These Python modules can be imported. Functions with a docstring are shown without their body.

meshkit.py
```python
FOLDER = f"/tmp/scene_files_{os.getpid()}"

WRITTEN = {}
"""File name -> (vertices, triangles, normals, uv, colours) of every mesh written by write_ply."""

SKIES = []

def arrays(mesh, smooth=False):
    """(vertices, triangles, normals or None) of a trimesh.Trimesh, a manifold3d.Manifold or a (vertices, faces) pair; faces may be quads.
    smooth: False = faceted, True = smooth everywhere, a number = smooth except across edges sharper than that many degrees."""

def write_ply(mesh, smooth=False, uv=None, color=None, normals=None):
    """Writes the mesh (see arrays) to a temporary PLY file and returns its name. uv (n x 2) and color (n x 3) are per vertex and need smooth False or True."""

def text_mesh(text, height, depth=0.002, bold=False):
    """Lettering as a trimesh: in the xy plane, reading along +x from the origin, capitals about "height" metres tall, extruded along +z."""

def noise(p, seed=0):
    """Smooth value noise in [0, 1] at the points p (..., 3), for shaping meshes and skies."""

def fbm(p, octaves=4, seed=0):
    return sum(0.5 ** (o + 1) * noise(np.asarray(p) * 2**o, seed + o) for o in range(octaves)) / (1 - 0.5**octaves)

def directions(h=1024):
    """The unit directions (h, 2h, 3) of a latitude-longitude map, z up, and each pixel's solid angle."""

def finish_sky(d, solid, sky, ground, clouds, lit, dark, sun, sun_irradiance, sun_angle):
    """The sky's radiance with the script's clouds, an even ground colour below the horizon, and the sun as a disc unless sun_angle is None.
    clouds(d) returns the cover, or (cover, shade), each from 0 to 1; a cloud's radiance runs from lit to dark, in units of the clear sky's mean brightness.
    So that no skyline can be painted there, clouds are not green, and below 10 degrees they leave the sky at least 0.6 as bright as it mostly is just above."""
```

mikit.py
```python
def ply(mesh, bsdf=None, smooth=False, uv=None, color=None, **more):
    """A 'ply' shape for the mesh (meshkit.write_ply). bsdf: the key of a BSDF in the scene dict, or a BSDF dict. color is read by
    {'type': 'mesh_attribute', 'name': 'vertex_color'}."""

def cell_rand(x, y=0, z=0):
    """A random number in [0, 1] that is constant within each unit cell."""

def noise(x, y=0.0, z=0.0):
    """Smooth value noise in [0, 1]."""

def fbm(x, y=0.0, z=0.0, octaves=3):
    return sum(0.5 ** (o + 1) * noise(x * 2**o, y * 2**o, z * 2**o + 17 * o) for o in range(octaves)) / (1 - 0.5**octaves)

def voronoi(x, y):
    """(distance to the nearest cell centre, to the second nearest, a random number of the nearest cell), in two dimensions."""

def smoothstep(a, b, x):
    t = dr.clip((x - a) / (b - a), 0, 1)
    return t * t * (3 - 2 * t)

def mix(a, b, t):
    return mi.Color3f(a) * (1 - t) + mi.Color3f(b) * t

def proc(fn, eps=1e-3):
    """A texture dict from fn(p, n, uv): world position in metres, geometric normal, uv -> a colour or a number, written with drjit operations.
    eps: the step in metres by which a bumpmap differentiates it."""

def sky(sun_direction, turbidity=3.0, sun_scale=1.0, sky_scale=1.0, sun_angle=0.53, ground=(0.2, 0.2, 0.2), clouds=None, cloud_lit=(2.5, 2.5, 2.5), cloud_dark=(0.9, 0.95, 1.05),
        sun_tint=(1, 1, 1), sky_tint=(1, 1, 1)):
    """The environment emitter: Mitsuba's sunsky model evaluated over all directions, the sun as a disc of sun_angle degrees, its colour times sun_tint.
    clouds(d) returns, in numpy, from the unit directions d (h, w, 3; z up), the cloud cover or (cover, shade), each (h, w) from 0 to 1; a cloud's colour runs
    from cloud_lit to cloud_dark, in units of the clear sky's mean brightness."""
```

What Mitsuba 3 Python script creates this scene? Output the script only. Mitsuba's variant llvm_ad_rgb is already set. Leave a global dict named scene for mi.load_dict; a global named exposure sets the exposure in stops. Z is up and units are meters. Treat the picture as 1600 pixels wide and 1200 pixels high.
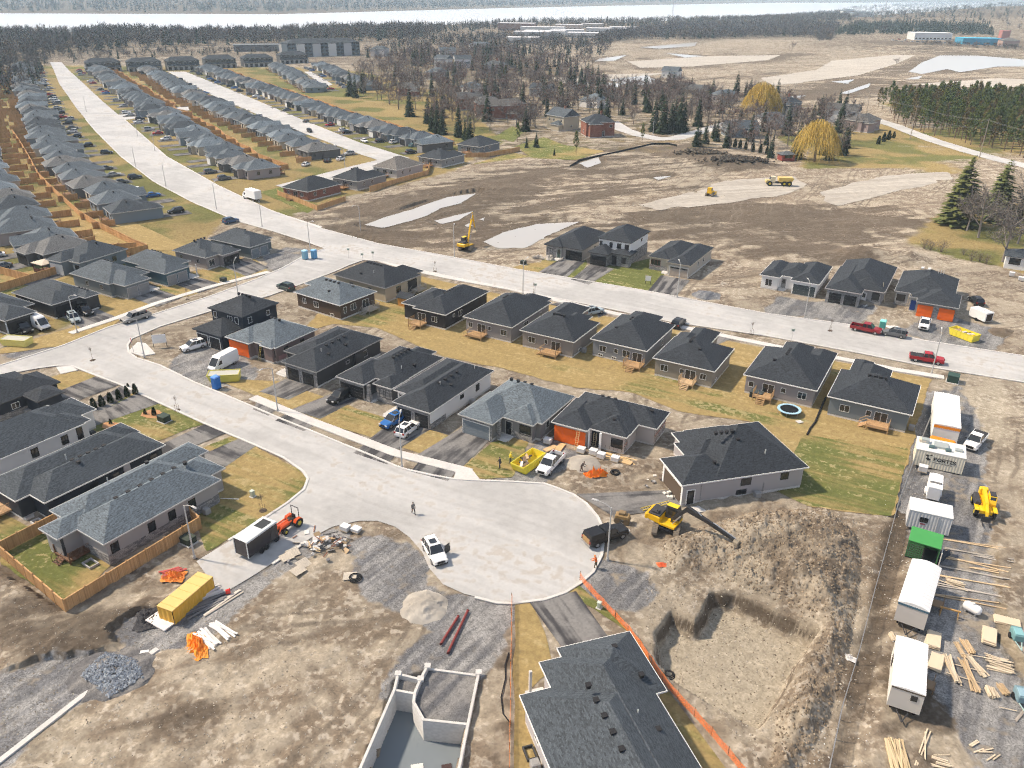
import math
import numpy as np, trimesh, shapely, manifold3d as mf
from shapely.geometry import Polygon, LineString, Point, box as sbox
from shapely.ops import unary_union
from scipy.spatial import ConvexHull
import drjit as dr, mitsuba as mi, mikit, meshkit
T = mi.ScalarTransform4f
scene, labels = {}, {}
# ---------------------------------------------------------------- camera, sky, exposure (metres, z up, drone 60 m above the ground)
PITCH, ROLL, EYE = math.radians(26.1), math.radians(0.55), (0.0, 0.0, 60.0)
_f = np.array([0, math.cos(PITCH), -math.sin(PITCH)])
_u = np.cross([1, 0, 0], _f)
_up = _u * math.cos(ROLL) - np.array([1.0, 0, 0]) * math.sin(ROLL)
scene['camera'] = {'type': 'perspective', 'fov': 65.03, 'fov_axis': 'x', 'near_clip': 0.5, 'far_clip': 30000.0,
                   'to_world': T().look_at(list(EYE), [float(a) for a in np.array(EYE) + _f], [float(a) for a in _up])}
def cloud(d):
    n = meshkit.fbm(np.stack([d[..., 0] * 3 / (d[..., 2] + .25), d[..., 1] * 3 / (d[..., 2] + .25), d[..., 2] * 0], -1), 4, 3)
    return np.clip(.62 + (n - .5) * 1.6, 0, 1), np.clip((n - .55) * 1.5, 0, .5)
scene['sky'] = mikit.sky([-.80, .22, .95], turbidity=3, sun_scale=.88, sun_angle=3.5, clouds=cloud, cloud_lit=(1.85, 1.9, 2.02), cloud_dark=(1.08, 1.12, 1.22), sun_tint=(.98, .99, 1.03))
exposure = 2.15

# ---------------------------------------------------------------- naming
_count = {}
def numbered(name):
    n = _count.get(name, 0)
    _count[name] = n + 1
    return name if n == 0 else '%s_%03d' % (name, n)
def thing(name, label=None, cat=None, group=None, kind=None):
    k = numbered(name)
    d = {a: b for a, b in (('label', label), ('category', cat), ('group', group), ('kind', kind)) if b}
    if d: labels[k] = d
    return k
def ground_piece(name): return thing(name, kind='structure')
ORD = 'first second third fourth fifth sixth seventh eighth ninth tenth eleventh twelfth thirteenth fourteenth fifteenth sixteenth seventeenth eighteenth nineteenth twentieth'.split()
_TENS = {2: 'twenty', 3: 'thirty', 4: 'forty', 5: 'fifty', 6: 'sixty', 7: 'seventy', 8: 'eighty', 9: 'ninety'}
def ordinal(n):
    if n <= 20: return ORD[n - 1]
    if n > 99: return '%dth' % n
    t, o = divmod(n, 10)
    return _TENS[t] + '-' + ORD[o - 1] if o else _TENS[t][:-1] + 'ieth'

# ---------------------------------------------------------------- meshes: (vertices, triangles)
def cat(ms):
    vs, fs, n = [], [], 0
    for v, f in ms:
        vs.append(v); fs.append(np.asarray(f) + n); n += len(v)
    return np.vstack(vs), np.vstack(fs)
_BF = np.array([[0, 2, 1], [1, 2, 3], [4, 5, 6], [5, 7, 6], [0, 1, 4], [1, 5, 4], [2, 6, 3], [3, 6, 7], [0, 4, 2], [2, 4, 6], [1, 3, 5], [3, 7, 5]])
def box(x0, y0, z0, x1, y1, z1):
    return np.array([[x, y, z] for z in (z0, z1) for y in (y0, y1) for x in (x0, x1)], float), _BF
def bev(x0, y0, z0, x1, y1, z1, b=.05):
    pts = []
    for x, sx in ((x0, 1), (x1, -1)):
        for y, sy in ((y0, 1), (y1, -1)):
            for z, sz in ((z0, 1), (z1, -1)):
                pts += [(x + sx * b, y + sy * b, z), (x + sx * b, y, z + sz * b), (x, y + sy * b, z + sz * b)]
    return hull(pts)
def hull(pts):
    p = np.unique(np.round(np.asarray(pts, float), 5), axis=0)
    h = ConvexHull(p)
    f = h.simplices.copy()
    c = p[h.vertices].mean(0)
    n = np.cross(p[f[:, 1]] - p[f[:, 0]], p[f[:, 2]] - p[f[:, 0]])
    bad = (n * h.equations[:, :3]).sum(1) < 0
    f[bad] = f[bad][:, ::-1]
    u, inv = np.unique(f, return_inverse=True)
    return p[u], inv.reshape(f.shape)
def tube(p0, p1, r0, r1=None, n=6, cap=True):
    r1 = r0 if r1 is None else r1
    p0, p1 = np.asarray(p0, float), np.asarray(p1, float)
    d = p1 - p0; d = d / (np.linalg.norm(d) + 1e-12)
    a = np.cross(d, [0, 0, 1] if abs(d[2]) < .9 else [1, 0, 0]); a /= np.linalg.norm(a)
    b = np.cross(d, a)
    t = np.arange(n) * 2 * np.pi / n
    r = np.cos(t)[:, None] * a + np.sin(t)[:, None] * b
    i = np.arange(n); j = (i + 1) % n
    f = np.vstack([np.stack([i, j, j + n], 1), np.stack([i, j + n, i + n], 1)])
    v = np.vstack([p0 + r * r0, p1 + r * r1])
    if cap:
        f = np.vstack([f] + [[[0, k + 1, k], [n, n + k, n + k + 1]] for k in range(1, n - 1)])
    return v, f
def path(pts, r, n=5):
    return cat([tube(pts[k], pts[k + 1], r, r, n) for k in range(len(pts) - 1)])
def revolve(prof, n=16):
    t = np.arange(n) * 2 * np.pi / n
    v = np.vstack([np.stack([r * np.cos(t), r * np.sin(t), np.full(n, z)], 1) for r, z in prof])
    i = np.arange(n); j = (i + 1) % n
    f = [np.vstack([np.stack([k * n + i, k * n + j, k * n + n + j], 1), np.stack([k * n + i, k * n + n + j, k * n + n + i], 1)]) for k in range(len(prof) - 1)]
    return v, np.vstack(f)
def polys(g): return [p for p in getattr(g, 'geoms', [g]) if p.geom_type == 'Polygon' and p.area > 1e-4]
def extrude(g, z0, z1):
    ms = []
    for p in polys(g if hasattr(g, 'geom_type') else Polygon(g)):
        m = trimesh.creation.extrude_polygon(p, z1 - z0, engine='earcut')
        ms.append((np.array(m.vertices) + [0, 0, z0], np.array(m.faces)))
    return cat(ms)
def sheet(g, z):
    ms = []
    for p in polys(g if hasattr(g, 'geom_type') else Polygon(g)):
        v, f = trimesh.creation.triangulate_polygon(p, engine='earcut')
        v = np.column_stack([v, np.full(len(v), z)])
        n = np.cross(v[f[:, 1]] - v[f[:, 0]], v[f[:, 2]] - v[f[:, 0]])[:, 2]
        f = np.where(n[:, None] < 0, f[:, ::-1], f)
        ms.append((v, f))
    return cat(ms)
def side(prof, y0, y1, inset=0.0):
    """A side profile (x, z) made y0..y1 wide; inset narrows the upper part."""
    v, f = extrude(Polygon(prof), y0, y1)
    v = v[:, [0, 2, 1]]
    if inset:
        z = v[:, 2]; k = (z - z.min()) / (z.max() - z.min())
        c = (y0 + y1) / 2
        v[:, 1] = c + (v[:, 1] - c) * (1 - inset * k)
    return v, f[:, ::-1]
def lathe_pts(pts, r): return hull([q for p in pts for q in np.asarray(p) + r * np.array([[1, 0, 0], [-1, 0, 0], [0, 1, 0], [0, -1, 0], [0, 0, 1], [0, 0, -1.0]])])
def mat(x=0, y=0, z=0, rot=0, s=1.0, tilt=0.0, tilt_axis=(1, 0, 0)):
    """Scale, tilt, turn about z, move: 4 x 4."""
    sx, sy, sz = (s, s, s) if np.isscalar(s) else s
    M = np.eye(4)
    M[:3, :3] = trimesh.transformations.rotation_matrix(math.radians(rot), [0, 0, 1])[:3, :3] @ trimesh.transformations.rotation_matrix(math.radians(tilt), tilt_axis)[:3, :3] @ np.diag([sx, sy, sz])
    M[:3, 3] = x, y, z
    return M
def xf(m, M):
    v, f = m
    v2 = v @ M[:3, :3].T + M[:3, 3]
    return v2, (f[:, ::-1] if np.linalg.det(M[:3, :3]) < 0 else f)
def tf(M): return T([[float(a) for a in r] for r in M])

# ---------------------------------------------------------------- entries of the scene
def entry(mesh, bsdf, col=None, uv=None, smooth=False):
    v, f = mesh
    kw = {}
    if smooth is True or not smooth: pass
    if col is not None:
        c = np.round(np.sqrt(np.clip(np.asarray(col, float), 0, 1)) * 255)
        c = np.tile(c, (len(v), 1)) if c.ndim == 1 else c
        kw['uv'] = np.column_stack([c[:, 0] + 256 * c[:, 1], c[:, 2]])     # a plain colour, one per face, kept in uv
    elif uv is not None:
        u = np.asarray(uv, float)
        kw['uv'] = np.tile(u, (len(v), 1)) if u.ndim == 1 else u
    return mikit.ply((v, f), bsdf, smooth=smooth, **kw)
def add(key, mesh, bsdf, col=None, uv=None, smooth=False):
    scene[key] = entry(mesh, bsdf, col, uv, smooth)
    return key
def part(parent, name, mesh, bsdf, col=None, uv=None, smooth=False, label=None):
    k = numbered(parent + '__' + name)
    if label: labels[k] = {'label': label}
    return add(k, mesh, bsdf, col, uv, smooth)
_groups = {}
def group(name, make):
    """A shape group, made once: make() gives [(part name, mesh, bsdf, colour[, uv[, smooth]])]."""
    gid = 'proto_' + name
    if gid not in scene:
        d, n = {'type': 'shapegroup'}, {}
        for e in make():
            k = e[0] if '__' not in e[0] or True else e[0]
            i = n.get(k, 0); n[k] = i + 1
            d[k if i == 0 else '%s_%03d' % (k, i)] = entry(*e[1:])
        scene[gid] = d
    return gid
def place(key, gid, M):
    scene[key] = {'type': 'instance', 'to_world': tf(M), 'g': {'type': 'ref', 'id': gid}}
    return key
def pplace(parent, name, gid, M): return place(numbered(parent + '__' + name), gid, M)

# ---------------------------------------------------------------- materials
def t_plain(p, n, uv):
    g = dr.floor((uv.x + .3) / 256)
    c = mi.Color3f(uv.x - g * 256, g, uv.y) / 255
    return c * c
def vcol(): return mikit.proc(t_plain)
def pri(c, r=.6, **k): return {'type': 'principled', 'base_color': c, 'roughness': r, 'specular': k.pop('specular', .35), **k}
C3 = lambda a: mi.Color3f(a)
scene['m_paint'] = {'type': 'twosided', 'b': pri(vcol(), .65)}
scene['m_gloss'] = {'type': 'twosided', 'b': pri(vcol(), .32, clearcoat=.6, clearcoat_gloss=.9)}
scene['m_metal'] = {'type': 'twosided', 'b': pri(vcol(), .38, metallic=.75)}
scene['m_glass'] = {'type': 'twosided', 'b': pri({'type': 'rgb', 'value': [.018, .022, .027]}, .06, specular=.8)}
scene['m_leaf'] = {'type': 'twosided', 'b': {'type': 'diffuse', 'reflectance': vcol()}}
def t_siding(p, n, uv):
    return mikit.smoothstep(.0, .12, (p.z * 6.0) - dr.floor(p.z * 6.0))
scene['m_siding'] = {'type': 'bumpmap', 't': mikit.proc(t_siding, .01), 'scale': .02, 'b': pri(vcol(), .6)}
def t_roof(p, n, uv):
    row = dr.floor(p.z * 15.0)
    a = (p.x * .866 - p.y * .5); b = (p.x * .5 + p.y * .866)
    k = mikit.cell_rand(dr.floor(a * 3.2 + row * .37), dr.floor(b * 3.2 + row * .61), row)
    k2 = mikit.cell_rand(dr.floor(a * 7 + row * .3), dr.floor(b * 7 + row * .6), row + 7)
    big = mikit.fbm(p.x * .35, p.y * .35, p.z * .3)
    t = uv.x
    c = mikit.mix([.024, .028, .036], [.17, .208, .24], t)
    c = mikit.mix(c, [.20, .165, .13], uv.y)
    edge = mikit.smoothstep(0, .25, p.z * 15.0 - row)
    return c * (.5 + .62 * k + .3 * k2) * (.82 + .36 * big) * (.75 + .25 * edge)
scene['m_roof'] = pri(mikit.proc(t_roof), .85, specular=.25)
def t_stone(p, n, uv):
    row = dr.floor(p.z * 5.5)
    a = (p.x * .866 - p.y * .5) + (p.x * .5 + p.y * .866)
    q = a * 1.7 + row * .43
    k = mikit.cell_rand(dr.floor(q), row, 3)
    j = mikit.smoothstep(0, .1, q - dr.floor(q)) * mikit.smoothstep(0, .16, p.z * 5.5 - row)
    return mikit.mix([.10, .10, .105], mikit.mix([.15, .15, .16], [.42, .41, .40], k), j * (.6 + .4 * mikit.noise(p.x * 8, p.y * 8, p.z * 8)))
scene['m_stone'] = pri(mikit.proc(t_stone), .8)
def t_brick(p, n, uv):
    row = dr.floor(p.z * 12)
    a = (p.x * .866 - p.y * .5) + (p.x * .5 + p.y * .866)
    k = mikit.cell_rand(dr.floor(a * 4 + row * .5), row, 1)
    return mikit.mix([.17, .07, .05], [.30, .13, .09], k) * (.8 + .4 * mikit.fbm(p.x, p.y, p.z))
scene['m_brick'] = pri(mikit.proc(t_brick), .8)
def streaks(p, ang, a, b):
    c, s = math.cos(math.radians(ang)), math.sin(math.radians(ang))
    return mikit.fbm((p.x * c + p.y * s) * a, (-p.x * s + p.y * c) * b, 0, 4)
def ruts(p, ang, gap, sc, thr):
    """Pairs of wheel tracks wandering across the mud."""
    c, s = math.cos(math.radians(ang)), math.sin(math.radians(ang))
    a, b = p.x * c + p.y * s, -p.x * s + p.y * c
    w = b + 7 * (mikit.noise(a * .03, b * .03, ang) - .5) + 1.2 * mikit.noise(a * .2, b * .1, ang)
    q = w - dr.floor(w / gap) * gap
    k = mikit.smoothstep(.42, .12, dr.abs(q - 1.0)) + mikit.smoothstep(.42, .12, dr.abs(q - 2.9))
    return k * mikit.smoothstep(thr, thr + .12, mikit.noise(a * .025 + 5, b * .06, ang + 3)) * (.55 + .45 * mikit.noise(a * 1.5, b * 1.5))
def t_dirt(p, n, uv):
    """uv.x: wet and dark, plus shade painted on the pit walls; uv.y above 0: grass, below 0: gravel."""
    big = mikit.fbm(p.x * .045, p.y * .045, 0, 3)
    mid = mikit.fbm(p.x * .33 + 9, p.y * .33, 0, 4)
    fine = mikit.fbm(p.x * 1.9, p.y * 1.9, p.z * 1.9, 3)
    grit = mikit.noise(p.x * 6.5, p.y * 6.5, p.z * 6.5)
    tr = streaks(p, 20, .03, .5)
    rt = dr.minimum(ruts(p, 62, 9.0, 1, .5) + ruts(p, 8, 11.0, 1, .52), 1)
    tan, brown, wet, pale = [.325, .282, .220], [.185, .148, .110], [.092, .073, .055], [.44, .40, .335]
    c = mikit.mix(tan, brown, mikit.smoothstep(.40, .62, mid * .55 + big * .25 + tr * .25))
    c = mikit.mix(c, pale, mikit.smoothstep(.52, .68, mid * .25 + fine * .75) * .5)
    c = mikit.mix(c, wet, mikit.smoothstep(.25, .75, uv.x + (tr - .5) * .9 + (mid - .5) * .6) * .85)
    c = mikit.mix(c, wet, mikit.smoothstep(.58, .70, fine * .55 + tr * .45) * .55)
    c = mikit.mix(c, [.15, .124, .096], rt * .8)
    c = mikit.mix(c, [.43, .385, .30], mikit.smoothstep(-.08, -.3, uv.x) * (.35 + .45 * mid))
    gs = streaks(p, 55, .07, 1.3)
    gr = mikit.mix([.125, .127, .135], [.25, .247, .242], mikit.smoothstep(.33, .67, mid * .45 + gs * .55)) * (.7 + .6 * mikit.cell_rand(dr.floor(p.x * 8), dr.floor(p.y * 8)))
    c = mikit.mix(c, gr, mikit.smoothstep(.28, .62, -uv.y + (mid - .5) * .9 + (fine - .5) * .5))
    g = mikit.mix([.235, .180, .080], [.125, .125, .045], mikit.smoothstep(.42, .62, mikit.fbm(p.x * .06 + 3, p.y * .06, 0, 3)))
    c = mikit.mix(c, g, mikit.smoothstep(.3, .7, uv.y + (mid - .5) * .5))
    return c * (.50 + .62 * fine + .38 * grit) * (.78 + .44 * big)
scene['m_dirt'] = pri(mikit.proc(t_dirt), .95, specular=.15)
def t_lawn(p, n, uv):
    big = mikit.fbm(p.x * .09, p.y * .09, 5, 4)
    st = streaks(p, -28, .08, 1.1)
    fine = mikit.fbm(p.x * 2.3, p.y * 2.3, 0, 3)
    gold, green = [.31, .233, .105], [.125, .14, .046]
    k = mikit.smoothstep(.3, .7, uv.x + (big - .5) * 1.1 + (st - .5) * .8)
    c = mikit.mix(gold, green, k)
    c = mikit.mix(c, [.36, .29, .16], mikit.smoothstep(.57, .72, fine * .5 + st * .5) * .6)
    return c * (.58 + .42 * fine + .22 * mikit.noise(p.x * 7, p.y * 7) + .2 * st)
scene['m_lawn'] = pri(mikit.proc(t_lawn), .95, specular=.1)
def t_road(p, n, uv):
    a = mikit.fbm(p.x * .12, p.y * .12, 0, 4); b = mikit.fbm(p.x * 1.2, p.y * 1.2, 2, 3)
    st = streaks(p, -31, .05, .9)
    c = mikit.mix([.385, .385, .38], [.49, .49, .485], mikit.smoothstep(.3, .7, a * .75 + st * .25))
    c = mikit.mix(c, [.36, .33, .29], mikit.smoothstep(.56, .72, a * .55 + b * .45) * .7)
    c = mikit.mix(c, [.30, .29, .275], dr.minimum(ruts(p, -31, 4.6, 1, .45), 1) * .2)
    return c * (.86 + .2 * b + .06 * mikit.noise(p.x * 6, p.y * 6))
scene['m_road'] = pri(mikit.proc(t_road), .9, specular=.2)
def t_conc(p, n, uv):
    return mikit.mix([.54, .53, .51], [.64, .63, .61], mikit.fbm(p.x * .5, p.y * .5, p.z)) * (.85 + .2 * mikit.noise(p.x * 5, p.y * 5, p.z * 5))
scene['m_concrete'] = pri(mikit.proc(t_conc), .85, specular=.2)
def t_drive(p, n, uv):
    # uv: metres across and along the driveway; uv.x > 50 plain
    a = mikit.fbm(p.x * .5, p.y * .5, 0, 3)
    w = mikit.fbm(uv.x * 1.1, uv.y * .12, 4, 3)
    c = mikit.mix([.055, .055, .06], [.21, .205, .20], mikit.smoothstep(.36, .66, w * .75 + a * .3))
    return c * (.85 + .25 * mikit.noise(p.x * 5, p.y * 5))
scene['m_drive'] = pri(mikit.proc(t_drive), .85, specular=.25)
def t_gravel(p, n, uv):
    a = mikit.fbm(p.x * .3, p.y * .3, 0, 4); b = mikit.fbm(p.x * 3, p.y * 3, 0, 2)
    st = streaks(p, 55, .07, 1.3)
    c = mikit.mix([.105, .108, .118], [.215, .21, .205], mikit.smoothstep(.35, .65, a * .5 + st * .5))
    c = mikit.mix(c, [.25, .21, .16], uv.x)
    return c * (.55 + .5 * b + .4 * mikit.cell_rand(dr.floor(p.x * 9), dr.floor(p.y * 9)))
scene['m_gravel'] = pri(mikit.proc(t_gravel), .9, specular=.2)
def t_clod(p, n, uv):
    a = mikit.fbm(p.x * .3, p.y * .3, p.z * .3, 3); b = mikit.fbm(p.x * 2.2, p.y * 2.2, p.z * 2, 3)
    c = mikit.mix([.27, .225, .17], [.13, .105, .08], mikit.smoothstep(.4, .62, a * .5 + b * .5 + (uv.x - .3) * .5))
    return c * (.65 + .6 * b)
scene['m_clay'] = pri(mikit.proc(lambda p, n, uv: mikit.mix([.30, .27, .23], [.46, .435, .39], streaks(p, 15, .05, .5)) * (.8 + .35 * mikit.fbm(p.x * .8, p.y * .8, 0, 3))), .9, specular=.15)
scene['m_clod'] = pri(mikit.proc(t_clod), .95, specular=.1)
def t_wood(p, n, uv):
    return mikit.mix([.42, .24, .11], [.60, .37, .18], mikit.noise((p.x + p.y * 1.3) * 6.5, 0, 0)) * (.75 + .4 * mikit.fbm(p.x, p.y, p.z * .4))
scene['m_fence'] = {'type': 'twosided', 'b': pri(mikit.proc(t_wood), .8, specular=.2)}
scene['m_puddle'] = pri({'type': 'rgb', 'value': [.40, .385, .36]}, .12, specular=.6)
def t_ripple(p, n, uv): return mikit.fbm(p.x * .12, p.y * .12, 0, 2)
scene['m_lake'] = {'type': 'bumpmap', 't': mikit.proc(t_ripple, .3), 'scale': .25, 'b': pri({'type': 'rgb', 'value': [.62, .64, .66]}, .28, specular=.6)}
rng = np.random.default_rng(11)

# ================================================================ GROUND, ROADS, LAWNS
def jag(poly, amp, step=1.5, seed=0):
    """An outline made irregular, for mud and gravel edges."""
    p = Polygon(poly) if not hasattr(poly, 'geom_type') else poly
    p = max(polys(p), key=lambda q: q.area)
    r = np.random.default_rng(seed)
    L = p.exterior.length; n = max(12, int(L / step))
    q = np.array([p.exterior.interpolate(k / n, normalized=True).coords[0] for k in range(n)])
    nz = (meshkit.fbm(np.column_stack([q * .35, np.full(n, seed)]), 3, seed) - .5) * 2 + r.uniform(-.25, .25, n)
    c = np.array(p.centroid.coords[0]); d = q - c; d /= np.linalg.norm(d, axis=1, keepdims=True)
    return Polygon(q + d * (nz * amp)[:, None]).buffer(0)
def smooth_poly(pts, r=2.0): return Polygon(pts).buffer(r).buffer(-2 * r).buffer(r)
def band(pts, w): return LineString(pts).buffer(w / 2, cap_style=2, join_style=1)

main_road = Polygon([(-408.8,756.7),(-359.6,669),(-313.9,586.4),(-238.8,458.5),(-193.2,383.6),(-154.2,322),(-124.1,278.6),(-100.4,249.6),(-79.4,227.2),(-65.4,216.1),(-54.4,206.5),(-46,198.6),(-38.3,191.8),(-31.7,189.9),(-18.3,181.4),(-0.2,170.6),(20.1,159.1),(32.3,151.8),(49.77,144.81),(65.27,136.59),(74.64,131.15),(88.47,125.16),(98.21,119.77),(104.87,129.95),(94.69,136.12),(79.96,142.69),(67.1,151.3),(53.1,156.6),(30.4,169.8),(12.4,179),(-0.3,185.3),(-16.3,194.6),(-35.6,205.3),(-53.9,219.8),(-73.8,240.1),(-100,272.5),(-137,322.9),(-189.8,409.8),(-240.5,492.3),(-297.9,587.9),(-354,680.7),(-399.3,757.9)])
side_street = Polygon([(-46.8,202.6),(-51.7,195.1),(-55.1,183.6),(-58.9,175.5),(-65.3,164.2),(-72.8,153.6),(-79,146.17),(-83.35,136.88),(-89.93,127.67),(-97.61,118.9),(-94.73,114.55),(-87.85,124.05),(-82.85,127.03),(-80.07,128.16),(-77.62,128.22),(-71.55,124.42),(-65.55,120.8),(-56.58,114.46),(-47.07,107.83),(-37.36,101.44),(-32.25,97.95),(-28.68,94.45),(-27.53,92.52),(-27.43,89.87),(-28.89,86.57),(-31.7,81.94),(-36.54,74.75),(-31.8,68.98),(-28.98,72.58),(-24.2,79.46),(-22.09,81.7),(-19.13,82.95),(-16.72,82.99),(-14.39,81.82),(-12.3,79.64),(-10.45,76.81),(-9.41,74),(-7.55,71.13),(-5.09,69.57),(-1.38,68.27),(0.23,68.19),(3.74,68.86),(6.06,70.04),(7.96,71.79),(9.42,73.6),(10.65,76.53),(11.16,79.37),(11.33,81.97),(10.9,84.26),(9.73,87.07),(8.2,89.11),(6.15,90.6),(4.46,91.66),(0.13,92.06),(-4.23,92.3),(-7.73,92.55),(-10.87,93.46),(-14.56,94.87),(-16.29,95.84),(-20.55,98.87),(-24.77,101.68),(-30.11,105.38),(-35.37,108.88),(-40.6,112.58),(-54.18,122.03),(-62.09,128.3),(-67.72,131.46),(-70.19,133.96),(-71.81,137.16),(-72.41,140.21),(-69.43,146.75),(-62.1,155.8),(-53,164.9),(-46.9,174.5),(-42.5,181.6),(-39.8,187.1),(-36.7,191.8)])
street_two = Polygon([(-274.7,677.9),(-261,679.4),(-169.9,530.2),(-104.1,419.7),(-68.1,361.1),(-41.4,325.1),(-46.1,313.1),(-50.4,300.7),(-61.8,286.7),(-69.9,264.2),(-80.8,273.4),(-74.7,283.9),(-63,304.9),(-53.4,320.5),(-63.3,333.7),(-94.9,380.3),(-137.3,445.4),(-189.4,528.5)])
street_three = Polygon([(-169.5,689.1),(-164,689.7),(-127.1,595.1),(-128.9,578.3)])
cross_lane = Polygon([(-210.4,430.7),(-200.3,445.9),(-176.7,491.2),(-169.2,474.5),(-190.9,427.4),(-199.3,411.3)])
village_road = band([(49.6,429.8),(52.9,402.6),(58.6,387.6),(65.8,377.2),(73.5,379.4),(85.4,394.8),(100.7,415.7),(119.9,441.3)], 8)
hill_road = band([(185.2,462.7),(191.8,448.4),(193.3,423.7),(192.3,403.2),(191.9,379.2),(194,353.3),(197,334.6),(203.5,310.4),(208.4,288.2)], 8)
asphalt = unary_union([main_road, side_street]).buffer(.6).buffer(-.6)
add(ground_piece('road'), sheet(asphalt, .03), 'm_road')
for g_ in (street_two, street_three, cross_lane, village_road, hill_road):
    add(ground_piece('road'), sheet(g_, .03), 'm_road')
# kerbs: every edge of the asphalt but the two open ends
edge = LineString(list(asphalt.exterior.coords))
keep = edge.intersection(sbox(-250, 60, 110, 420)).difference(unary_union([Point((-34.12,71.62)).buffer(7), Point((-12.23,79.01)).buffer(13)]))
ring = unary_union([keep.buffer(.32, cap_style=2).difference(asphalt.buffer(-.02))])
add(ground_piece('kerb'), extrude(ring, .0, .13), 'm_concrete')

walks = [band([(-42.28,116.57),(-31.67,109.16),(-16.78,99.47),(-5.65,94.53)], 1.7), Polygon([(-7.68,94.5),(-5.4,95.03),(-4.24,92.61),(-7.9,92.55)]),
         band([(-32.5,190.4),(-24.7,184.1),(-15.1,178.2),(-0.2,170.6),(8.2,164.6),(21.1,156.1),(32,150),(44.26,142.76),(53.17,137.77),(60.71,133.89),(68.26,129.66),(75.36,126.66)], 1.6),
         band([(-85.08,142.74),(-80,150.6),(-75.2,159.6),(-67.4,170.4),(-57.5,181.2)], 1.6), band([(-230.1,446.3),(-183.8,369.7),(-149,315.7),(-120.3,274.6),(-97.5,247.2),(-82.8,232.1),(-73.8,223.8)], 1.7),
         Polygon([(-70.44,138.71),(-68.64,138.15),(-64.98,133.51),(-66.93,132.33),(-70.31,134.25)]), Polygon([(-79.89,127.36),(-77.49,127.95),(-75.48,126.14),(-77.67,124.54)]), band([(-95.8,263.1),(-70.8,236.3),(-54.2,221.1),(-58.5,224.4)], 1.2)]
walk = unary_union(walks)
kb = asphalt.buffer(.33)
add(ground_piece('sidewalk'), extrude(walk.difference(kb), -.05, .11), 'm_concrete')

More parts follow.
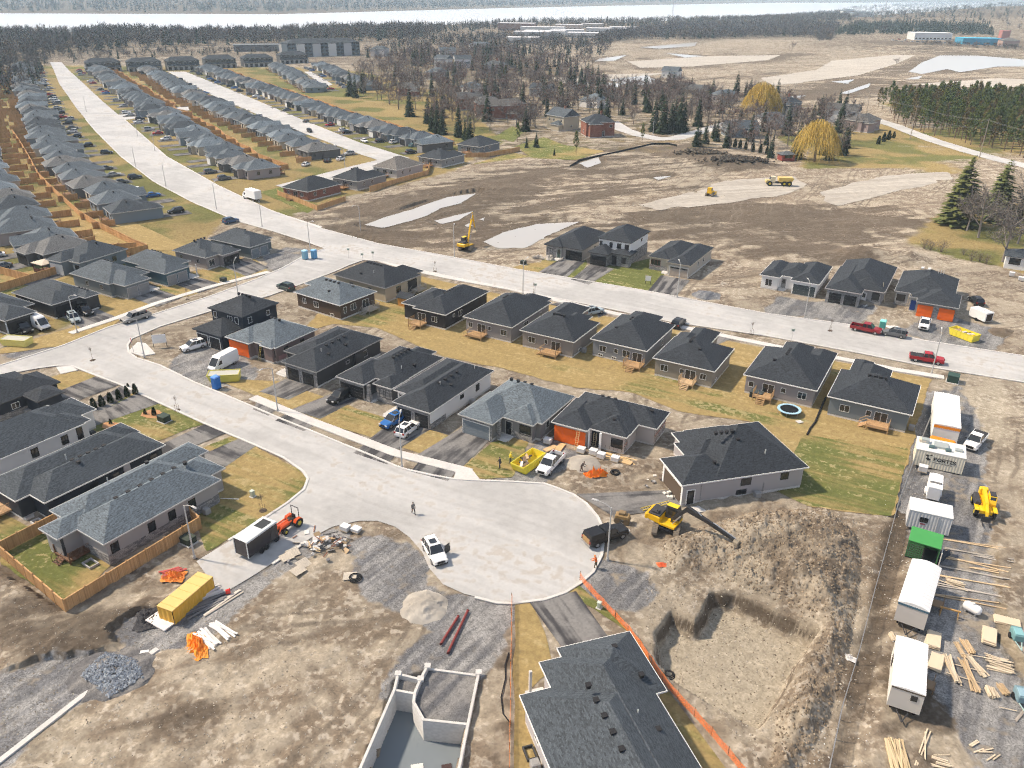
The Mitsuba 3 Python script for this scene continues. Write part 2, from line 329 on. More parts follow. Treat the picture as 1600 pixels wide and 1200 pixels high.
# ---- lawns: (outline, greenness)
LAWNS = [([(-41.08,144.16),(-37.8,172.6),(-33,188.3),(-21.1,178.9),(-0.2,165.6),(25.7,151.2),(48,138.55),(72.86,126.09),(65.96,114.55),(48.85,85.16),(38.62,86.98),(40.9,95.03),(37.88,109.72),(26.59,113.31),(19.79,119.99),(10.78,121.24),(-2.29,128.86),(-12.9,133.88),(-26.64,147.17),(-35.85,148.96)], .22),
         ([(44.39,105.85),(58.53,102.33),(48.68,85.16),(38.72,87.27),(34.8,91.72)], .6),
         ([(-51.54,123.84),(-39.16,122.61),(-24.36,112.7),(-9.53,104.8),(-3.45,95.07),(-4.77,94.71),(-18.83,102.72),(-31.96,110.41),(-41.96,117.27)], .15), ([(-7.03,95.34),(-2.76,103.03),(3.46,105.83),(0.12,93.49),(-4.24,92.61)], .45),
         ([(-41.17,112.79),(-38.16,111.13),(-26.44,102.95),(-14.11,94.88),(-16.49,96.01),(-22.11,99.91)], .2),
         ([(-47.18,96.47),(-43.1,100.42),(-40.66,103.63),(-36.02,100.01),(-29.17,94.61),(-27.72,92.2),(-27.91,89.4),(-29.61,86.13),(-32.17,82.2),(-35.82,76.55),(-40.33,82.88)], .48),
         ([(-64.4,106.09),(-62.69,109.79),(-56.38,114.46),(-47,107.63),(-49.53,105.19),(-55.99,99.1)], .7), ([(-45.46,95.48),(-47.63,97.67),(-41.5,104.19),(-40.32,103.45)], .5),
         ([(-64.83,84.13),(-57.57,79.95),(-48.46,76.84),(-46.16,74.26),(-47.66,66.92),(-59.02,74.07)], .5), ([(-79.75,121.22),(-76.93,126.37),(-70.23,123.94),(-68.45,121.97),(-74.85,117.97)], .3), ([(-67.86,112.24),(-62.1,118.24),(-60.47,116.87),(-63.65,111.89)], .5),
         ([(-85.24,143.06),(-80.1,150.9),(-57.6,181.6),(-66,194.6),(-75.4,180.6),(-84.6,160.9),(-87.26,149.7)], .3), ([(-98.58,130.74),(-83.35,136.88),(-78.77,146.51),(-78.3,154.2),(-86.52,145.64),(-94.24,135.14)], .1),
         ([(-110.6,181.9),(-99.2,200.8),(-89.6,195.5),(-100.9,177.5),(-111.4,160.1),(-124.3,172.2)], .45), ([(-107.6,189.6),(-98.4,199.1),(-94.9,196.4),(-104.9,183.1)], .95), ([(-141,235.9),(-119.5,236.8),(-81.9,198.5),(-95.1,197),(-119.8,209.1)], .2),
         ([(0.58,67.99),(2.46,68.02),(4.7,59.18),(1.19,55.13),(3.04,46.56),(0.48,46.53)], .28), ([(6.48,69.94),(7.78,71.24),(12.91,63.7),(15.27,56.08),(19.11,46.74),(16.66,46.71),(14.58,53.79),(12.3,64.16)], .5),
         ([(6.8,190.6),(8.6,197.6),(15.5,191.9),(12.5,179.5),(-0.3,185.3),(2.1,189.4)], .4), ([(21,191.1),(24.6,188.1),(35.1,195.2),(36.5,184.5),(30.5,170.2),(12.4,179)], .75), ([(11.7,179.9),(14.9,193.5),(18.2,195.2),(18.2,189.9),(14.6,178.2)], .8),
         ([(0.7,355.2),(13.5,379.5),(21.3,359.5),(37.9,344.9),(24.5,324.5),(6.8,327.6)], .55), ([(-9.2,378.2),(-1.2,411.4),(4.3,393.7),(-0.5,364.9)], .85), ([(-83.4,263.7),(-78.2,271.5),(-59.5,245.5),(-61.4,236.7)], .85), ([(-63.4,245.3),(-42.8,265.4),(-10.9,322.7),(-0.9,339.9),(6.8,330.4),(-24.8,306.7),(-36.1,280.4),(-49.3,254.3),(-57.3,235.3)], .4)]
for k, (pts, gr) in enumerate(LAWNS):
    p_ = jag(Polygon(pts).buffer(0), .45, .9, 60 + k).difference(kb)
    add(ground_piece('lawn'), sheet(p_, .004 + .002 * (k % 6)), 'm_lawn', uv=(gr, 0))
LAWN_U = unary_union([Polygon(a).buffer(0) for a, _ in LAWNS])

# ---- gravel, mud and sand patches (jagged edges)
GRAVEL = [([(-19.84,78.26),(-16.23,79.84),(-12.12,78.14),(-9.53,73.66),(-9.83,70.88),(-7.55,69.32),(-0.48,69.21),(0.1,66.39),(-1.05,61.7),(-3.45,57.43),(-11.85,55.36),(-10.16,61.58),(-7.06,63.43),(-10.71,66.24),(-15.65,69.21),(-17.84,73.53)], 1.2, 0),
          ([(7.97,73.92),(10.69,75.35),(14.96,73.68),(16.18,70.19),(14.11,67.58),(11.04,68.04),(8.45,70.61)], .5, 0),
          ([(60.76,114.44),(76.91,124.15),(70.98,106.36),(62.13,87.66),(54.68,73.47),(50.65,63.28),(49.78,54.96),(44.98,46.71),(40.05,46.66),(41.39,52.65),(41.41,56.4),(42.65,63.18),(48.32,75.68),(51.37,86.04),(51.82,92.01)], 1.2, .15),
          ([(-60.7,126.21),(-59.76,137.45),(-53.65,135.23),(-45.04,127.89),(-44.27,121.51),(-50.7,121.37)], .7, 0), ([(-92.29,141.28),(-84.02,143.09),(-82.2,149.83),(-82.73,131.11),(-91.8,130.9),(-96.82,139.6)], .7, .1),
          ([(-2.09,93.94),(0.09,100.32),(4.82,103.17),(7.58,101.37),(9.3,99.24),(6.36,95.24),(4.5,92.77),(0.13,92.37)], .6, .1), ([(50.9,154.4),(59,167.7),(66.6,163.1),(59.7,156.4)], .5, 0), ([(60.9,155.4),(67.3,164.3),(77,161.4),(70,152),(66.8,151.3)], .5, 0),
          ([(76.95,147.12),(83.9,154.2),(92.3,155.1),(97.44,147.64),(90.61,139.57),(83.09,141.52)], .6, 0), ([(-61.8,193.7),(-58.3,202.2),(-48.1,196.9),(-50.2,188.8),(-55.1,183.6),(-57.8,181.1)], .8, .2), ([(-41.13,56.96),(-40.3,59.88),(-36.9,58.65),(-35.43,56.63),(-38.08,55.04)], .5, 0),
          ([(-50.84,55.66),(-46.29,58.54),(-41.06,59.44),(-38.05,57),(-41.63,53.12),(-43.59,47.3),(-46.28,46.33)], .6, .2), ([(-40.61,63.45),(-39.29,65.85),(-34.22,66.91),(-31.66,65.47),(-33.65,61.72),(-38.45,60.77)], .6, 0),
          ([(-31.8,68.98),(-28.98,72.58),(-24.2,79.46),(-20.45,81.46),(-19.81,80.16),(-26.71,72.28),(-29.57,67.47),(-30.51,64.05),(-32.51,62.18),(-33.19,65.93)], .4, .4)]
# ---- driveways near the camera: front edge a-b at the garage, c-d at the street; uv runs along it
DRIVES = []
def driveway(a, b, c, d, z=.036):
    a, b, c, d = map(np.array, (a, b, c, d))
    n = 8; v, uv = [], []
    wd = np.linalg.norm(b - a); L = np.linalg.norm((a + b - c - d) / 2)
    for j in range(n + 1):
        for i in range(5):
            s, t = i / 4, j / n
            q = (a * (1 - s) + b * s) * (1 - t) + (d * (1 - s) + c * s) * t
            v.append((q[0], q[1], z)); uv.append((s * wd + a[0], t * L + a[1]))
    f = []
    for j in range(n):
        for i in range(4):
            k = j * 5 + i
            f += [[k, k + 1, k + 6], [k, k + 6, k + 5]]
    v, f = np.array(v), np.array(f)
    if np.cross(v[f[0][1]] - v[f[0][0]], v[f[0][2]] - v[f[0][0]])[2] < 0: f = f[:, ::-1]
    add(ground_piece('driveway'), (v, f), 'm_drive', uv=np.array(uv)); DRIVES.append(Polygon([a, b, c, d]).buffer(0))
for q in ([(-38.66,123.62),(-33.04,120.54),(-36.33,115.78),(-41.84,118.67)], [(-28.69,119.19),(-24.99,116.24),(-29.74,109.41),(-34.98,112.48)], [(-17.13,111.77),(-11.52,107.73),(-16.76,100.01),(-21.46,102.67)], [(-7.56,107.2),(-2.98,103.97),(-7.18,95),(-13.66,98.82)],
          [(-41.3,116.82),(-36.96,114.2),(-37.93,110.29),(-41.04,112.36)], [(-34.82,111.84),(-29.71,108.38),(-31.31,105.55),(-36.55,108.86)], [(-21.53,101.93),(-16.68,98.76),(-17.43,96.33),(-22.75,99.36)], [(-12.69,98.31),(-7.68,94.5),(-8.57,92.22),(-13.9,94.55)],
          [(12.5,195),(17.9,192),(12.4,179),(6.1,183.1)], [(18.8,189.5),(24.4,186.1),(17.3,174.2),(13.4,177.7)], [(34.9,181.6),(41,178),(35.6,166.6),(30.1,170.2)],
          [(23,90.74),(23.31,87.01),(13.18,84.3),(8.64,89.42)], [(5.45,61.34),(10.19,63.2),(7.35,70.17),(2.05,68.42)],
          [(-65.98,120.55),(-73.53,109.57),(-78.64,111.59),(-71.31,123.91)], [(-62.31,118.23),(-64.67,109.75),(-67.66,111.81),(-65.45,120.56)], [(-56.49,114.23),(-63.24,106.71),(-65.16,109.74),(-61.59,117.78)], [(-42.7,104.94),(-49.1,97.47),(-51.86,100.26),(-46.93,107.43)], [(-37.26,101.08),(-40.47,93.91),(-45.83,96.49),(-40.49,103.06)],
          [(-92.9,153.1),(-88.5,157.7),(-79.5,151),(-83.57,144.73)], [(-83.1,163.7),(-79.5,169.2),(-71.2,163.2),(-74.3,157.3)], [(-78.4,173.6),(-73.5,177.4),(-65,171.8),(-68.7,166.1)], [(-70.3,185.7),(-66.2,192.5),(-58.4,184.5),(-61.7,177.7)],
          [(8,161.1),(10.9,163.5),(17.4,159.8),(15.2,157.1)], [(36.53,138.27),(40.26,141.41),(42.64,143.67),(40.11,146.2)], [(17.5,153.5),(20.5,156.9),(19.3,158.3),(17.4,159.8)]):
    driveway(*q)

# ---- puddles and the lake
PUDDLES = [[(-42.4,223.6),(-37.9,232.3),(-31.5,241.7),(-21.2,259),(-12.2,264.8),(-16.6,250.5),(-22.1,244.5),(-25.9,234.3),(-29.9,228.3),(-36.3,221.1)], [(-8,208),(-2.2,218.3),(6.9,226.8),(19,229.4),(12,218.8),(8.3,212.3),(3,202.5),(-3.7,202.3)], [(-22.7,229.3),(-12.1,240.9),(-16.2,229.5),(-20.5,225.8)],
           [(-14.1,224.6),(-12.7,226.8),(-11.7,224),(-13,222.6)], [(-10.7,231.2),(-8.4,233.5),(-8.4,229.8)], [(340.1,743),(397.7,845.7),(484.7,981.5),(513,945.9),(532.2,894.5),(478,810.6),(452.3,807.7),(383.5,741.5),(387.9,773.4),(340.4,719.4)],
           [(217.5,569.4),(266.1,640.1),(254.2,612.4),(221.8,566.1)], [(306.8,673),(336.2,707.7),(317.3,674)], [(149.8,1044.8),(243.8,1166.8),(222.4,1080.8),(169.6,1024.1)], [(82.4,855.3),(118,912.7),(95.7,832.7),(76.3,822.6)], [(164.4,947.9),(197.2,904.7),(173.2,883.8)],
           [(172.7,544.3),(190.1,556.2),(181,538.2)], [(239.8,647),(265,669),(247,633.8)], [(35.5,627.8),(72.5,622.2),(85.5,632.5),(68.7,587.7),(42.6,593.6)], [(67.8,645),(104.9,684.3),(107.1,634.5),(93.5,606.6)], [(299,554.4),(313.8,562.7),(296,540.5)], [(25.3,317.9),(34,331.8),(33.5,318.3),(27.8,309.3)], [(50,292.9),(57.4,295.5),(51.6,288.6)], [(53.4,250),(61.3,258.8),(57.5,250.1)]]
for k, pts in enumerate(PUDDLES):
    d_ = np.linalg.norm(np.mean(pts, 0))
    add(ground_piece('puddle'), sheet(jag(pts, .7 if d_ < 330 else 2.0, 1.5, 40 + k), .05 if d_ < 330 else .12), 'm_puddle')
# pale dried clay flats in the stripped field
FLATS = [[(47.4,249.7),(74.4,288.6),(102.2,297.5),(101.6,281.4),(88.3,266.3),(66.3,253.8),(53,247.5)], [(102.8,271.6),(135.6,299.1),(163.7,308.5),(159.2,294.6),(129.1,272.7),(102.1,251.9),(100.1,257.8)], [(206.9,634.6),(314.9,859.5),(467.8,1000.1),(364.5,826.6),(280.2,702)], [(39.6,251.1),(59.3,269.7),(61.3,258.8),(44.3,243.1)], [(107.3,826.3),(197.2,904.7),(286.4,935.1),(251.4,859.8),(158.3,774.5),(109.7,755.8)], [(193.5,672.1),(258.3,746.6),(262.6,711.4),(211.8,635.1),(182.2,614.5)], [(27.2,655.8),(80.3,692.7),(124.3,708.5),(85.5,651.6),(35,618.7)], [(291.9,633.3),(389.6,691.4),(435.2,665.4),(346.8,612.1)]]
for k, pts in enumerate(FLATS):
    add(ground_piece('clay_flat'), sheet(jag(pts, 2.0, 2.5, 80 + k), .06), 'm_clay')

# ---- the terrain sheet: fine where mounds and the pit are, coarse far away
def lines(*segs): return np.unique(np.round(np.concatenate([np.arange(a, b, s) for a, b, s in segs]), 3))
gx = np.concatenate([-np.geomspace(140, 9000, 34)[::-1], lines((-138, -64, 2.0), (-64, 8, .4), (8, 46, .28), (46, 62, .5), (62, 140, 1.2)), np.geomspace(142, 9000, 34)])
gy = np.concatenate([[-400, -100, 10], lines((24, 36, 1.5), (36, 98, .33), (98, 270, 1.3)), np.geomspace(272, 700, 130), np.geomspace(712, 12000, 60)])
X, Y = np.meshgrid(gx, gy)
pt = np.column_stack([X.ravel(), Y.ravel()])
near = (np.abs(pt[:, 0]) < 170) & (pt[:, 1] > 20) & (pt[:, 1] < 420)
def inside(poly, pts_=None):
    q = pt if pts_ is None else pts_
    return shapely.contains_xy(poly, q[:, 0], q[:, 1])
def soft(poly, r):
    """1 inside the outline, falling to 0 over r metres outside."""
    o = np.zeros(len(pt)); b = poly.bounds
    s = (pt[:, 0] > b[0] - r) & (pt[:, 0] < b[2] + r) & (pt[:, 1] > b[1] - r) & (pt[:, 1] < b[3] + r)
    if s.any():
        d = shapely.distance(poly, shapely.points(pt[s]))
        o[s] = np.clip(1 - d / r, 0, 1)
    return o
def deep(poly, r):
    """0 at the outline and outside it, rising to 1 at r metres inside."""
    o = np.zeros(len(pt)); s = inside(poly)
    if s.any(): o[s] = np.clip(shapely.distance(poly.exterior, shapely.points(pt[s])) / r, 0, 1)
    return o
p3 = np.column_stack([pt, np.zeros(len(pt))])
z = np.zeros(len(pt)); u = np.zeros(len(pt)); v = np.zeros(len(pt))
flat = unary_union([asphalt, walk, LAWN_U, unary_union([Polygon(a).buffer(0) for a, _, _ in GRAVEL] + DRIVES)])
off = np.zeros(len(pt)); off[near] = 1 - soft(flat, 2.0)[near]
rough = meshkit.fbm(p3 * .5, 4, 1) - .5
z += off * (np.where(pt[:, 1] < 98, .5, .22) * rough + .5 * (meshkit.fbm(p3 * .09, 3, 2) - .5))
z += off * ((np.abs(pt[:, 0]) < 64) & (pt[:, 1] < 98)) * .46 * (meshkit.fbm(p3 * 1.0, 3, 8) - .5)
farm = (pt[:, 1] >= 215) & (pt[:, 1] < 420)
z += farm * (1 - soft(flat, 2.0)) * 1.1 * (meshkit.fbm(p3 * .05, 3, 4) - .42)
# dug-out basement pit, with its floor, and the spoil heaps round it
pit = Polygon([(14.98,64.19),(17.48,67.83),(19.78,66.07),(22.45,70.81),(25.27,70.64),(33.01,64.44),(30.16,61.05),(25.39,54.51),(22.78,51.58),(19.18,54.44),(15.54,57.67),(14.52,60.33)])
heap = Polygon([(18,78.85),(22.44,81.75),(31.38,85.43),(40.82,86.58),(42.49,81.15),(41.13,75.57),(37.1,66.9),(33.36,59.55),(29.01,52.5),(24.31,46.79),(22.12,46.77),(24.81,53.18),(28.84,60.34),(32.13,64.42),(30.29,68.31),(24.81,71.71),(23.05,73.57),(18.71,74.08)])
dp = deep(pit, 3.0) * 3 + .45 * (meshkit.fbm(p3 * .8, 3, 31) - .5) * inside(pit)
dp = np.clip(dp / 1.0, 0, 1); dp = dp * dp * (3 - 2 * dp)
z = z * (1 - .96 * dp) - dp * 2.3
hp = deep(heap, 4.2) * (1 - dp); hp = hp ** .8
clods = (np.abs(meshkit.fbm(p3 * .55, 4, 5) - .5) * 2.4 + .95 * np.abs(meshkit.fbm(p3 * 1.5, 3, 6) - .5) * 2 + .5 * (meshkit.fbm(p3 * 3.1, 2, 16) - .5))
z += hp * (1.5 + 2.2 * (meshkit.fbm(p3 * .16, 3, 7) - .35)) + np.minimum(hp * 3, 1) * (1 - dp) * .62 * clods
u += hp * .36 + 1.0 * np.exp(-((dp - .5) / .36) ** 2) * (dp > 0) * (dp < 1)  # pit wall shade is painted in here by raising the wetness weight
# smaller heaps and banks
def heap_at(x, y, r, h, wet=0., ex=1.0, rot=0.):
    c, s = math.cos(math.radians(rot)), math.sin(math.radians(rot))
    dx, dy = pt[:, 0] - x, pt[:, 1] - y
    a, b = (dx * c + dy * s) / ex, -dx * s + dy * c
    k = np.clip(1 - np.sqrt(a * a + b * b) / r, 0, 1) ** .9
    global z, u
    z = z + k * h * (.7 + .6 * meshkit.fbm(p3 * .7, 3, 9)); u = u + np.minimum(k * 2, 1) * wet
for a in [(*(-42.93,62.05), 5, .8, .45, 2, 40), (*(-53.11,68.68), 8, .5, .3, 2, -30), (*(72.9,163.2), 6, 1.3, .25), (*(93.5,198.7), 8, 1.6, .1, 2, 10), (*(99.8,196.2), 6, 1.2, .2), (*(86,317.1), 14, 2.4, .9, 1.4, 0), (*(75.1,336.7), 12, 2.0, .8, 1.5, 0), (*(-58.9,211.2), 7, 1.5, .7, 2, -35), (*(-36.6,212), 10, .9, .6, 2, -40), (*(-7,266.9), 16, 1.5, .5, 1.6, 60),
          (*(88.6,198.6), 7, 1.2, .4), (*(68,200.7), 14, 1.0, .5, 2, -20), (*(-27,244.3), 12, .7, .6, 2, -50), (*(96.15,147.61), 5, .7, .2), (*(448.6,1142.7), 70, 7, .3, 2.4, -10), (*(464.7,1044), 60, 6, .3, 2.4, -10)]:
    heap_at(*a)
# ditch along the yard fence
ditch = LineString([(68.24,114.6),(58.79,98.75),(51.33,87.48),(45.42,76.82),(39.66,66.93),(34.32,57.91),(28.71,48.42),(27.05,45.3)])
dd = np.full(len(pt), 99.0); s_ = near & (pt[:, 0] > 20) & (pt[:, 1] < 130); dd[s_] = shapely.distance(ditch, shapely.points(pt[s_]))
z -= .55 * np.exp(-(dd / 1.2) ** 2); u += .75 * np.exp(-(dd / 1.6) ** 2)
z[inside(flat.buffer(.8)) & ~inside(heap) & (dd > 3) & near] = np.minimum(z[inside(flat.buffer(.8)) & ~inside(heap) & (dd > 3) & near], -.06)
town_ = Polygon([(-159.05,129.33),(-342.4,404.1),(-440.7,682.8),(-418.4,777.3),(-284.9,809.1),(-203.4,819.4),(-139.6,767.7),(-75.1,608.5),(-12.4,367.6),(-16.6,336.2),(-26.6,299.5),(-58,257.4),(-68.5,227.6),(-83,227),(-81.9,198.5),(-84.6,160.9),(-94.24,135.14)]).buffer(0)
z[inside(unary_union([street_two, street_three, cross_lane, village_road, hill_road, main_road.difference(sbox(-60, 0, 200, 240))]).buffer(12).union(town_))] = -.05
# zones of the dirt: wet and dark, or grassed
for pts, r, k in (([(-61.2,227.8),(-34.4,265.7),(-0.8,307.9),(53.6,351.8),(80.7,364.5),(77.1,334),(33.5,268.6),(10.7,230.5),(-11.9,200.9),(-41.6,210.6)], 6, .38), ([(16.6,207.7),(40.4,243),(76.6,254.3),(93.6,233.6),(92.8,207.3),(79.5,198.3),(57.4,215.3),(41.3,213.4)], 8, .55), ([(62,243.8),(101.3,255.2),(121.7,246.1),(114,220.5),(87.5,216.3)], 8, .45),
                  ([(-60.38,76.41),(-53.15,74.16),(-39.73,72.09),(-35.52,76.79),(-28.88,72.25),(-33.86,65.92),(-42.28,62.05),(-51.51,61.04)], 3, .30), ([(-35.81,54.68),(-28.89,55.54),(-24.35,52.6),(-25.87,48.46),(-31.7,47.75)], 4, .5), ([(-1.05,61.7),(-0.04,66.39),(0.1,46.84),(-1.37,48.74)], 1, .6), ([(34.6,51.86),(42.17,58),(42.5,54.87),(38.55,49.18),(33.07,46.89)], 2, .6), ([(41.05,64.08),(44.65,63.2),(44.5,56.44),(40.21,52.64),(34.91,54.03)], 2, .4), ([(73.4,119.24),(83.58,124.3),(67.17,92.28),(54.68,73.47),(53.32,63.32),(72.81,102.6)], 3, -.25),
                  ([(173.8,569.5),(298.9,750.9),(276,665),(198.3,553.3)], 15, .25), ([(79.6,793.3),(274.9,943.2),(275.3,854.7),(106.1,730.2)], 15, .3), ([(-3.9,1045.8),(848.8,1267.2),(368.6,533.1),(245.8,557.2),(185.3,503.7),(130,585.1),(70.1,600.2),(24.3,721.4)], 20, .28), ([(198.3,553.3),(362.6,699.4),(397.8,652.3),(347.2,565.5),(250.2,557.6)], 20, .4), ([(-39.16,55.41),(-41.89,50.28),(-42.87,46.06),(-37.5,46.12),(-35.76,53.19)], 2, -.2)):
    u += soft(Polygon(pts).buffer(0), r) * k
GRASSY = [[(-146.84,141.51),(-327.2,384.9),(-434.1,672.1),(-397.7,737.5),(-261.4,740),(-177.5,711.6),(-126.6,693.6),(-42,533.8),(-6.7,364.5),(-26.4,297.2),(-57.7,255.7),(-69.4,231.1),(-86.6,238),(-83.9,204.3),(-84.6,160.9),(-94.24,135.14)], [(-128.6,705),(-77.3,998.9),(15.3,822.9),(70.1,600.2),(130,585.1),(181.4,503.5),(176,438.1),(111.2,383.4),(78.6,341.2),(25.9,345.8),(-10.9,322.7),(-50.6,402.1)], [(154.6,415),(200,439.6),(187.8,370.5),(140.9,344.5),(123,355.6),(123.2,384.1)],
          [(245.8,557.2),(419,610.1),(230.3,321.6),(211.1,340.9),(202.3,388.7)], [(144.3,385.3),(178.4,375),(183.9,339.5),(162.5,306.1),(143.1,317.4),(112,313.4)], [(107.9,210.8),(130,238.7),(200.2,275.7),(129,166.8),(124.9,189.2),(114.3,199.4)]]
for k, pts in enumerate(GRASSY): v = np.maximum(v, soft(Polygon(pts).buffer(0), 6) * (.36 if k == 1 else .85)); u += soft(Polygon(pts).buffer(0), 6) * (.5 if k == 1 else 0)
for pts, am, mix_ in GRAVEL: v -= soft(jag(pts, am, 1.0, 3), 1.2) * (.75 - .3 * mix_)
u[dp > .97] = -.3
for q_, w_, k_ in (([(33,677.1),(82.8,715.8),(147.8,780.1),(216.6,847.5),(307.2,957.4)], 3, .7), ([(56.8,805.2),(153.2,881.2),(241.4,948.5)], 3, .5), ([(68.7,587.7),(133.2,646.5),(194.1,693.3),(284,788.7)], 2.5, .6), ([(168.6,524),(223.6,601.3),(296.6,703.7),(421.4,897.9),(510.6,1027.9)], 5, .5), ([(-46.7,239.6),(-21.8,266.3),(13.4,301.4)], 3, .6), ([(37.4,235.2),(69,248.1),(96.3,241.2),(115,230.8)], 2.5, .6), ([(3.4,241.5),(33.5,268.6),(60.9,277.6)], 2, .5)):
    u += soft(LineString(q_).buffer(w_), w_ * 1.5) * k_
fnd = Polygon([(-11.14,57.5),(-8.27,58.53),(-2.84,57.77),(-4.42,46.09),(-13.02,46)])
z[inside(fnd.buffer(-.35))] = -2.3
pud_ = unary_union([Polygon(a).buffer(2.5) for a in PUDDLES + FLATS])
z[inside(pud_)] = -.04
u[(pt[:, 1] > 2000) & (z > -1)] = .9
fld = Polygon([(-3.9,1045.8),(91.7,1086.3),(390.3,1254.7),(456.1,1233.3),(484,1070.5),(679.2,1007.9),(351.6,507.2),(242.8,549.9),(182.2,494.8),(128.3,577.1),(69.6,596),(24,709.5)])
u += soft(unary_union([Polygon(a).buffer(0) for a in PUDDLES]), 6) * .55; v[pt[:, 1] > 900] = 0
u += soft(Polygon([(-58.5,224.4),(-34.4,265.7),(-0.8,307.9),(53,347.2),(135.5,330.1),(159.6,300.2),(105.2,204.7),(17.9,227.2),(-11.7,198.1),(-41.6,210.6)]).buffer(0), 8) * .10
u += np.clip((pt[:, 1] - 620) / 200, 0, 1) * (1 - soft(fld, 10)) * (pt[:, 1] < 2000) * .6
# the lake and the hills beyond
lake = Polygon([(-5200, 2150), (-3000, 2100), (-1240, 2190), (-650, 2330), (-15, 3500), (800, 4800), (1900, 6400), (4200, 8200), (4600, 6800), (2600, 4400), (1250, 2950), (700, 2300), (300, 2020), (0, 1850), (-200, 1640), (-420, 1380), (-640, 1290), (-1100, 1170), (-1900, 1120), (-5200, 1100)])
lk = deep(lake, 60)
z -= lk * 6
beyond = np.clip((pt[:, 1] - (2500 + np.maximum(pt[:, 0] + 1000, 0) * 2.0)) / 2500, 0, 1) * (~inside(lake))
z += beyond * 60 * (.35 + meshkit.fbm(p3 * .0009, 3, 12))
right = np.clip((pt[:, 0] - 450) / 900, 0, 1) * np.clip((pt[:, 1] - 1000) / 900, 0, 1) * (1 - soft(lake, 300))
z += right * 26 * (.5 + meshkit.fbm(p3 * .002, 3, 13))
z[pt[:, 1] > 11000] += 40
nx, ny = len(gx), len(gy)
i_, j_ = np.meshgrid(np.arange(nx - 1), np.arange(ny - 1))
k_ = (j_ * nx + i_).ravel()
F_ = np.vstack([np.column_stack([k_, k_ + 1, k_ + nx + 1]), np.column_stack([k_, k_ + nx + 1, k_ + nx])])
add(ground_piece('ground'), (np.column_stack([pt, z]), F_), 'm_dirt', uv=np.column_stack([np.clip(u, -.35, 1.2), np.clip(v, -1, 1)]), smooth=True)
add(ground_piece('lake'), sheet(lake, -1.5), 'm_lake')
add(ground_piece('kerb'), extrude(band([(-44.17,46.98),(-42.18,50.83),(-40.11,54.86),(-36.73,58.99),(-35.53,60.9)], .55), -.3, .1), 'm_concrete')
from scipy.interpolate import RegularGridInterpolator
_hz = RegularGridInterpolator((gy, gx), z.reshape(ny, nx), bounds_error=False, fill_value=0)
def gz(x, y): return float(_hz((y, x)))
def gzs(p): return _hz(np.column_stack([p[:, 1], p[:, 0]]))

# ================================================================ HOUSES
CH, GR, MID, BRN, SLATE = (.09, 0), (.70, 0), (.3, 0), (.55, .55), (.26, 0)
WHITE, OFFW, BLACK, DK, NAVY, BLUEG = (.74, .74, .73), (.62, .62, .60), (.018, .018, .02), (.05, .052, .056), (.026, .032, .045), (.17, .20, .225)
GREY, LGREY, TAUPE, BEIGE, BROWN, TEAL = (.25, .25, .255), (.40, .39, .40), (.26, .235, .205), (.46, .41, .31), (.085, .058, .042), (.05, .21, .33)
def hip(x0, y0, x1, y1, ze, pitch=.5, kind='hip', axis=None):
    """Roof volume over an eave rectangle: hipped, or gabled with its ridge along axis."""
    w, d = x1 - x0, y1 - y0
    t = min(w, d) / 2; h = t * pitch
    axis = axis or ('x' if w > d else 'y')
    if kind == 'gable':
        r = [((x0 + x1) / 2, y0), ((x0 + x1) / 2, y1)] if axis == 'y' else [(x0, (y0 + y1) / 2), (x1, (y0 + y1) / 2)]
        h = (w if axis == 'y' else d) / 2 * pitch
    else:
        r = [((x0 + x1) / 2, y0 + t), ((x0 + x1) / 2, y1 - t)] if axis == 'y' else [(x0 + t, (y0 + y1) / 2), (x1 - t, (y0 + y1) / 2)]
    b = [(x, y, ze) for x in (x0, x1) for y in (y0, y1)]
    return b + [(x, y, ze - .12) for x, y, _ in b] + [(x, y, ze + h) for x, y in r]
def roof_mesh(rects):
    solid = None
    for r in rects:
        m = mf.Manifold.hull_points(np.array(hip(*r), np.float64))
        solid = m if solid is None else solid + m
    m = solid.to_mesh()
    return np.array(m.vert_properties[:, :3], float), np.array(m.tri_verts)
def ring_band(g, z0, z1, out=.025, t=.075):
    return extrude(g.buffer(out, join_style=2).difference(g.buffer(out - t, join_style=2)), z0, z1)
def window_group(w, h, frame, split, dark=True):
    def make():
        f = .07
        ms = [box(-w / 2, -.06, 0, -w / 2 + f, .02, h), box(w / 2 - f, -.06, 0, w / 2, .02, h), box(-w / 2 + f, -.06, 0, w / 2 - f, .02, f), box(-w / 2 + f, -.06, h - f, w / 2 - f, .02, h)]
        for k in range(1, split): ms.append(box(-w / 2 + k * w / split - .035, -.05, f, -w / 2 + k * w / split + .035, .01, h - f))
        return [('frame', cat(ms), 'm_paint', frame), ('pane', box(-w / 2 + f, -.02, f, w / 2 - f, .0, h - f), 'm_glass', (.02, .02, .02))]
    return group('window_%d_%d_%d_%d' % (w * 100, h * 100, frame[0] * 1000, split), make)
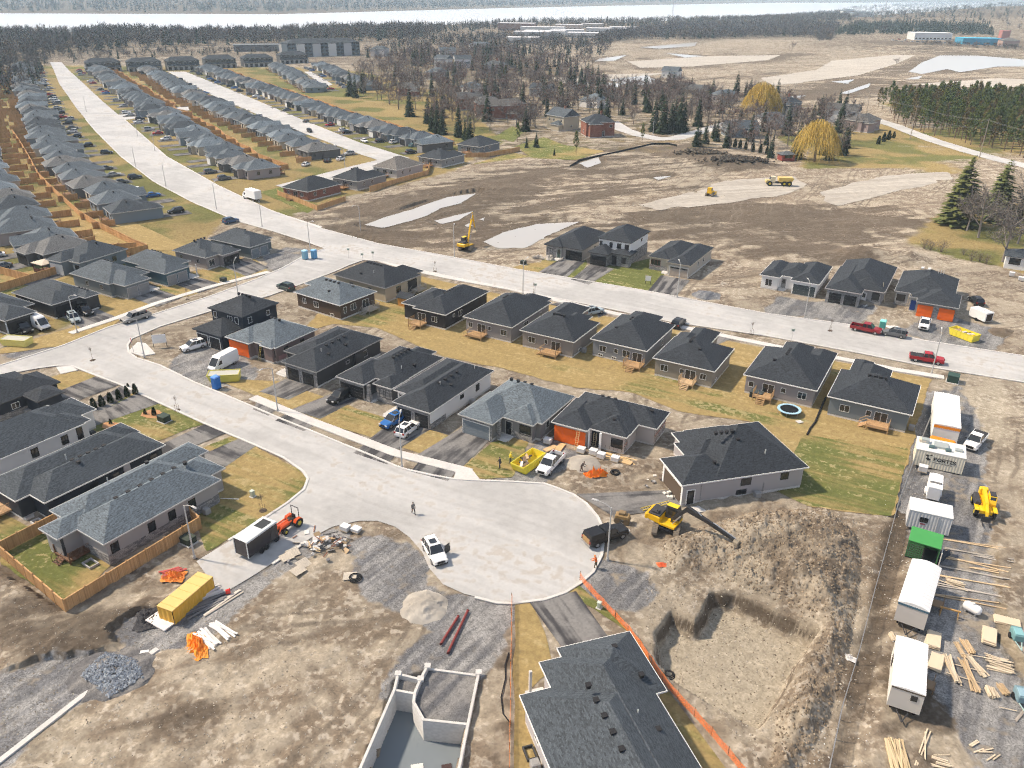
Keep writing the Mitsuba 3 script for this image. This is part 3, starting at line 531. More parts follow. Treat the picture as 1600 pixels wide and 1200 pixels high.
def garage_group(w, col, lights=0, trim=OFFW):
    def make():
        out = []
        for k in range(4): out.append(('panel', bev(-w / 2, -.05, .03 + k * .56, w / 2, .02, .57 + k * .56, .02), 'm_paint', col))
        out.append(('trim', cat([box(-w / 2 - .12, -.08, 0, -w / 2, .02, 2.42), box(w / 2, -.08, 0, w / 2 + .12, .02, 2.42), box(-w / 2, -.08, 2.28, w / 2, .02, 2.42)]), 'm_paint', trim))
        if lights == 1:
            for k in range(4): out.append(('pane', box(-w / 2 + .15, -.065, .16 + k * .56, -w / 2 + .75, -.04, .44 + k * .56), 'm_glass', OFFW))
        if lights == 2:
            out.append(('pane', box(-w / 2 + .2, -.065, 1.83, w / 2 - .2, -.04, 2.12), 'm_glass', OFFW))
        return out
    return group('garage_%d_%d_%d_%d' % (w * 100, col[0] * 1000, lights, trim[0] * 1000), make)
def door_group(col, trim):
    def make():
        return [('panel', bev(-.5, -.06, 0, .5, .02, 2.1, .02), 'm_paint', col), ('frame', cat([box(-.62, -.08, 0, -.5, .02, 2.22), box(.5, -.08, 0, .62, .02, 2.22), box(-.5, -.08, 2.1, .5, .02, 2.22)]), 'm_paint', trim),
                ('pane', box(-.3, -.075, 1.0, .3, -.05, 1.9), 'm_glass', col)]
    return group('door_%d_%d' % (col[0] * 1000, trim[0] * 1000), make)
def vent_group(): return group('roof_vent', lambda: [('vent', cat([bev(-.2, -.2, -.25, .2, .2, .16, .05), box(-.25, -.25, .16, .25, .25, .2)]), 'm_paint', (.02, .02, .022))])
def stack_group(): return group('vent_stack', lambda: [('stack', tube((0, 0, -.3), (0, 0, .55), .07, n=8), 'm_paint', (.5, .5, .48))])
def ac_group(): return group('air_conditioner', lambda: [('unit', cat([bev(-.4, -.4, .05, .4, .4, .85, .05), tube((0, 0, .85), (0, 0, .88), .33, n=12)]), 'm_paint', (.3, .3, .3))])
WOODC = (.42, .27, .14)
def deck_group(w, d, h, col, stair):
    def make():
        o = []
        nb = int(d / .28)
        for k in range(nb): o.append(('board', box(-w / 2, -d + k * d / nb, h - .04, w / 2, -d + (k + 1) * d / nb - .02, h), 'm_paint', tuple(c * (.9 + .2 * ((k * 7) % 5) / 4) for c in col)))
        o.append(('beam', cat([box(-w / 2, -d, h - .24, w / 2, -d + .05, h - .041), box(-w / 2, -d + .05, h - .24, -w / 2 + .05, 0, h - .041), box(w / 2 - .05, -d + .05, h - .24, w / 2, 0, h - .041)]), 'm_paint', col))
        for x in (-w / 2 + .06, w / 2 - .06): o.append(('post', box(x - .06, -d + .06, -.2, x + .06, -d + .18, h + 1.0), 'm_paint', col))
        rail = []
        spans = [((-w / 2 + .03, -d + .12), (-w / 2 + .03, 0)), ((w / 2 - .03, -d + .12), (w / 2 - .03, 0)), ((-w / 2 + .12, -d + .1), (w / 2 - .12, -d + .1))]
        for k, (a, b) in enumerate(spans):
            if stair == k: continue
            rail.append(tube((*a, h + .98), (*b, h + .98), .045, n=4)); rail.append(tube((*a, h + .12), (*b, h + .12), .03, n=4))
            n = int(np.hypot(b[0] - a[0], b[1] - a[1]) / .16)
            for i in range(1, n): rail.append(tube((a[0] + (b[0] - a[0]) * i / n, a[1] + (b[1] - a[1]) * i / n, h + .12), (a[0] + (b[0] - a[0]) * i / n, a[1] + (b[1] - a[1]) * i / n, h + .98), .018, n=3, cap=False))
        o.append(('railing', cat(rail), 'm_paint', col))
        st = []
        ns = max(2, int(h / .19))
        for k in range(ns):
            zz = h - (k + 1) * h / (ns + .5)
            if stair == 2: st.append(box(-.6, -d - .27 * (k + 1), zz - .04, .6, -d - .27 * k, zz))
            else:
                s = -1 if stair == 0 else 1
                xa, xb = sorted((s * w / 2 + s * .27 * k, s * w / 2 + s * .27 * (k + 1)))
                st.append(box(xa, -d * .75, zz - .04, xb, -d * .2, zz))
        for q in ((-.6, .6) if stair == 2 else (-d * .75, -d * .2)):
            if stair == 2: st.append(tube((q, -d, h - .12), (q, -d - .27 * ns, .0), .07, n=4)); st.append(tube((q, -d, h + .9), (q, -d - .27 * ns, .95), .04, n=4)); st.append(tube((q, -d - .27 * ns, .0), (q, -d - .27 * ns, .95), .04, n=4))
            else: st.append(tube((s * w / 2, q, h - .12), (s * (w / 2 + .27 * ns), q, .0), .07, n=4)); st.append(tube((s * w / 2, q, h + .9), (s * (w / 2 + .27 * ns), q, .95), .04, n=4)); st.append(tube((s * (w / 2 + .27 * ns), q, .0), (s * (w / 2 + .27 * ns), q, .95), .04, n=4))
        o.append(('stair', cat(st), 'm_paint', col))
        return o
    return group('deck_%d_%d_%d_%d_%d' % (w * 10, d * 10, h * 10, stair, col[0] * 1000), make)
IN = .45
SIDE_ROT = {'F': 0, 'B': 180, 'L': -90, 'R': 90}
class House:
    def __init__(s, label, anchor, rot, rects, roof, wall, trim=WHITE, name='bungalow', cat_='house', grp=None, wallmat='m_siding', base=.35, stone=None, fascia=None, ground=0.0, pitch=.5, wall_in=IN):
        s.k = thing(name, label, cat_, grp)
        s.M = mat(anchor[0], anchor[1], ground, rot); s.rot = rot; s.rects = rects; s.trim = trim; s.base = base; s.wall_in = wall_in
        rr = [tuple(r[:5]) + (r[5] if len(r) > 5 else pitch,) + tuple(r[6:]) for r in rects]
        s.rr = rr
        s.roof = part(s.k, 'roof', xf(roof_mesh(rr), s.M), 'm_roof', uv=roof)
        lv = {}
        for r in rr: lv.setdefault(r[4], []).append(sbox(r[0], r[1], r[2], r[3]))
        fa = []; walls = []
        for ze, bs in lv.items():
            U = unary_union(bs); fa.append(ring_band(U, ze - .15, ze + .02))
            walls.append(extrude(U.buffer(-wall_in, join_style=2), base if ze < 4.5 or len(lv) == 1 else base - .004, ze + .02))
        s.U = unary_union([b for bs in lv.values() for b in bs])
        part(s.k, 'fascia', xf(cat(fa), s.M), 'm_paint', fascia or trim)
        s.wall = part(s.k, 'wall', xf(cat(walls), s.M), wallmat, wall if wallmat not in ('m_brick',) else wall)
        part(s.k, 'foundation', xf(extrude(s.U.buffer(-wall_in - .03, join_style=2), -.9, base + .01), s.M), 'm_concrete')
        if stone:                                                          # veneer band round the front
            for r, z0, z1 in stone: part(s.k, 'stone_veneer', xf(box(r[0], r[1] + (.027 if r[3] - r[1] < .15 else 0), z0, r[2], r[3], z1), s.M), 'm_stone')
        for r in rr:                                                       # gable ends
            if len(r) > 6 and r[6] == 'gable':
                ax = r[7] if len(r) > 7 else ('x' if r[2] - r[0] > r[3] - r[1] else 'y')
                if ax == 'y':
                    h = (r[2] - r[0]) / 2 * r[5]
                    tri = [(r[0] + .35, r[4]), (r[2] - .35, r[4]), ((r[0] + r[2]) / 2, r[4] + h - .2)]
                    g3 = hull([(x, y, z) for x, z in tri for y in (r[1] - .03, r[1] + .02)])
                else:
                    h = (r[3] - r[1]) / 2 * r[5]
                    tri = [(r[1] + .35, r[4]), (r[3] - .35, r[4]), ((r[1] + r[3]) / 2, r[4] + h - .2)]
                    g3 = hull([(x, y, z) for y, z in tri for x in (r[0] - .03, r[0] + .02)])
                part(s.k, 'gable', xf(g3, s.M), 'm_siding', wall)
    def at(s, side, i, a, z, out=0.0):
        """Matrix on a wall: side of roof rectangle i, position a along it (local x or y), height z."""
        r = s.rects[i]; w = s.wall_in - out
        x, y = {'F': (a, r[1] + w), 'B': (a, r[3] - w), 'L': (r[0] + w, a), 'R': (r[2] - w, a)}[side]
        return s.M @ mat(x, y, z, SIDE_ROT[side])
    def win(s, side, i, a, z=1.3, w=1.2, h=1.1, split=2, frame=None):
        pplace(s.k, 'window', window_group(w, h, frame or s.trim, split), s.at(side, i, a, z)); return s
    def garage(s, side, i, a, w=2.6, col=DK, lights=0, trim=None):
        pplace(s.k, 'garage_door', garage_group(w, col, lights, trim or s.trim), s.at(side, i, a, .06)); return s
    def door(s, side, i, a, col=DK, z=None):
        pplace(s.k, 'door', door_group(col, s.trim), s.at(side, i, a, s.base if z is None else z)); return s
    def patio(s, side, i, a): return s.win(side, i, a, s.base + .1, 1.9, 2.05, 2)
    def vents(s, pts, stacks=()):
        for x, y, zz in pts: pplace(s.k, 'roof_vent', vent_group(), s.M @ mat(x, y, zz))
        for x, y, zz in stacks: pplace(s.k, 'vent_stack', stack_group(), s.M @ mat(x, y, zz))
        return s
    def ridge_vents(s, i, n, off=.5, sp=1.0, start=0., side=1):
        x0, y0, x1, y1, ze, p = s.rr[i][:6]
        w, d = x1 - x0, y1 - y0; t = min(w, d) / 2
        for k in range(n):
            q = start + (k - (n - 1) / 2) * sp
            if w > d: c = ((x0 + x1) / 2 + q, (y0 + y1) / 2 + off * side)
            else: c = ((x0 + x1) / 2 + off * side, (y0 + y1) / 2 + q)
            pplace(s.k, 'roof_vent', vent_group(), s.M @ mat(c[0], c[1], ze + (t - off) * p + .02))
        return s
    def deck(s, side, i, a, w=3.2, d=2.4, h=.75, stair=2, col=WOODC):
        pplace(s.k, 'deck', deck_group(w, d, h, col, stair), s.at(side, i, a, 0)); return s
    def step(s, side, i, a, w=2.2, d=1.5, h=.22):
        part(s.k, 'porch_step', xf(cat([box(-w / 2, -d, -.1, w / 2, .0, h), box(-w / 2 + .2, -d - .4, -.1, w / 2 - .2, -d, h * .5)]), s.at(side, i, a, 0)), 'm_concrete'); return s
    def post(s, x, y, h=2.9, r=.13, col=None):
        part(s.k, 'porch_post', xf(cat([box(-r, -r, 0, r, r, h), box(-r - .08, -r - .08, 0, r + .08, r + .08, .8)]), s.M @ mat(x, y, 0)), 'm_paint', col or s.trim); return s
    def ac(s, side, i, a): pplace(s.k, 'air_conditioner', ac_group(), s.at(side, i, a, 0, .7)); return s
    def slab(s, name, m, bsdf, col=None, label=None): part(s.k, name, xf(m, s.M), bsdf, col, label=label); return s
def tarp(w, h, seed, n=14):
    """A hanging sheet with folds, in the plane y = 0."""
    x, zz = np.meshgrid(np.linspace(-w / 2, w / 2, n * 2), np.linspace(0, h, n))
    q = np.column_stack([x.ravel(), np.zeros(x.size), zz.ravel()])
    y = -.04 - .16 * meshkit.fbm(q * 1.6 + seed, 3, seed) * (1 - (zz.ravel() / h) ** 3 * .8)
    v = np.column_stack([x.ravel(), y, zz.ravel()])
    i, j = np.meshgrid(np.arange(n * 2 - 1), np.arange(n - 1)); k = (j * n * 2 + i).ravel()
    return v, np.vstack([np.column_stack([k, k + 1, k + n * 2 + 1]), np.column_stack([k, k + n * 2 + 1, k + n * 2])])
ORANGE = (.75, .13, .012)
def ladder(h=4.0, w=.42):
    ms = [tube((x, 0, 0), (x, 0, h), .03, n=4) for x in (-w / 2, w / 2)] + [tube((-w / 2, 0, k), (w / 2, 0, k), .018, n=4, cap=False) for k in np.arange(.3, h, .3)]
    return cat(ms)

# ---- north side of the cul-de-sac street, from the far end
A = House('two storey black house with attached double garage beside the empty corner lot', (-52.65,134.01), -31, [(-8.4, 4.4, .9, 13.6, 5.8, .45), (-7.9, 0, -.2, 8, 3.2, .42)], CH, NAVY, NAVY, 'two_storey_house', fascia=NAVY)
A.garage('F', 1, -5.9, 2.7, BLACK, 1, OFFW).garage('F', 1, -2.6, 2.7, BLACK, 1, OFFW).win('F', 0, -1.2, 3.9, 1.0, 1.3, 1, WHITE).win('F', 0, -7.0, 3.9, .9, 1.3, 1, WHITE).win('F', 0, -3.0, 4.2, 1.3, .9, 2, WHITE).win('R', 0, 6.5, 3.9, .9, 1.2, 1, WHITE).win('R', 0, 11, 4.0, .8, 1.0, 1, WHITE).ridge_vents(0, 4).vents([(-3, 5.2, 4.9)])
B = House('grey roofed bungalow under construction with orange tarp over its garage and bare wrapped walls', (-52.18,134.32), -31, [(0, 0, 6.2, 8, 3.2), (.5, 1.1, 11.6, 11.7, 3.2), (8.2, .6, 11.2, 5, 3.2)], GR, (.22, .17, .16), OFFW, fascia=OFFW)
part(B.k, 'tarp', xf(tarp(5.0, 2.5, 3), B.at('F', 0, 3.0, .15)), 'm_paint', ORANGE)
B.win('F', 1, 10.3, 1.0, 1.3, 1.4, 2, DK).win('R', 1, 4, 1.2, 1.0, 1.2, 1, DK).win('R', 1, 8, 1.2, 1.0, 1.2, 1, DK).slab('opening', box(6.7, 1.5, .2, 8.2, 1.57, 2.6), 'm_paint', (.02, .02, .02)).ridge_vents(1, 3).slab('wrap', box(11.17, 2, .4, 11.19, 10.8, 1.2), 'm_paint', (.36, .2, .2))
part(B.k, 'ladder', xf(ladder(3.6), B.M @ mat(7.6, .6, 0) @ mat(tilt=-16)), 'm_paint', (.6, .45, .1))
C = House('black bungalow with double black garage doors and a narrow porch on its left', (-32.29,119.55), -31, [(-8.1, 0, 0, 17.2, 3.2), (-11, 3.5, -3, 17.2, 3.2, .4)], CH, DK, (.09, .09, .09), stone=[((-7.68, .42, -.42, .5), 0, 3.1)], fascia=(.25, .25, .25))
C.garage('F', 0, -5.8, 2.6, BLACK, 1, GREY).garage('F', 0, -2.4, 2.6, BLACK, 1, GREY).door('F', 1, -9.2, BLACK).step('F', 1, -9.3, 2.6, 3.0).post(-10.5, .9 + 3, 2.9).win('R', 0, 8, 1.6, .9, .6, 1, LGREY).win('R', 0, 12.6, 1.2, 1.1, 1.2, 1, LGREY).slab('bump_out', box(-.44, 9.5, .3, .1, 11.6, 3.05), 'm_siding', DK).ridge_vents(0, 4, .6, 1.5).vents([(-1.8, 5, 4.15), (-2, 9.5, 4.2)], [(-2.9, 4.5, 4.6)])
D = House('charcoal roofed bungalow with stone entry pillars and a dark car in front', (-28.84,118.16), -31, [(0, 0, 6, 9, 3.2), (1.0, 3.0, 10.6, 15.5, 3.2), (6.8, 1.2, 10.7, 6, 3.2), (3.7, 4.5, 8, 17, 3.2)], CH, (.10, .10, .105), (.5, .5, .5), stone=[((.43, .4, 5.57, .48), 0, 3.1), ((7.22, 1.6, 10.27, 1.68), 0, 3.1)])
D.garage('F', 0, 3, 4.9, BLACK, 0, GREY).win('F', 2, 8.2, .9, 1.0, 1.6, 1, DK).win('F', 2, 9.5, .9, 1.0, 1.6, 1, DK).slab('porch_pillar', cat([box(6.1, .5, 0, 6.6, 1.0, 3.0), box(6.0, .4, 0, 6.7, 1.1, 1.2)]), 'm_stone').door('F', 1, 6.4, BLACK).step('F', 1, 6.4, 1.9, 2.6).ridge_vents(1, 5, .6, 1.0)
D.vents([(9.3, 9, 4.0)], [(8.6, 6.5, 4.1)])
E_ = House('bungalow with white siding, dark roof and two black garage doors with window strips', (-12.19,105.69), -31, [(-7.2, 0, 0, 17.9, 3.2), (-9.6, 3.3, -3, 17.9, 3.2, .4)], CH, WHITE, (.35, .35, .36), stone=[((-6.78, .4, -.42, .49), 0, 3.1), ((-.46, .45, -.39, 4.5), 0, 1.0)], fascia=(.5, .5, .5))
E_.garage('F', 0, -5.2, 2.5, BLACK, 1, GREY).garage('F', 0, -2.0, 2.5, BLACK, 1, GREY).door('F', 1, -8.3, BLACK).step('F', 1, -8.4, 2.3, 3.4).win('R', 0, 9, 1.7, 1.0, .7, 1, DK).win('R', 0, 13.5, 1.2, 1.0, 1.2, 1, DK).ridge_vents(0, 4, .6, 1.6).vents([(-1.8, 8, 4.1)], [(-2.8, 6.5, 4.6), (-2.0, 15, 4.1)]).ac('R', 0, 11)
F_h = House('pale grey roofed bungalow with single wide grey garage door at the end of the sidewalk', (-8.07,105.57), -31, [(0, 0, 6.2, 9, 3.2, .55), (.3, 4, 12.2, 14.6, 3.2, .55), (6.0, 2.8, 11.4, 9, 3.2, .55)], GR, (.20, .20, .205), (.42, .42, .41), stone=[((.43, .4, 5.77, .49), 0, 3.1), ((6.43, 3.2, 10.97, 3.29), 0, 1.2)])
F_h.garage('F', 0, 3, 4.6, BLUEG, 0, OFFW).win('F', 2, 9.8, 1.0, 1.9, 1.6, 3, BLACK).door('F', 2, 7.0, BLACK).step('F', 2, 6.9, 1.9, 1.5).win('R', 1, 6.5, 1.3, 1, 1.2, 1, OFFW).win('R', 1, 11, 1.3, 1, 1.2, 1, OFFW).ridge_vents(1, 4, .5, 1.2, -1).slab('porch_pillar', box(5.9, 1.5, 0, 6.4, 2.0, 3.0), 'm_stone')
G_ = House('unfinished bungalow with bare sheathing walls and an orange tarp across its garage opening', (5.78,103.47), -28, [(0, 0, 5.8, 9, 3.2), (.4, 2.0, 11.6, 11.6, 3.2), (5.6, .9, 11.5, 7, 3.2), (6, 5.4, 14.4, 11.5, 3.2)], CH, (.46, .42, .39), WHITE, wallmat='m_paint', fascia=OFFW)
part(G_.k, 'tarp', xf(tarp(5.0, 2.5, 7), G_.at('F', 0, 2.9, .1)), 'm_paint', ORANGE)
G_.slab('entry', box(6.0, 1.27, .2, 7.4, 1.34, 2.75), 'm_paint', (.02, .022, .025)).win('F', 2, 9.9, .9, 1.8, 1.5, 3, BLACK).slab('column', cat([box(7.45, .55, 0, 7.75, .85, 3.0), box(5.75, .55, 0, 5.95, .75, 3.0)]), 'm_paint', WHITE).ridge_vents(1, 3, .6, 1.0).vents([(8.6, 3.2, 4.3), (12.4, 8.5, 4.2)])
for k, (x, y0, y1) in enumerate(((11.07, 1.4, 5.2), (13.97, 5.9, 11.0))):
    for q in np.arange(y0, y1, .62): G_.slab('sheathing_seam', box(x - .03, q, .4, x + .015, q + .11, 3.0), 'm_paint', (.09, .07, .06))
    G_.slab('sheathing_seam', box(x - .03, y0, 1.55, x + .018, y1, 1.68), 'm_paint', (.5, .2, .15))
for q in np.arange(8.2, 11.2, .62): G_.slab('sheathing_seam', box(q, 1.33, .4, q + .05, 1.37, .9), 'm_paint', (.14, .11, .10))
part(G_.k, 'ladder', xf(ladder(3.4), G_.M @ mat(4.4, -.7, 0) @ mat(tilt=-14)), 'm_paint', (.8, .62, .3))
part(G_.k, 'ladder', xf(ladder(2.6), G_.M @ mat(6.6, .9, 0) @ mat(tilt=-6)), 'm_paint', (.5, .4, .25))
H_ = House('large light grey house with steep charcoal roof beside the digging excavator', (21.86,86.48), -75, [(-6.9, 0, 0, 7.5, 3.4, .55), (-13.0, 4.5, 0, 18.4, 3.4, .62), (-10.2, 3.6, -4, 11, 3.4, .6), (-13.2, 6.5, -7, 13, 3.4, .6)], CH, (.40, .38, .385), WHITE, fascia=WHITE)
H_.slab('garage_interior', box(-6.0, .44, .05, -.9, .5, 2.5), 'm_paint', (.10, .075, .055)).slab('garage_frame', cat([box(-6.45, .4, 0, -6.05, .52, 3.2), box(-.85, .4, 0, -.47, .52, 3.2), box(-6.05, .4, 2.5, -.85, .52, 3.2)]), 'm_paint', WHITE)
H_.door('R', 0, 1.6, BLACK, .06).win('R', 1, 9.5, 1.7, 1.5, 1.1, 2, DK).win('R', 1, 9.0, .35, 1.5, .75, 2, DK).win('R', 1, 15.2, 1.7, 1.2, 1.1, 2, DK).ac('R', 1, 11).ridge_vents(1, 4, .8, .8, -3, 1).vents([(-2.3, 5.6, 4.7), (-4.6, 10, 6.2)], [(-2.4, 13, 5.0)]).slab('loading_ramp', hull([(.2, .9, 0), (1.6, .6, 0), (.2, 3.6, .0), (1.6, 3.6, .0), (.2, .9, .06), (1.6, .6, .06), (.2, 3.6, .06), (1.6, 3.6, .06)]), 'm_concrete')
H_.slab('service_pipe', cat([path([(-.35, 3.0, .3), (-.35, 3.0, 2.8)], .04), path([(-.38, 12.2, .3), (-.38, 12.2, 1.7)], .05)]), 'm_paint', (.3, .3, .3))
# ---- back row, fronts on the main road, decks on the yard side (front is -y)
def back_row(label, anchor, rects, roof, wall, trim=OFFW, rot=150, **k): return House(label, anchor, rot, rects, roof, wall, trim, pitch=.5, **k)
b1 = House('brown sided bungalow with grey roof and a small back deck near the corner', (-34.4,150.2), 235, [(-10.6, -13.6, 0, 0, 3.4), (-10.6, -16, -5, -6, 3.4)], GR, BROWN, WHITE)
b1.win('R', 0, -11, 1.3, 1, 1.2).win('R', 0, -7.5, 1.2, 1.4, 1.3).win('R', 0, -3, .35, 1.1, .6).win('B', 0, -.9 - .8, 1.2, .8, 1.3, 1).win('B', 0, -4, 1.2, 1.5, 1.4).patio('B', 0, -7.5).deck('B', 0, -7.6, 3.0, 2.4, .8, 0, (.4, .36, .3)).ridge_vents(0, 4, .6, 1.2).vents([(-2.4, -5.5, 4.6), (-6.8, -3, 4.85)])
b2 = House('beige bungalow with charcoal roof on the corner lot behind the main road', (-26.9,160.6), 235, [(-11.5, -15.8, 0, 0, 3.4), (-14, -8, -6, -1.5, 3.4)], CH, BEIGE, (.3, .3, .3))
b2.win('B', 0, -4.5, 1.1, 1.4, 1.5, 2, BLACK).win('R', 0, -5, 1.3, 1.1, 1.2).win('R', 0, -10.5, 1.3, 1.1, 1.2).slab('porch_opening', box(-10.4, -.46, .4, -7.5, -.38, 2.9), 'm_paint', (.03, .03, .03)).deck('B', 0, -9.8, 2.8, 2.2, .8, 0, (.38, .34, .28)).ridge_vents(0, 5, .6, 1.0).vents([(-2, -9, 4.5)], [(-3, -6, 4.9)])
b3 = back_row('black bungalow with small wooden deck, nearest the orange garden shed', (-13.02,145.55), [(0, -16.3, 7.9, 0, 3.4), (2.5, -12, 11.5, -1, 3.4, .42)], CH, (.03, .03, .035))
b3.win('B', 0, 3.0, 1.2, 1.3, 1.2).patio('B', 0, 6.0).deck('B', 0, 6.3, 3.0, 2.3, .8, 2).win('L', 0, -3.5, 1.8, .7, .7, 1).win('L', 0, -5.8, 1.3, 1.2, 1.2).ridge_vents(0, 5, .5, .9)
b4 = back_row('grey bungalow with wooden deck, second from the garden shed', (-0.1,139.46), [(0, -16, 11, 0, 3.4), (1, -18, 7, -6, 3.4)], CH, (.25, .245, .25))
b4.win('B', 0, 2.0, 1.2, 1.4, 1.2).win('B', 0, 5.2, 1.6, .7, .8, 1).patio('B', 0, 7.0).deck('B', 0, 7.3, 3.2, 2.4, .8, 0).win('B', 0, 9.5, 1.3, 1, 1.1).win('L', 0, -6, 1.3, 2.0, 1.2, 3).win('L', 0, -12, 1.3, 1, 1.2).ridge_vents(0, 3, .6, .7)
b5 = back_row('taupe bungalow with wooden deck and stepped garage roof, beside the pale blue car', (11.07,132.74), [(0, -11.2, 11.3, 0, 3.4), (5.0, -17.6, 11.0, -4, 3.4), (2.6, -13.5, 7, -4, 3.4)], CH, (.24, .22, .21))
b5.win('B', 0, 8.9, 1.2, 1.5, 1.2).win('B', 0, 5.9, 1.6, .7, .9, 1).patio('B', 0, 3.9).deck('B', 0, 4.3, 3.2, 2.4, .8, 0).win('L', 0, -3.5, .35, 1.0, .6).ac('L', 0, -4).ridge_vents(0, 4, .6, .7)
b6 = back_row('blue grey bungalow with wooden deck and white patio door, third from the trampoline', (23.62,129.06), [(0, -14.5, 11, 0, 3.4), (3.4, -17.5, 9.5, -6, 3.4, .45)], CH, (.22, .235, .26), WHITE)
b6.win('B', 0, 8.6, 1.2, 1.4, 1.2).win('B', 0, 6.0, 1.5, .8, .9, 1).win('B', 0, 4.0, 1.1, 1.5, 1.4).patio('B', 0, 1.9).deck('B', 0, 2.0, 3.2, 2.4, .8, 2).win('B', 0, 9.0, .2, .9, .5).win('B', 0, 6.3, .2, .9, .5).win('L', 0, -9, 1.2, 1, 1.2).ridge_vents(0, 2, .6, 1.0).vents([(7.5, -3.5, 5.1)])
b7 = back_row('taupe brown bungalow with pale deck and stairs, second from the trampoline', (33.68,120.86), [(0, -11.3, 11, 0, 3.4), (4.3, -17.5, 9.3, -4, 3.4), (5.5, -14, 10.8, -4, 3.4)], CH, TAUPE, WHITE)
b7.win('B', 0, 8.9, 1.2, 1.3, 1.2).win('B', 0, 5.7, 1.5, .8, .9, 1).patio('B', 0, 4.2).deck('B', 0, 4.3, 2.6, 2.0, .8, 2, (.55, .40, .24)).win('B', 0, 2.0, 1.3, 1.1, 1.1).win('L', 0, -3, .3, .9, .6).ridge_vents(0, 4, .6, .6).vents([(4, -3.6, 5.2)])
b8 = back_row('mauve grey bungalow with raised deck beside the round trampoline', (48.4,114.05), [(0, -14, 11.8, 0, 3.4), (4, -18.1, 9, -5, 3.4), (0, -17.3, 4.3, -8, 3.4, .55)], CH, (.27, .25, .26), WHITE)
b8.win('B', 0, 2.2, 1.2, 1.4, 1.2).win('B', 0, 5.2, 1.5, .8, .9, 1).patio('B', 0, 7.6).deck('B', 0, 8.0, 3.0, 2.2, .9, 2).win('B', 0, 10.4, 1.3, .9, 1.0, 1).ridge_vents(0, 4, .6, .8).vents([(8, -4, 5.4)])
b9 = back_row('blue grey bungalow with small wooden deck, closest to the construction yard fence', (60.02,106.17), [(0, -11.8, 12.3, 0, 3.4), (4.7, -15.7, 10.5, -4, 3.4, .58), (7.8, -17.5, 11, -4, 3.4)], CH, BLUEG, WHITE)
b9.win('B', 0, 9.5, 1.2, 1.5, 1.2).win('B', 0, 6.0, 1.4, .8, 1.0, 1).patio('B', 0, 4.2).deck('B', 0, 4.3, 3.2, 2.0, .85, 0, (.5, .32, .17)).win('L', 0, -4, 1.2, 1, 1.1).ac('L', 0, -2).ridge_vents(0, 4, .6, .8)
# ---- houses across the main road
n1 = House('stone fronted bungalow with black garage, leftmost across the main road', (17,190.6), -30, [(-10.7, 0, 0, 17, 3.2), (-10.4, -.6, -5.4, 6, 3.2, .6)], CH, (.32, .31, .30), (.5, .5, .5), stone=[((-10.0, -.2, -5.8, -.1), 0, 3.0)], fascia=DK)
n1.garage('F', 0, -2.6, 4.2, BLACK, 1, DK).win('F', 1, -8.9, .9, 1.6, 1.5, 2, BLACK).door('F', 1, -6.4, (.05, .08, .07)).step('F', 1, -6.3, 1.8, 1.4).win('R', 0, 8, 1.5, .9, .7, 1, BLACK)
n2 = House('two storey house with white upper floor and dark garage across the main road', (28.2,187.7), -30, [(-9.0, 0, 0, 12.7, 5.9, .5)], CH, WHITE, BLACK, 'two_storey_house', fascia=DK, stone=[((-.47, .4, -.40, 12.3), .1, 3.1)])
part(n2.k, 'lower_roof', xf(roof_mesh([(-9.6, -3.6, -4.2, 3, 3.2, .55), (-5, -1.6, .7, 3, 3.2, .4)]), n2.M), 'm_roof', uv=CH)
part(n2.k, 'lower_wall', xf(cat([box(-9.1, -3.2, .1, -4.7, .5, 3.1), box(-4.7, -1.1, .1, .2, .5, 3.1)]), n2.M), 'm_stone')
part(n2.k, 'fascia', xf(ring_band(sbox(-9.6, -3.6, -4.2, 3).union(sbox(-5, -1.6, .7, 3)), 3.03, 3.25), n2.M), 'm_paint', DK)
pplace(n2.k, 'garage_door', garage_group(4.0, BLACK, 0, DK), n2.M @ mat(-6.9, -3.23, .06))
pplace(n2.k, 'door', door_group(BLACK, DK), n2.M @ mat(-3.6, -1.12, .3)); pplace(n2.k, 'window', window_group(1.2, 1.5, BLACK, 2), n2.M @ mat(-1.2, -1.12, .9))
for a, w in ((-8, .8), (-5.3, .8), (-3.2, 1.1), (-1.2, 1.1)): n2.win('F', 0, a, 3.9, w, 1.3, 1 if w < 1 else 2, BLACK)
n2.win('R', 0, 8, 4.4, .9, .7, 1, BLACK).win('R', 0, 5, 1.5, .9, .8, 1, BLACK)
n3 = House('tan stone bungalow with beige garage door beside the muddy empty lot', (41,178.6), -30, [(-6.0, 0, 0, 17.7, 3.2, .45), (-11.4, 2.9, -3, 17.5, 3.2, .45), (-11.4, 2.0, -6, 8, 3.2, .45)], CH, (.42, .385, .33), (.40, .36, .32), stone=[((-10.96, 2.4, -6.45, 2.5), 0, 1.3)], fascia=(.3, .27, .22))
n3.garage('F', 0, -2.9, 4.4, (.36, .31, .26), 2, OFFW).win('F', 2, -9.4, .9, 2.4, 1.7, 3, (.2, .06, .05)).door('F', 1, -5.2 - 1.2, (.30, .2, .15)).step('F', 1, -6.6, 1.6, 2.2).win('R', 0, 7, 1.2, .9, 1.2, 1, OFFW).win('R', 0, 11, 1.2, .9, 1.2, 1, OFFW)
n4 = House('white and grey bungalow with dark slate garage door and unpaved driveway', (66.8,166.8), -30, [(-6.2, -.5, 0, 14.5, 3.2, .5), (-9.9, 1.6, -3, 12, 3.2, .45), (-13.0, -.3, -8.5, 12, 3.2, .5)], CH, WHITE, WHITE, stone=[((-.5, .1, -.42, 13), 0, .9)])
n4.garage('F', 0, -3.1, 4.7, (.06, .075, .08), 0, WHITE).door('F', 1, -8.0, GREY).step('F', 1, -8.0, 1.7, 1.2).win('F', 2, -10.9, .8, 1.5, 1.6, 2, WHITE)
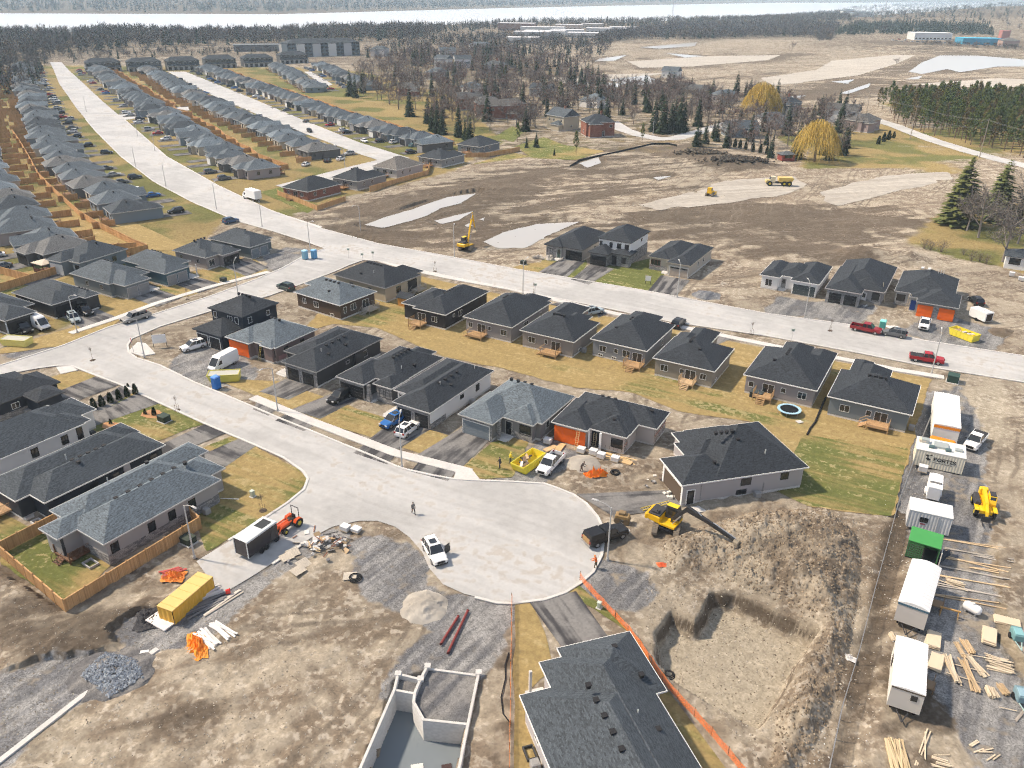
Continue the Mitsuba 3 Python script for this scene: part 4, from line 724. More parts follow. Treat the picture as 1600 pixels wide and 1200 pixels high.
n5 = House('stone fronted bungalow with two black garage doors and fresh gravel driveway', (67,164.3), -30, [(0, 0, 7.5, 18, 3.2, .52), (.3, 4, 11.6, 24, 3.2, .5), (4, 3.4, 11.4, 16, 3.2, .5)], CH, (.32, .31, .31), (.42, .4, .4), stone=[((.44, .4, 7.06, .49), 0, 3.0), ((7.0, 3.8, 10.96, 3.89), 0, 1.1)], fascia=(.45, .42, .42))
n5.garage('F', 0, 2.3, 2.5, BLACK, 1, GREY).garage('F', 0, 5.4, 2.5, BLACK, 1, GREY).win('F', 2, 9.9, .9, 1.5, 1.9, 1, BLACK).door('F', 2, 7.6, WHITE).step('F', 2, 7.8, 2.0, 1.6)
part(n5.k, 'ladder', xf(ladder(4.6), n5.M @ mat(11.8, 6.5, 0, 90) @ mat(tilt=-15)), 'm_paint', (.6, .52, .4))
n6 = House('unfinished bungalow with orange tarps over both garage openings near the yellow bin', (90.2,152.9), -30, [(-7.9, -.5, 0, 8.5, 3.2, .5), (-12.7, 4.4, -1.2, 20.4, 3.2, .5), (-9.5, 2.0, -4, 9, 3.2, .4)], CH, (.34, .345, .35), (.36, .36, .36), stone=[((-7.46, -.1, -.44, -.01), 0, 3.0)], fascia=(.4, .4, .4))
for a, sd in ((-6.0, 2), (-2.0, 5)): part(n6.k, 'tarp', xf(tarp(2.9, 2.5, sd), n6.at('F', 0, a, .08, .05)), 'm_paint', ORANGE)
n6.win('F', 1, -11.2, 1.0, 1.7, 1.5, 2, BLACK).slab('base_veneer', box(-12.3, 4.75, .1, -9.1, 4.84, .9), 'm_stone').slab('door', box(-9.0, 2.35, .3, -7.95, 2.44, 2.4), 'm_paint', (.02, .05, .20), 'blue front door').slab('skylight', cat([box(-9.0, 12.8, 6.35, -8.4, 13.9, 6.6), box(-7.7, 12.8, 6.35, -7.1, 13.9, 6.6)]), 'm_paint', OFFW)
for q in (0, .5, 1.0): pplace(n6.k, 'vent_stack', stack_group(), n6.M @ mat(-5.5 + q, 13.5, 6.0))
part(n6.k, 'ladder', xf(ladder(3.8), n6.M @ mat(-9.4, 1.4, 0) @ mat(tilt=-16)), 'm_paint', (.6, .5, .35))
# ---- left of the cul-de-sac
l1 = House('grey roofed bungalow with stone base inside the new wooden fence, nearest on the left', (-46.21,73.4), 147, [(-.3, -16.2, 7.2, 0, 3.4, .6), (4.6, -15.8, 11.3, -.3, 3.4, .5), (1.6, -18.4, 7.0, -12, 3.4, .6), (4.9, -4, 8.8, 2.4, 3.4, .5), (7.0, -20, 11.3, -9, 3.4, .5)], GR, (.33, .315, .315), (.45, .45, .45), stone=[((.14, -15.8, .21, -.4), 0, 1.35), ((.2, -.52, 4.3, -.40), 0, 1.35)])
for a in (-1.4, -6.2, -9.0, -11.9): l1.win('L', 0, a, 1.35, 1.0, 1.3, 1, BLACK)
l1.ridge_vents(0, 7, .6, 1.6, -1.5, 1).vents([(9.5, -12.5, 4.5)], [(9.4, -7, 4.6)]).ac('L', 0, -13.2).deck('B', 0, 5.6, 3.2, 2.6, .6, 2, (.16, .09, .055)).slab('porch_post', cat([box(5.3, 1.6, 0, 5.6, 1.9, 3.3), box(8.1, 1.6, 0, 8.4, 1.9, 3.3)]), 'm_paint', DK).slab('window_well', cat([ring_band(sbox(1.4, .2, 3.0, 1.3), .0, .3, .03, .12)]), 'm_paint', LGREY).slab('downspout', path([(.2, -16.0, .5), (-1.6, -17.4, .25)], .05), 'm_paint', WHITE)
l2 = House('dark navy bungalow with long charcoal roof, second on the left of the cul-de-sac', (-57.32,81.73), 147, [(-.3, -17, 6.7, 0, 3.2, .5), (3, -16, 10.5, 1.8, 3.2, .48), (5.9, -17.3, 10.5, -8, 3.2, .55)], SLATE, NAVY, (.3, .3, .3), fascia=OFFW)
for a in (-6.5, -9.6): l2.win('L', 0, a, 1.2, 1.0, 1.2, 1, BLACK)
l2.win('L', 0, -15.2, 1.6, 1.2, .9, 1, BLACK).win('L', 0, -14, 1.1, .5, .8, 1, OFFW).slab('bump_out', box(-.1, -11.6, .4, .2, -10.7, 3.0), 'm_paint', LGREY).vents([(2.6, -6.5, 4.7)], [(4.5, -6, 5.0)]).ridge_vents(0, 5, .5, 1.1).deck('B', 1, 7.5, 3.2, 2.3, .7, 0, (.46, .30, .17)).slab('window_well', cat([ring_band(sbox(.8, .2, 2.0, 1.2), .0, .3, .03, .12), ring_band(sbox(3.0, .2, 4.2, 1.2), .0, .3, .03, .12)]), 'm_paint', OFFW)
l3 = House('white sided bungalow with dark slate roof, third on the left of the cul-de-sac', (-61.69,101.74), 147, [(0, 0, 10.0, 18, 3.2, .52), (2.8, -3.4, 9.4, 8, 3.2, .5), (.3, -1.0, 6, 6, 3.2, .5)], SLATE, WHITE, WHITE)
for a in (3.2, 7.5): l3.win('L', 0, a, 1.1, 1.0, 1.4, 2, BLACK)
l3.win('L', 0, .95, .9, .9, 1.9, 1, BLACK).garage('F', 1, 6, 4.8, DK, 0, DK).slab('rear_opening', box(.4, 13.5, .3, .5, 16.8, 2.8), 'm_paint', (.03, .03, .035)).ridge_vents(0, 4, .5, 1.0).slab('shrub_pot', box(1.0, -1.6, 0, 1.8, -1.0, .8), 'm_paint', DK)
l4 = House('dark navy house with stone base and small porch roof, farthest left by the corner', (-74.13,114.09), 147, [(-1, 0, 9, 14, 3.2, .5), (-5.0, -.4, 0, 4, 3.2, .35), (-1, -2, 6, 5, 3.2, .5)], CH, NAVY, DK, stone=[((-.61, .5, -.52, 13.5), 0, 1.2)], fascia=DK)
l4.win('L', 0, 5.2, 1.4, 1.2, 1.0, 2, WHITE).slab('porch_panel', box(-4.5, .1, .3, -.7, .2, 2.9), 'm_paint', (.40, .24, .10)).ac('L', 0, 4.0)
# ---- the near house at the bottom of the picture
f1 = House('nearest house at the bottom edge with big dark shingle roof and white fascia', (11.88,60.65), 198, [(0, 0, 7.7, 7.9, 3.2, .60), (1.1, 1.2, 9.95, 22, 3.2, .60), (1.12, 4.4, 12.95, 24, 3.2, .58)], SLATE, LGREY, WHITE)
f1.win('R', 2, 8.0, 1.2, 1.2, 1.2, 2).win('R', 2, 12, 1.2, 1.2, 1.2, 2).slab('porch', cat([box(9.6, 1.5, 0, 11.4, 4.2, .25), box(10.9, 1.8, 0, 11.15, 2.05, 3.1)]), 'm_concrete').ridge_vents(2, 5, .8, 1.7, -3, 1).vents([(2.0, 6.5, 4.35), (3.2, 3.2, 5.0), (3.4, 12.5, 4.5)], [(4.6, 11, 5.1)]).ac('R', 2, 9.6).garage('F', 0, 3.8, 4.9, WHITE, 2)
f1.slab('window_well', ring_band(sbox(12.7, 7.4, 13.6, 8.8), .0, .3, .03, .12), 'm_paint', DK)

# ---- row across the side street (rot 59: front faces lower right)
m = []
specs = [('black bungalow with open dark garage and pillared porch, opposite the junction', (-91.46,149.41), [(0, 0, 6.5, 14, 3.2), (2, 1.0, 9.4, 14.2, 3.2), (6, -1.8, 9.6, 6, 3.2, .4)], SLATE, DK, BLACK, 3.2),
         ('slate blue bungalow with pale roof and double grey garage doors opposite the corner lot', (-82.4,161.2), [(0, -.4, 6.6, 9, 3.2, .55), (-1, 3.4, 9.0, 17.5, 3.2, .55)], (.5, 0), BLUEG, GREY, 3.1),
         ('teal grey bungalow with pale roof and twin grey garage doors, third from the yellow bin', (-77.8,169.9), [(0, -1.2, 6.9, 9, 3.2, .55), (1.3, 2, 9.6, 15.8, 3.2, .55)], (.46, 0), (.08, .14, .17), GREY, 3.3),
         ('stone and grey bungalow with black garage and large front window', (-71.4,180.9), [(0, .6, 4.5, 9, 3.2, .5), (3.6, -.9, 9.3, 9, 3.2, .5), (0, 3, 10, 12.5, 3.2, .5)], SLATE, (.27, .25, .26), BLACK, 6.4),
         ('dark grey bungalow with teal side wall, last before the main road junction', (-64.2,190), [(0, 0, 7, 9, 3.2, .5), (0, 2, 9.5, 15, 3.2, .5)], SLATE, (.12, .145, .155), BLUEG, 3.4)]
for lb, an, rc, rf, wl, gc, ga in specs:
    h = House(lb, an, 59, rc, rf, wl, (.45, .45, .45)); m.append(h)
    if gc != BLACK: h.garage('F', 0, 1.95, 2.3, gc, 0, LGREY).garage('F', 0, 4.75, 2.3, gc, 0, LGREY)
    h.ridge_vents(len(rc) - 1, 4, .5, 1.0)
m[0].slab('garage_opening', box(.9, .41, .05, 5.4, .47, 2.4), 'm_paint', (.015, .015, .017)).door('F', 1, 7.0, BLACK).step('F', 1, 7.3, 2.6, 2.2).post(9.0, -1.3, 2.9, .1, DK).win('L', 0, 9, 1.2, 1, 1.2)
m[1].door('F', 1, 7.5, BLACK).step('F', 1, 7.5, 2.4, 3.4).win('L', 1, 12, 1.2, 1, 1.2).win('L', 1, 7, 1.2, 1, 1.2)
m[2].step('F', 1, 8, 2.4, 3).win('L', 1, 10, 1.2, 1, 1.2).post(9.0, -.2, 2.9, .1)
m[3].garage('F', 1, 6.5, 4.4, BLACK, 1, DK).win('F', 0, 1.9, .8, 1.7, 1.6, 2, OFFW).win('L', 0, 4, 1.2, 1, 1.2, 2).win('L', 2, 10, 1.2, 1, 1.2, 2)
m[4].win('L', 1, 10, 1.2, 1, 1.2, 2)
o1 = House('bungalow with open garage and white van in front, at the left edge by the junction', (-92.83,146.53), 59, [(-6.5, -.5, -.2, 9, 3.2), (-7, 4, 2.0, 17, 3.2, .5)], SLATE, DK, (.45, .45, .45))
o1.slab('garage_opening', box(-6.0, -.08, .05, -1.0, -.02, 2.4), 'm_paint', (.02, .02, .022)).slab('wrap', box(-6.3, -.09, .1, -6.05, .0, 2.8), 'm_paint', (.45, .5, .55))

# ================================================================ THE SUBDIVISION: rows of bungalows built from a few plans
def plan(i, flip, roof, wall, gcol):
    """A whole bungalow about 10.5 by 15 m, front at y = 0 facing -y, as a group of named parts."""
    def make():
        R = [[(0, 0, 6.4, 9, 3.1), (.4, 2.2, 10.6, 15, 3.1)], [(0, 0, 5.8, 8, 3.1), (0, 3.2, 10.6, 15, 3.1), (6.6, 1.6, 10.4, 7, 3.1, .6)], [(.2, 0, 10.2, 14.5, 3.1), (4.6, -1.6, 10.4, 6, 3.1, .5)], [(0, .0, 6.2, 9, 3.1, .6, 'gable', 'y'), (.2, 3.0, 10.6, 15.5, 3.1)]][i]
        R = [tuple(r[:5]) + (r[5] if len(r) > 5 else .5,) + tuple(r[6:]) for r in R]
        Fm = np.diag([-1., 1, 1, 1]) if flip else np.eye(4); Fm[0, 3] = 10.6 if flip else 0
        t = lambda me: xf(me, Fm)
        U = unary_union([sbox(*r[:4]) for r in R]); gi = 1 if i == 2 else 0
        gx, gy = (7.5, -1.6) if i == 2 else (3.1, 0)
        o = [('roof', t(roof_mesh(R)), 'm_roof', None, roof), ('wall', t(extrude(U.buffer(-IN, join_style=2), 0, 3.1)), 'm_siding', wall), ('fascia', t(ring_band(U, 2.95, 3.14)), 'm_paint', (.42, .42, .42))]
        o.append(('garage_door', t(bev(gx - 2.3, gy + .38, .05, gx + 2.3, gy + .5, 2.35, .03)), 'm_paint', gcol))
        fx = 2.2 if i == 2 else 8.6; fy = {0: 2.2, 1: 1.6, 2: 0, 3: 3.0}[i]
        def w(x0, y0, z0, x1, y1, z1, n='window'):
            o.append((n, t(box(x0, y0, z0, x1, y1, z1)), 'm_glass', wall))
        w(fx - .8, fy + .4, .9, fx + .8, fy + .5, 2.4)
        o.append(('door', t(box(6.3, (3.2 if i != 2 else 0) + .3, .2, 7.1, (3.4 if i != 2 else .5) + .2, 2.3)), 'm_paint', BLACK))
        for y in (6, 10.5): w(10.6 - IN - (.4 if i == 2 else 0) - .06, y, 1.2, 10.6 - IN - (.4 if i == 2 else 0) + .05, y + 1.1, 2.3); 
        for y in (5, 11.5): w(.2 + IN - .1 + (.2 if i < 1 else 0), y, 1.2, .3 + IN + .05 + (.2 if i < 1 else 0), y + 1.0, 2.3)
        yb = {0: 15, 1: 15, 2: 14.5, 3: 15.5}[i] - IN
        w(2.0, yb - .05, 1.1, 3.4, yb + .06, 2.3); w(6.0, yb - .05, .4, 7.9, yb + .06, 2.4, 'patio_door')
        if i != 2: o.append(('deck', t(cat([box(5.4, yb + .07, .4, 8.6, yb + 2.4, .6), *[box(x, yb + 2.2, 0, x + .12, yb + 2.35, 1.5) for x in (5.45, 8.4)], box(5.4, yb + 2.3, 1.4, 8.6, yb + 2.4, 1.5), box(5.4, yb + .07, 1.4, 5.5, yb + 2.3, 1.5)])), 'm_paint', (.20, .115, .065)))
        for k in range(4): o.append(('roof_vent', t(box(3.4 + k * 1.0, 9.3, 5.0, 3.75 + k * 1.0, 9.65, 5.45)), 'm_paint', (.03, .03, .032)))
        return o
    return group('plan_%d%d_%d_%d_%d_%d' % (i, flip, roof[0] * 100, roof[1] * 100, wall[0] * 1000, wall[2] * 1000), make)
hr = np.random.default_rng(5)
ROOFS = {'slate grey': (.55, 0), 'pale grey': (.95, 0), 'charcoal': (.28, 0), 'taupe': (.75, .4), 'mid grey': (.68, .04)}
WALLS = {'grey': (.33, .33, .34), 'dark grey': (.11, .115, .12), 'beige': (.48, .44, .37), 'mauve grey': (.32, .285, .285), 'blue grey': (.20, .24, .28)}
variants = []
for k in range(14):
    rn = ['slate grey', 'slate grey', 'charcoal', 'pale grey', 'mid grey', 'taupe', 'slate grey'][k % 7]
    wn = list(WALLS)[(k * 2 + k // 5) % 5]
    variants.append((plan(k % 4, (k // 2) % 2, ROOFS[rn], WALLS[wn], [BLACK, OFFW, DK, GREY][k % 4]), rn, wn, k % 4, (k // 2) % 2))
CARC = []
def along(pts, sp, off=0.0):
    """Points and headings every sp metres along a polyline shifted off metres to its left."""
    L = LineString(pts)
    if off: L = L.parallel_offset(abs(off), 'left' if off > 0 else 'right')
    if off < 0 and np.linalg.norm(np.array(L.coords[0]) - pts[0]) > np.linalg.norm(np.array(L.coords[-1]) - pts[0]): L = LineString(list(L.coords)[::-1])
    out, s_ = [], sp / 2
    while s_ < L.length:
        a, b = np.array(L.interpolate(s_ - .5).coords[0]), np.array(L.interpolate(s_ + .5).coords[0])
        d = b - a; out.append((*((a + b) / 2), math.degrees(math.atan2(d[1], d[0])))); s_ += sp
    return out
def house_row(pts, off, face, where, grp, sp=13.6, skip=(), start=0.0, stop=1e9, cars=.6, roofs=None):
    """face = +1: fronts look to the left of the walking direction, -1: to the right. Walks away from the camera."""
    i, out = 0, []
    for k, (x, y, hd) in enumerate(along(pts, sp, off)):
        if k in skip or k * sp < start or k * sp > stop: continue
        i += 1
        rot = hd if face < 0 else hd + 180                        # local -y looks at the street
        v = variants[int(hr.integers(len(variants)))]
        key = thing('bungalow', '%s bungalow, %s roof, %s from near end of %s' % (v[2], v[1], ordinal(i), where), 'house', grp)
        M = mat(x, y, max(gz(x, y), 0), rot + hr.uniform(-1.5, 1.5)) @ mat(-5.3 + hr.uniform(-.6, .6), hr.uniform(-.8, 2.2), 0, 0, (hr.uniform(.9, .98), hr.uniform(.92, 1.02), hr.uniform(.97, 1.08)))
        place(key, v[0], M); out.append((M, v, i))
        group('drive', lambda: [('slab', sheet(sbox(-2.6, -8.0, 2.6, .6), .06), 'm_drive', None, (60., 0.))])
        gx = {0: 3.1, 1: 3.1, 2: 7.5, 3: 3.1}[v[3]]
        d = M @ mat(10.6 - gx if v[4] else gx, 0, 0)
        place(ground_piece('driveway'), 'proto_drive', d)
        if hr.random() < cars: CARC.append((d, hr.random(), ordinal(i), where))
    return out
ROAD_L = [(-74.3,222.4),(-83.9,227),(-100.4,249.6),(-124.1,278.6),(-154.2,322),(-193.2,383.6),(-238.8,458.5),(-313.9,586.4),(-382,707.3)]
ROAD_R = [(-54.2,221.1),(-73.8,240.1),(-100,272.5),(-137,322.9),(-189.8,409.8),(-240.5,492.3),(-297.9,587.9),(-354,680.7)]
ST2_L = [(-53.4,320.5),(-69.5,339.2),(-94.9,380.3),(-137.3,445.4),(-189.4,528.5),(-274.7,677.9)]
ST2_R = [(-42.1,330.6),(-69.2,367.7),(-104.1,419.7),(-169.9,530.2),(-261,679.4)]
ST3 = [(-106.9,553.2),(-127.1,595.1),(-180.3,723.6)]
GA = 'bungalows of the subdivision'
rowA = house_row(ROAD_L, 12, -1, 'row left of curving road', GA, start=14)
rowB = house_row(ROAD_L, 55, 1, 'second row left of road', GA, start=0)
rowB2 = house_row(ROAD_L, 76, -1, 'third row left of road', GA, start=40)
rowC = house_row(ROAD_R, -9, 1, 'row right of curving road', GA, start=60)
rowD = house_row(ST2_L, 7, -1, 'row left of second street', GA, start=12, sp=13.2)
rowF = house_row(ST2_R, -7, 1, 'row right of second street', GA, start=0, sp=13.2)
rowG = house_row(ST3, -7, 1, 'row right of far street', GA, sp=13)
rowH = house_row(ST3, 12, -1, 'row left of far street', GA, sp=13)
# the five at the end of the second street
E5 = [('red brick bungalow with dark roof behind a pale fence by the main road', (-65.1,260.2), BROWN, (.1, 0), 'm_brick'), ('grey bungalow with charcoal roof, second in the row at the field edge', (-52.4,275.7), GREY, (.1, 0), 'm_siding'), ('bungalow with tan brown roof in the middle of the row at the field edge', (-41.9,295.2), LGREY, BRN, 'm_siding'),
      ('grey bungalow with slate roof, fourth in the row at the field edge', (-27.8,314.7), GREY, (.14, 0), 'm_siding'), ('bungalow with slate roof at the far end of the row at the field edge', (-14.7,342.7), BLUEG, (.14, 0), 'm_siding')]
for k, (lb, c, wl, rf, wm) in enumerate(E5):
    q = mat(c[0], c[1], 0, 146) @ mat(-6, -7.5, 0)
    h = House(lb, (q[0, 3], q[1, 3]), 146, [(0, 0, 7, 9, 3.1), (0, 3, 12, 15, 3.1)] if k % 2 else [(0, 0, 12, 15, 3.1), (5, -1.5, 11.5, 6, 3.1, .5)], rf, wl, OFFW, wallmat=wm, grp='bungalows at the field edge')
    h.win('B', 1 - (k % 2 == 0), 3.2, 1.2, 1.4, 1.2).patio('B', 1 - (k % 2 == 0), 6).win('B', 1 - (k % 2 == 0), 9.2, 1.2, 1.2, 1.2).win('L', 1 - (k % 2 == 0), 7.5, 1.2, 1.1, 1.2).win('L', 1 - (k % 2 == 0), 11.5, 1.2, 1.1, 1.2).garage('F', 0, 3.4, 4.6, DK).deck('B', 1 - (k % 2 == 0), 6, 3.2, 2.6, .7, 2, (.3, .17, .09)).ridge_vents(1 - (k % 2 == 0), 4, .6, .9)

# ---- two storey townhouse terraces, apartment block and other large buildings far off
def town():
    o = [('wall', box(0, 0, 0, 30, 11, 6.0), 'm_siding', (.10, .105, .11)), ('roof', roof_mesh([(-.5, -.5, 30.5, 11.5, 6.0, .42)] + [(x, -1.2, x + 4, 5, 6.0, .5) for x in (.6, 8.2, 17.6, 25.4)]), 'm_roof', None, (.18, 0)), ('lower_roof', roof_mesh([(-.3, -3.0, 30.3, .2, 3.0, .35)]), 'm_roof', None, (.18, 0)), ('lower_wall', box(0, -2.4, 0, 30, 0, 3.0), 'm_paint', (.30, .30, .30))]
    for k in range(6):
        o.append(('garage_door', box(k * 5 + .5, -2.5, .05, k * 5 + 3.3, -2.38, 2.3), 'm_paint', (.02, .02, .022))); o.append(('window', box(k * 5 + 1, -.1, 3.9, k * 5 + 2.4, .05, 5.2), 'm_glass', DK)); o.append(('window', box(k * 5 + 3.2, -.1, 3.9, k * 5 + 4.4, .05, 5.2), 'm_glass', DK)); o.append(('trim', box(k * 5 + .8, -.06, 5.3, k * 5 + 2.6, .03, 5.6), 'm_paint', WHITE))
    return o
group('terrace', town)
for k, c in enumerate([(-322,672.9),(-293.4,681.6),(-268.1,695.8),(-244.8,716.4),(-217.8,732),(-196.7,767.9)]):
    place(thing('townhouse_terrace', 'dark two storey townhouse terrace, %s from the left in the far row' % ordinal(k + 1), 'terrace', 'townhouse terraces'), 'proto_terrace', mat(c[0], c[1], 0, 31) @ mat(-12.5, 0, 0, s=(.83, 1, 1.15)))
def block(label, name, cat_, c, rot, w, d, h, wall, roof, wins=(0, 0), wcol=None, z0=0.0, extra=None):
    k = thing(name, label, cat_); M = mat(c[0], c[1], gz(*c) if c[1] > 420 else 0, rot)
    part(k, 'wall', xf(box(-w / 2, 0, z0 - 1, w / 2, d, h), M), 'm_siding', wall)
    if isinstance(roof, tuple) and len(roof) == 2: part(k, 'roof', xf(roof_mesh([(-w / 2 - .5, -.5, w / 2 + .5, d + .5, h, .4)]), M), 'm_roof', uv=roof)
    else: part(k, 'roof', xf(bev(-w / 2 - .3, -.3, h - .02, w / 2 + .3, d + .3, h + .5, .1), M), 'm_paint', roof)
    nx_, nz_ = wins
    if nx_:
        gp = group('bigwin_%d' % (w / nx_ * 10), lambda: [('pane', box(-w / nx_ * .3, -.08, 0, w / nx_ * .3, .05, 1.6), 'm_glass', DK)])
        for i in range(nx_):
            for j in range(nz_): pplace(k, 'window', gp, M @ mat(-w / 2 + (i + .5) * w / nx_, 0, 1.2 + j * 3.1))
    for e in (extra or []): part(k, e[0], xf(e[1], M), e[2], e[3])
    return k
ap = []
for q in (-24, -8, 8, 24): ap += [('bay', box(q - 4, -1.2, 0, q + 4, .2, 11.8), 'm_siding', OFFW if q in (-24, 8) else (.5, .5, .5)), ('balcony', cat([box(q + 4.1, -1.3, j * 3.1 + 2.9, q + 8, .1, j * 3.1 + 3.15) for j in range(3)]), 'm_paint', DK), ('bay_roof', roof_mesh([(q - 4.6, -1.8, q + 4.6, 6, 11.8, .4)]), 'm_roof', None)]
kk = block('white and slate four storey apartment building at the end of the townhouses', 'apartment_building', 'apartment building', (-187.8,854.4), 32, 74, 18, 12.4, (.09, .12, .15), (.2, 0), (18, 4))
Mk = mat(*(-187.8,854.4), 0, 32)
for e in ap:
    if e[2] == 'm_roof': part(kk, e[0], xf(e[1], Mk), 'm_roof', uv=(.22, 0))
    else: part(kk, e[0], xf(e[1], Mk), e[2], e[3])
block('grey wing of the apartment building with low roof', 'apartment_wing', 'apartment building', (-219.4,885.9), 32, 34, 16, 9.5, (.4, .4, .4), (.25, 0), (8, 3))
block('long dark warehouse beside the apartment building', 'warehouse', 'building', (-255.9,919.4), 20, 80, 20, 6, (.16, .16, .17), (.16, .17, .18), (0, 0))
block('long white roofed barn among the trees', 'barn', 'barn', (-38,971.3), 5, 26, 14, 5, OFFW, (.75, 0), (4, 1))
block('white car dealership with flat roof near the car park on the right', 'dealership', 'dealership', (600.4,1257.9), -4, 52, 30, 9, WHITE, WHITE, (10, 1))
block('bright blue metal shed beside the dealership', 'metal_shed', 'shed', (609.4,1140.6), -6, 48, 28, 7.5, (.05, .32, .50), (.06, .36, .55), (4, 1))
block('pale building with red tower roof right of the blue shed', 'shop_building', 'shop', (634.6,1118), -6, 20, 16, 7, (.42, .30, .26), (.50, .45), (3, 1))
block('red cupola building behind the blue shed', 'tower_building', 'tower', (694.7,1241.6), -6, 11, 11, 13, (.45, .20, .18), (.45, .20, .18), (0, 0))
block('white barn with silo-like annex on the hill', 'barn', 'barn', (1001.6,2654.8), 0, 40, 25, 14, WHITE, (.7, 0), (0, 0))
block('long pale shed on the hill right of the white barn', 'farm_shed', 'shed', (939.4,2390.6), 0, 60, 25, 8, OFFW, (.7, 0), (0, 0))
for k, (x, y, w, h, col) in enumerate([(0.7,1457.7,60,11,(.26,.16,.14)),(30.8,1418.1,46,7,OFFW),(59.9,1446.9,40,6,WHITE),(41.9,1279,60,7,OFFW),(22.2,1223,50,8,(.5,.5,.5)),(77.2,1323.3,50,7,WHITE),(96.2,1253.4,44,6,OFFW),(90.6,1501.3,46,8,(.6,.5,.42)),(132.2,1395.1,40,7,OFFW),(182.4,1472.6,50,6,WHITE),(187,1384.9,36,7,(.55,.55,.55)),(8.1,1113.5,40,6,OFFW),(138.7,1590.4,40,7,(.5,.45,.4))]):
    c = (x, y)
    block('%s flat roofed shop building, %s from the left in the shopping park' % ('white' if col[0] > .6 else 'brick' if col[2] < .2 else 'pale', ordinal(k + 1)), 'shop_building', 'shop', c, -8, w, 30, h, col, (.6, .6, .62), (6, 1))
VH = [(-61.9,712.1,OFFW,'pale gabled',(.4,0),9),(-60,632.8,GREY,'grey slate roofed',(.42,0),6),(-44.4,738.7,WHITE,'white gabled',(.3,0),7),(-17.8,688.1,LGREY,'pale grey',(.35,.1),7),(-24.6,468.7,None,'red brick',(.3,.25),6),(-13.4,449,None,'red brick wide',(.3,.3),6.5),(-5.3,435.3,None,'brick with brown roof',(.3,.4),6.5),(0.3,445.1,None,'brick with mauve roof',(.35,.35),6),(19.1,400.5,BEIGE,'tan with green grey roof',(.4,0),6.5),(39.4,381,None,'red brick with slate roof',(.16,0),6.5),(15.1,531.6,GREY,'dark roofed grey',(.16,0),5),(42.6,484.5,WHITE,'white roofed low',(.7,0),4.5),(114.1,553.6,BROWN,'red brown roofed',(.3,.5),4.5),(130.7,514.8,LGREY,'pale blue roofed',(.6,0),4.5),(105.8,383.1,BLUEG,'blue grey roofed low',(.4,0),4.2),(150.2,455.3,BLUEG,'two storey blue grey',(.2,0),7),(168.1,433,WHITE,'white gabled with dark red roof',(.3,.3),6),(173.3,406,(.35,.28,.28),'mauve roofed',(.35,.35),5),(-65,836.8,OFFW,'white two storey',(.4,0),7),(-136.9,861.1,LGREY,'grey two storey',(.3,0),7),(114.3,539.6,BEIGE,'beige roofed low',(.4,.2),4.5),(-24.3,542.2,WHITE,'small white',(.5,0),4.5),(-66,531.8,None,'brick roofed hidden',(.35,.3),4.5),(128.7,413.3,OFFW,'white sided low',(.4,.1),4.5),(119.4,664.9,OFFW,'pale low',(.5,0),5)]
vr = np.random.default_rng(3)
for k, (x, y, wl, nm, rf, h) in enumerate(VH):
    c = (x, y); w, d = vr.uniform(13, 17), vr.uniform(9, 11); rot = vr.choice([-30, 10, 35, -50])
    rc = [(-w / 2, 0, w / 2, d, h, .55), (-w / 2 + 1, -3.0, -w / 2 + 7.5, 5, h - .6, .6)] if k % 2 else [(-w / 2, 0, w / 2, d, h, .6, 'gable', 'x'), (w / 2 - 7.2, -2.5, w / 2 - .8, 6, 3.0, .6)]
    hh = House('%s village house, %s' % (nm, 'among the bare trees, number %s counted from the left side' % ordinal(k + 1) if False else 'standing among the village trees'), c, rot, rc, rf, wl or BROWN, OFFW, 'village_house', wallmat='m_brick' if wl is None else 'm_siding', grp=None)
    for a in (-w / 2 + 2.5, -1, w / 2 - 2.2): hh.win('F', 0, a, 1.2 if h < 6 else 4.0, 1.3, 1.3)
    hh.win('R', 0, d / 2, 1.3, 1.2, 1.2).win('L', 0, d / 2, 1.3, 1.2, 1.2).door('F', 0, 1.5)
    if k in (3, 4, 5, 8, 9, 15): hh.slab('chimney', box(1, d / 2 - .4, h, 1.8, d / 2 + .4, h + 4.2), 'm_brick')
block('small red shed below the golden willow', 'red_shed', 'shed', (108.8,326), 10, 5.5, 4, 2.6, (.28, .07, .06), (.5, .1), (1, 1))
block('white shed with dark door at the right edge', 'white_shed', 'shed', (123.5,187.7), -30, 8, 6, 3.2, WHITE, (.25, 0), (2, 1))

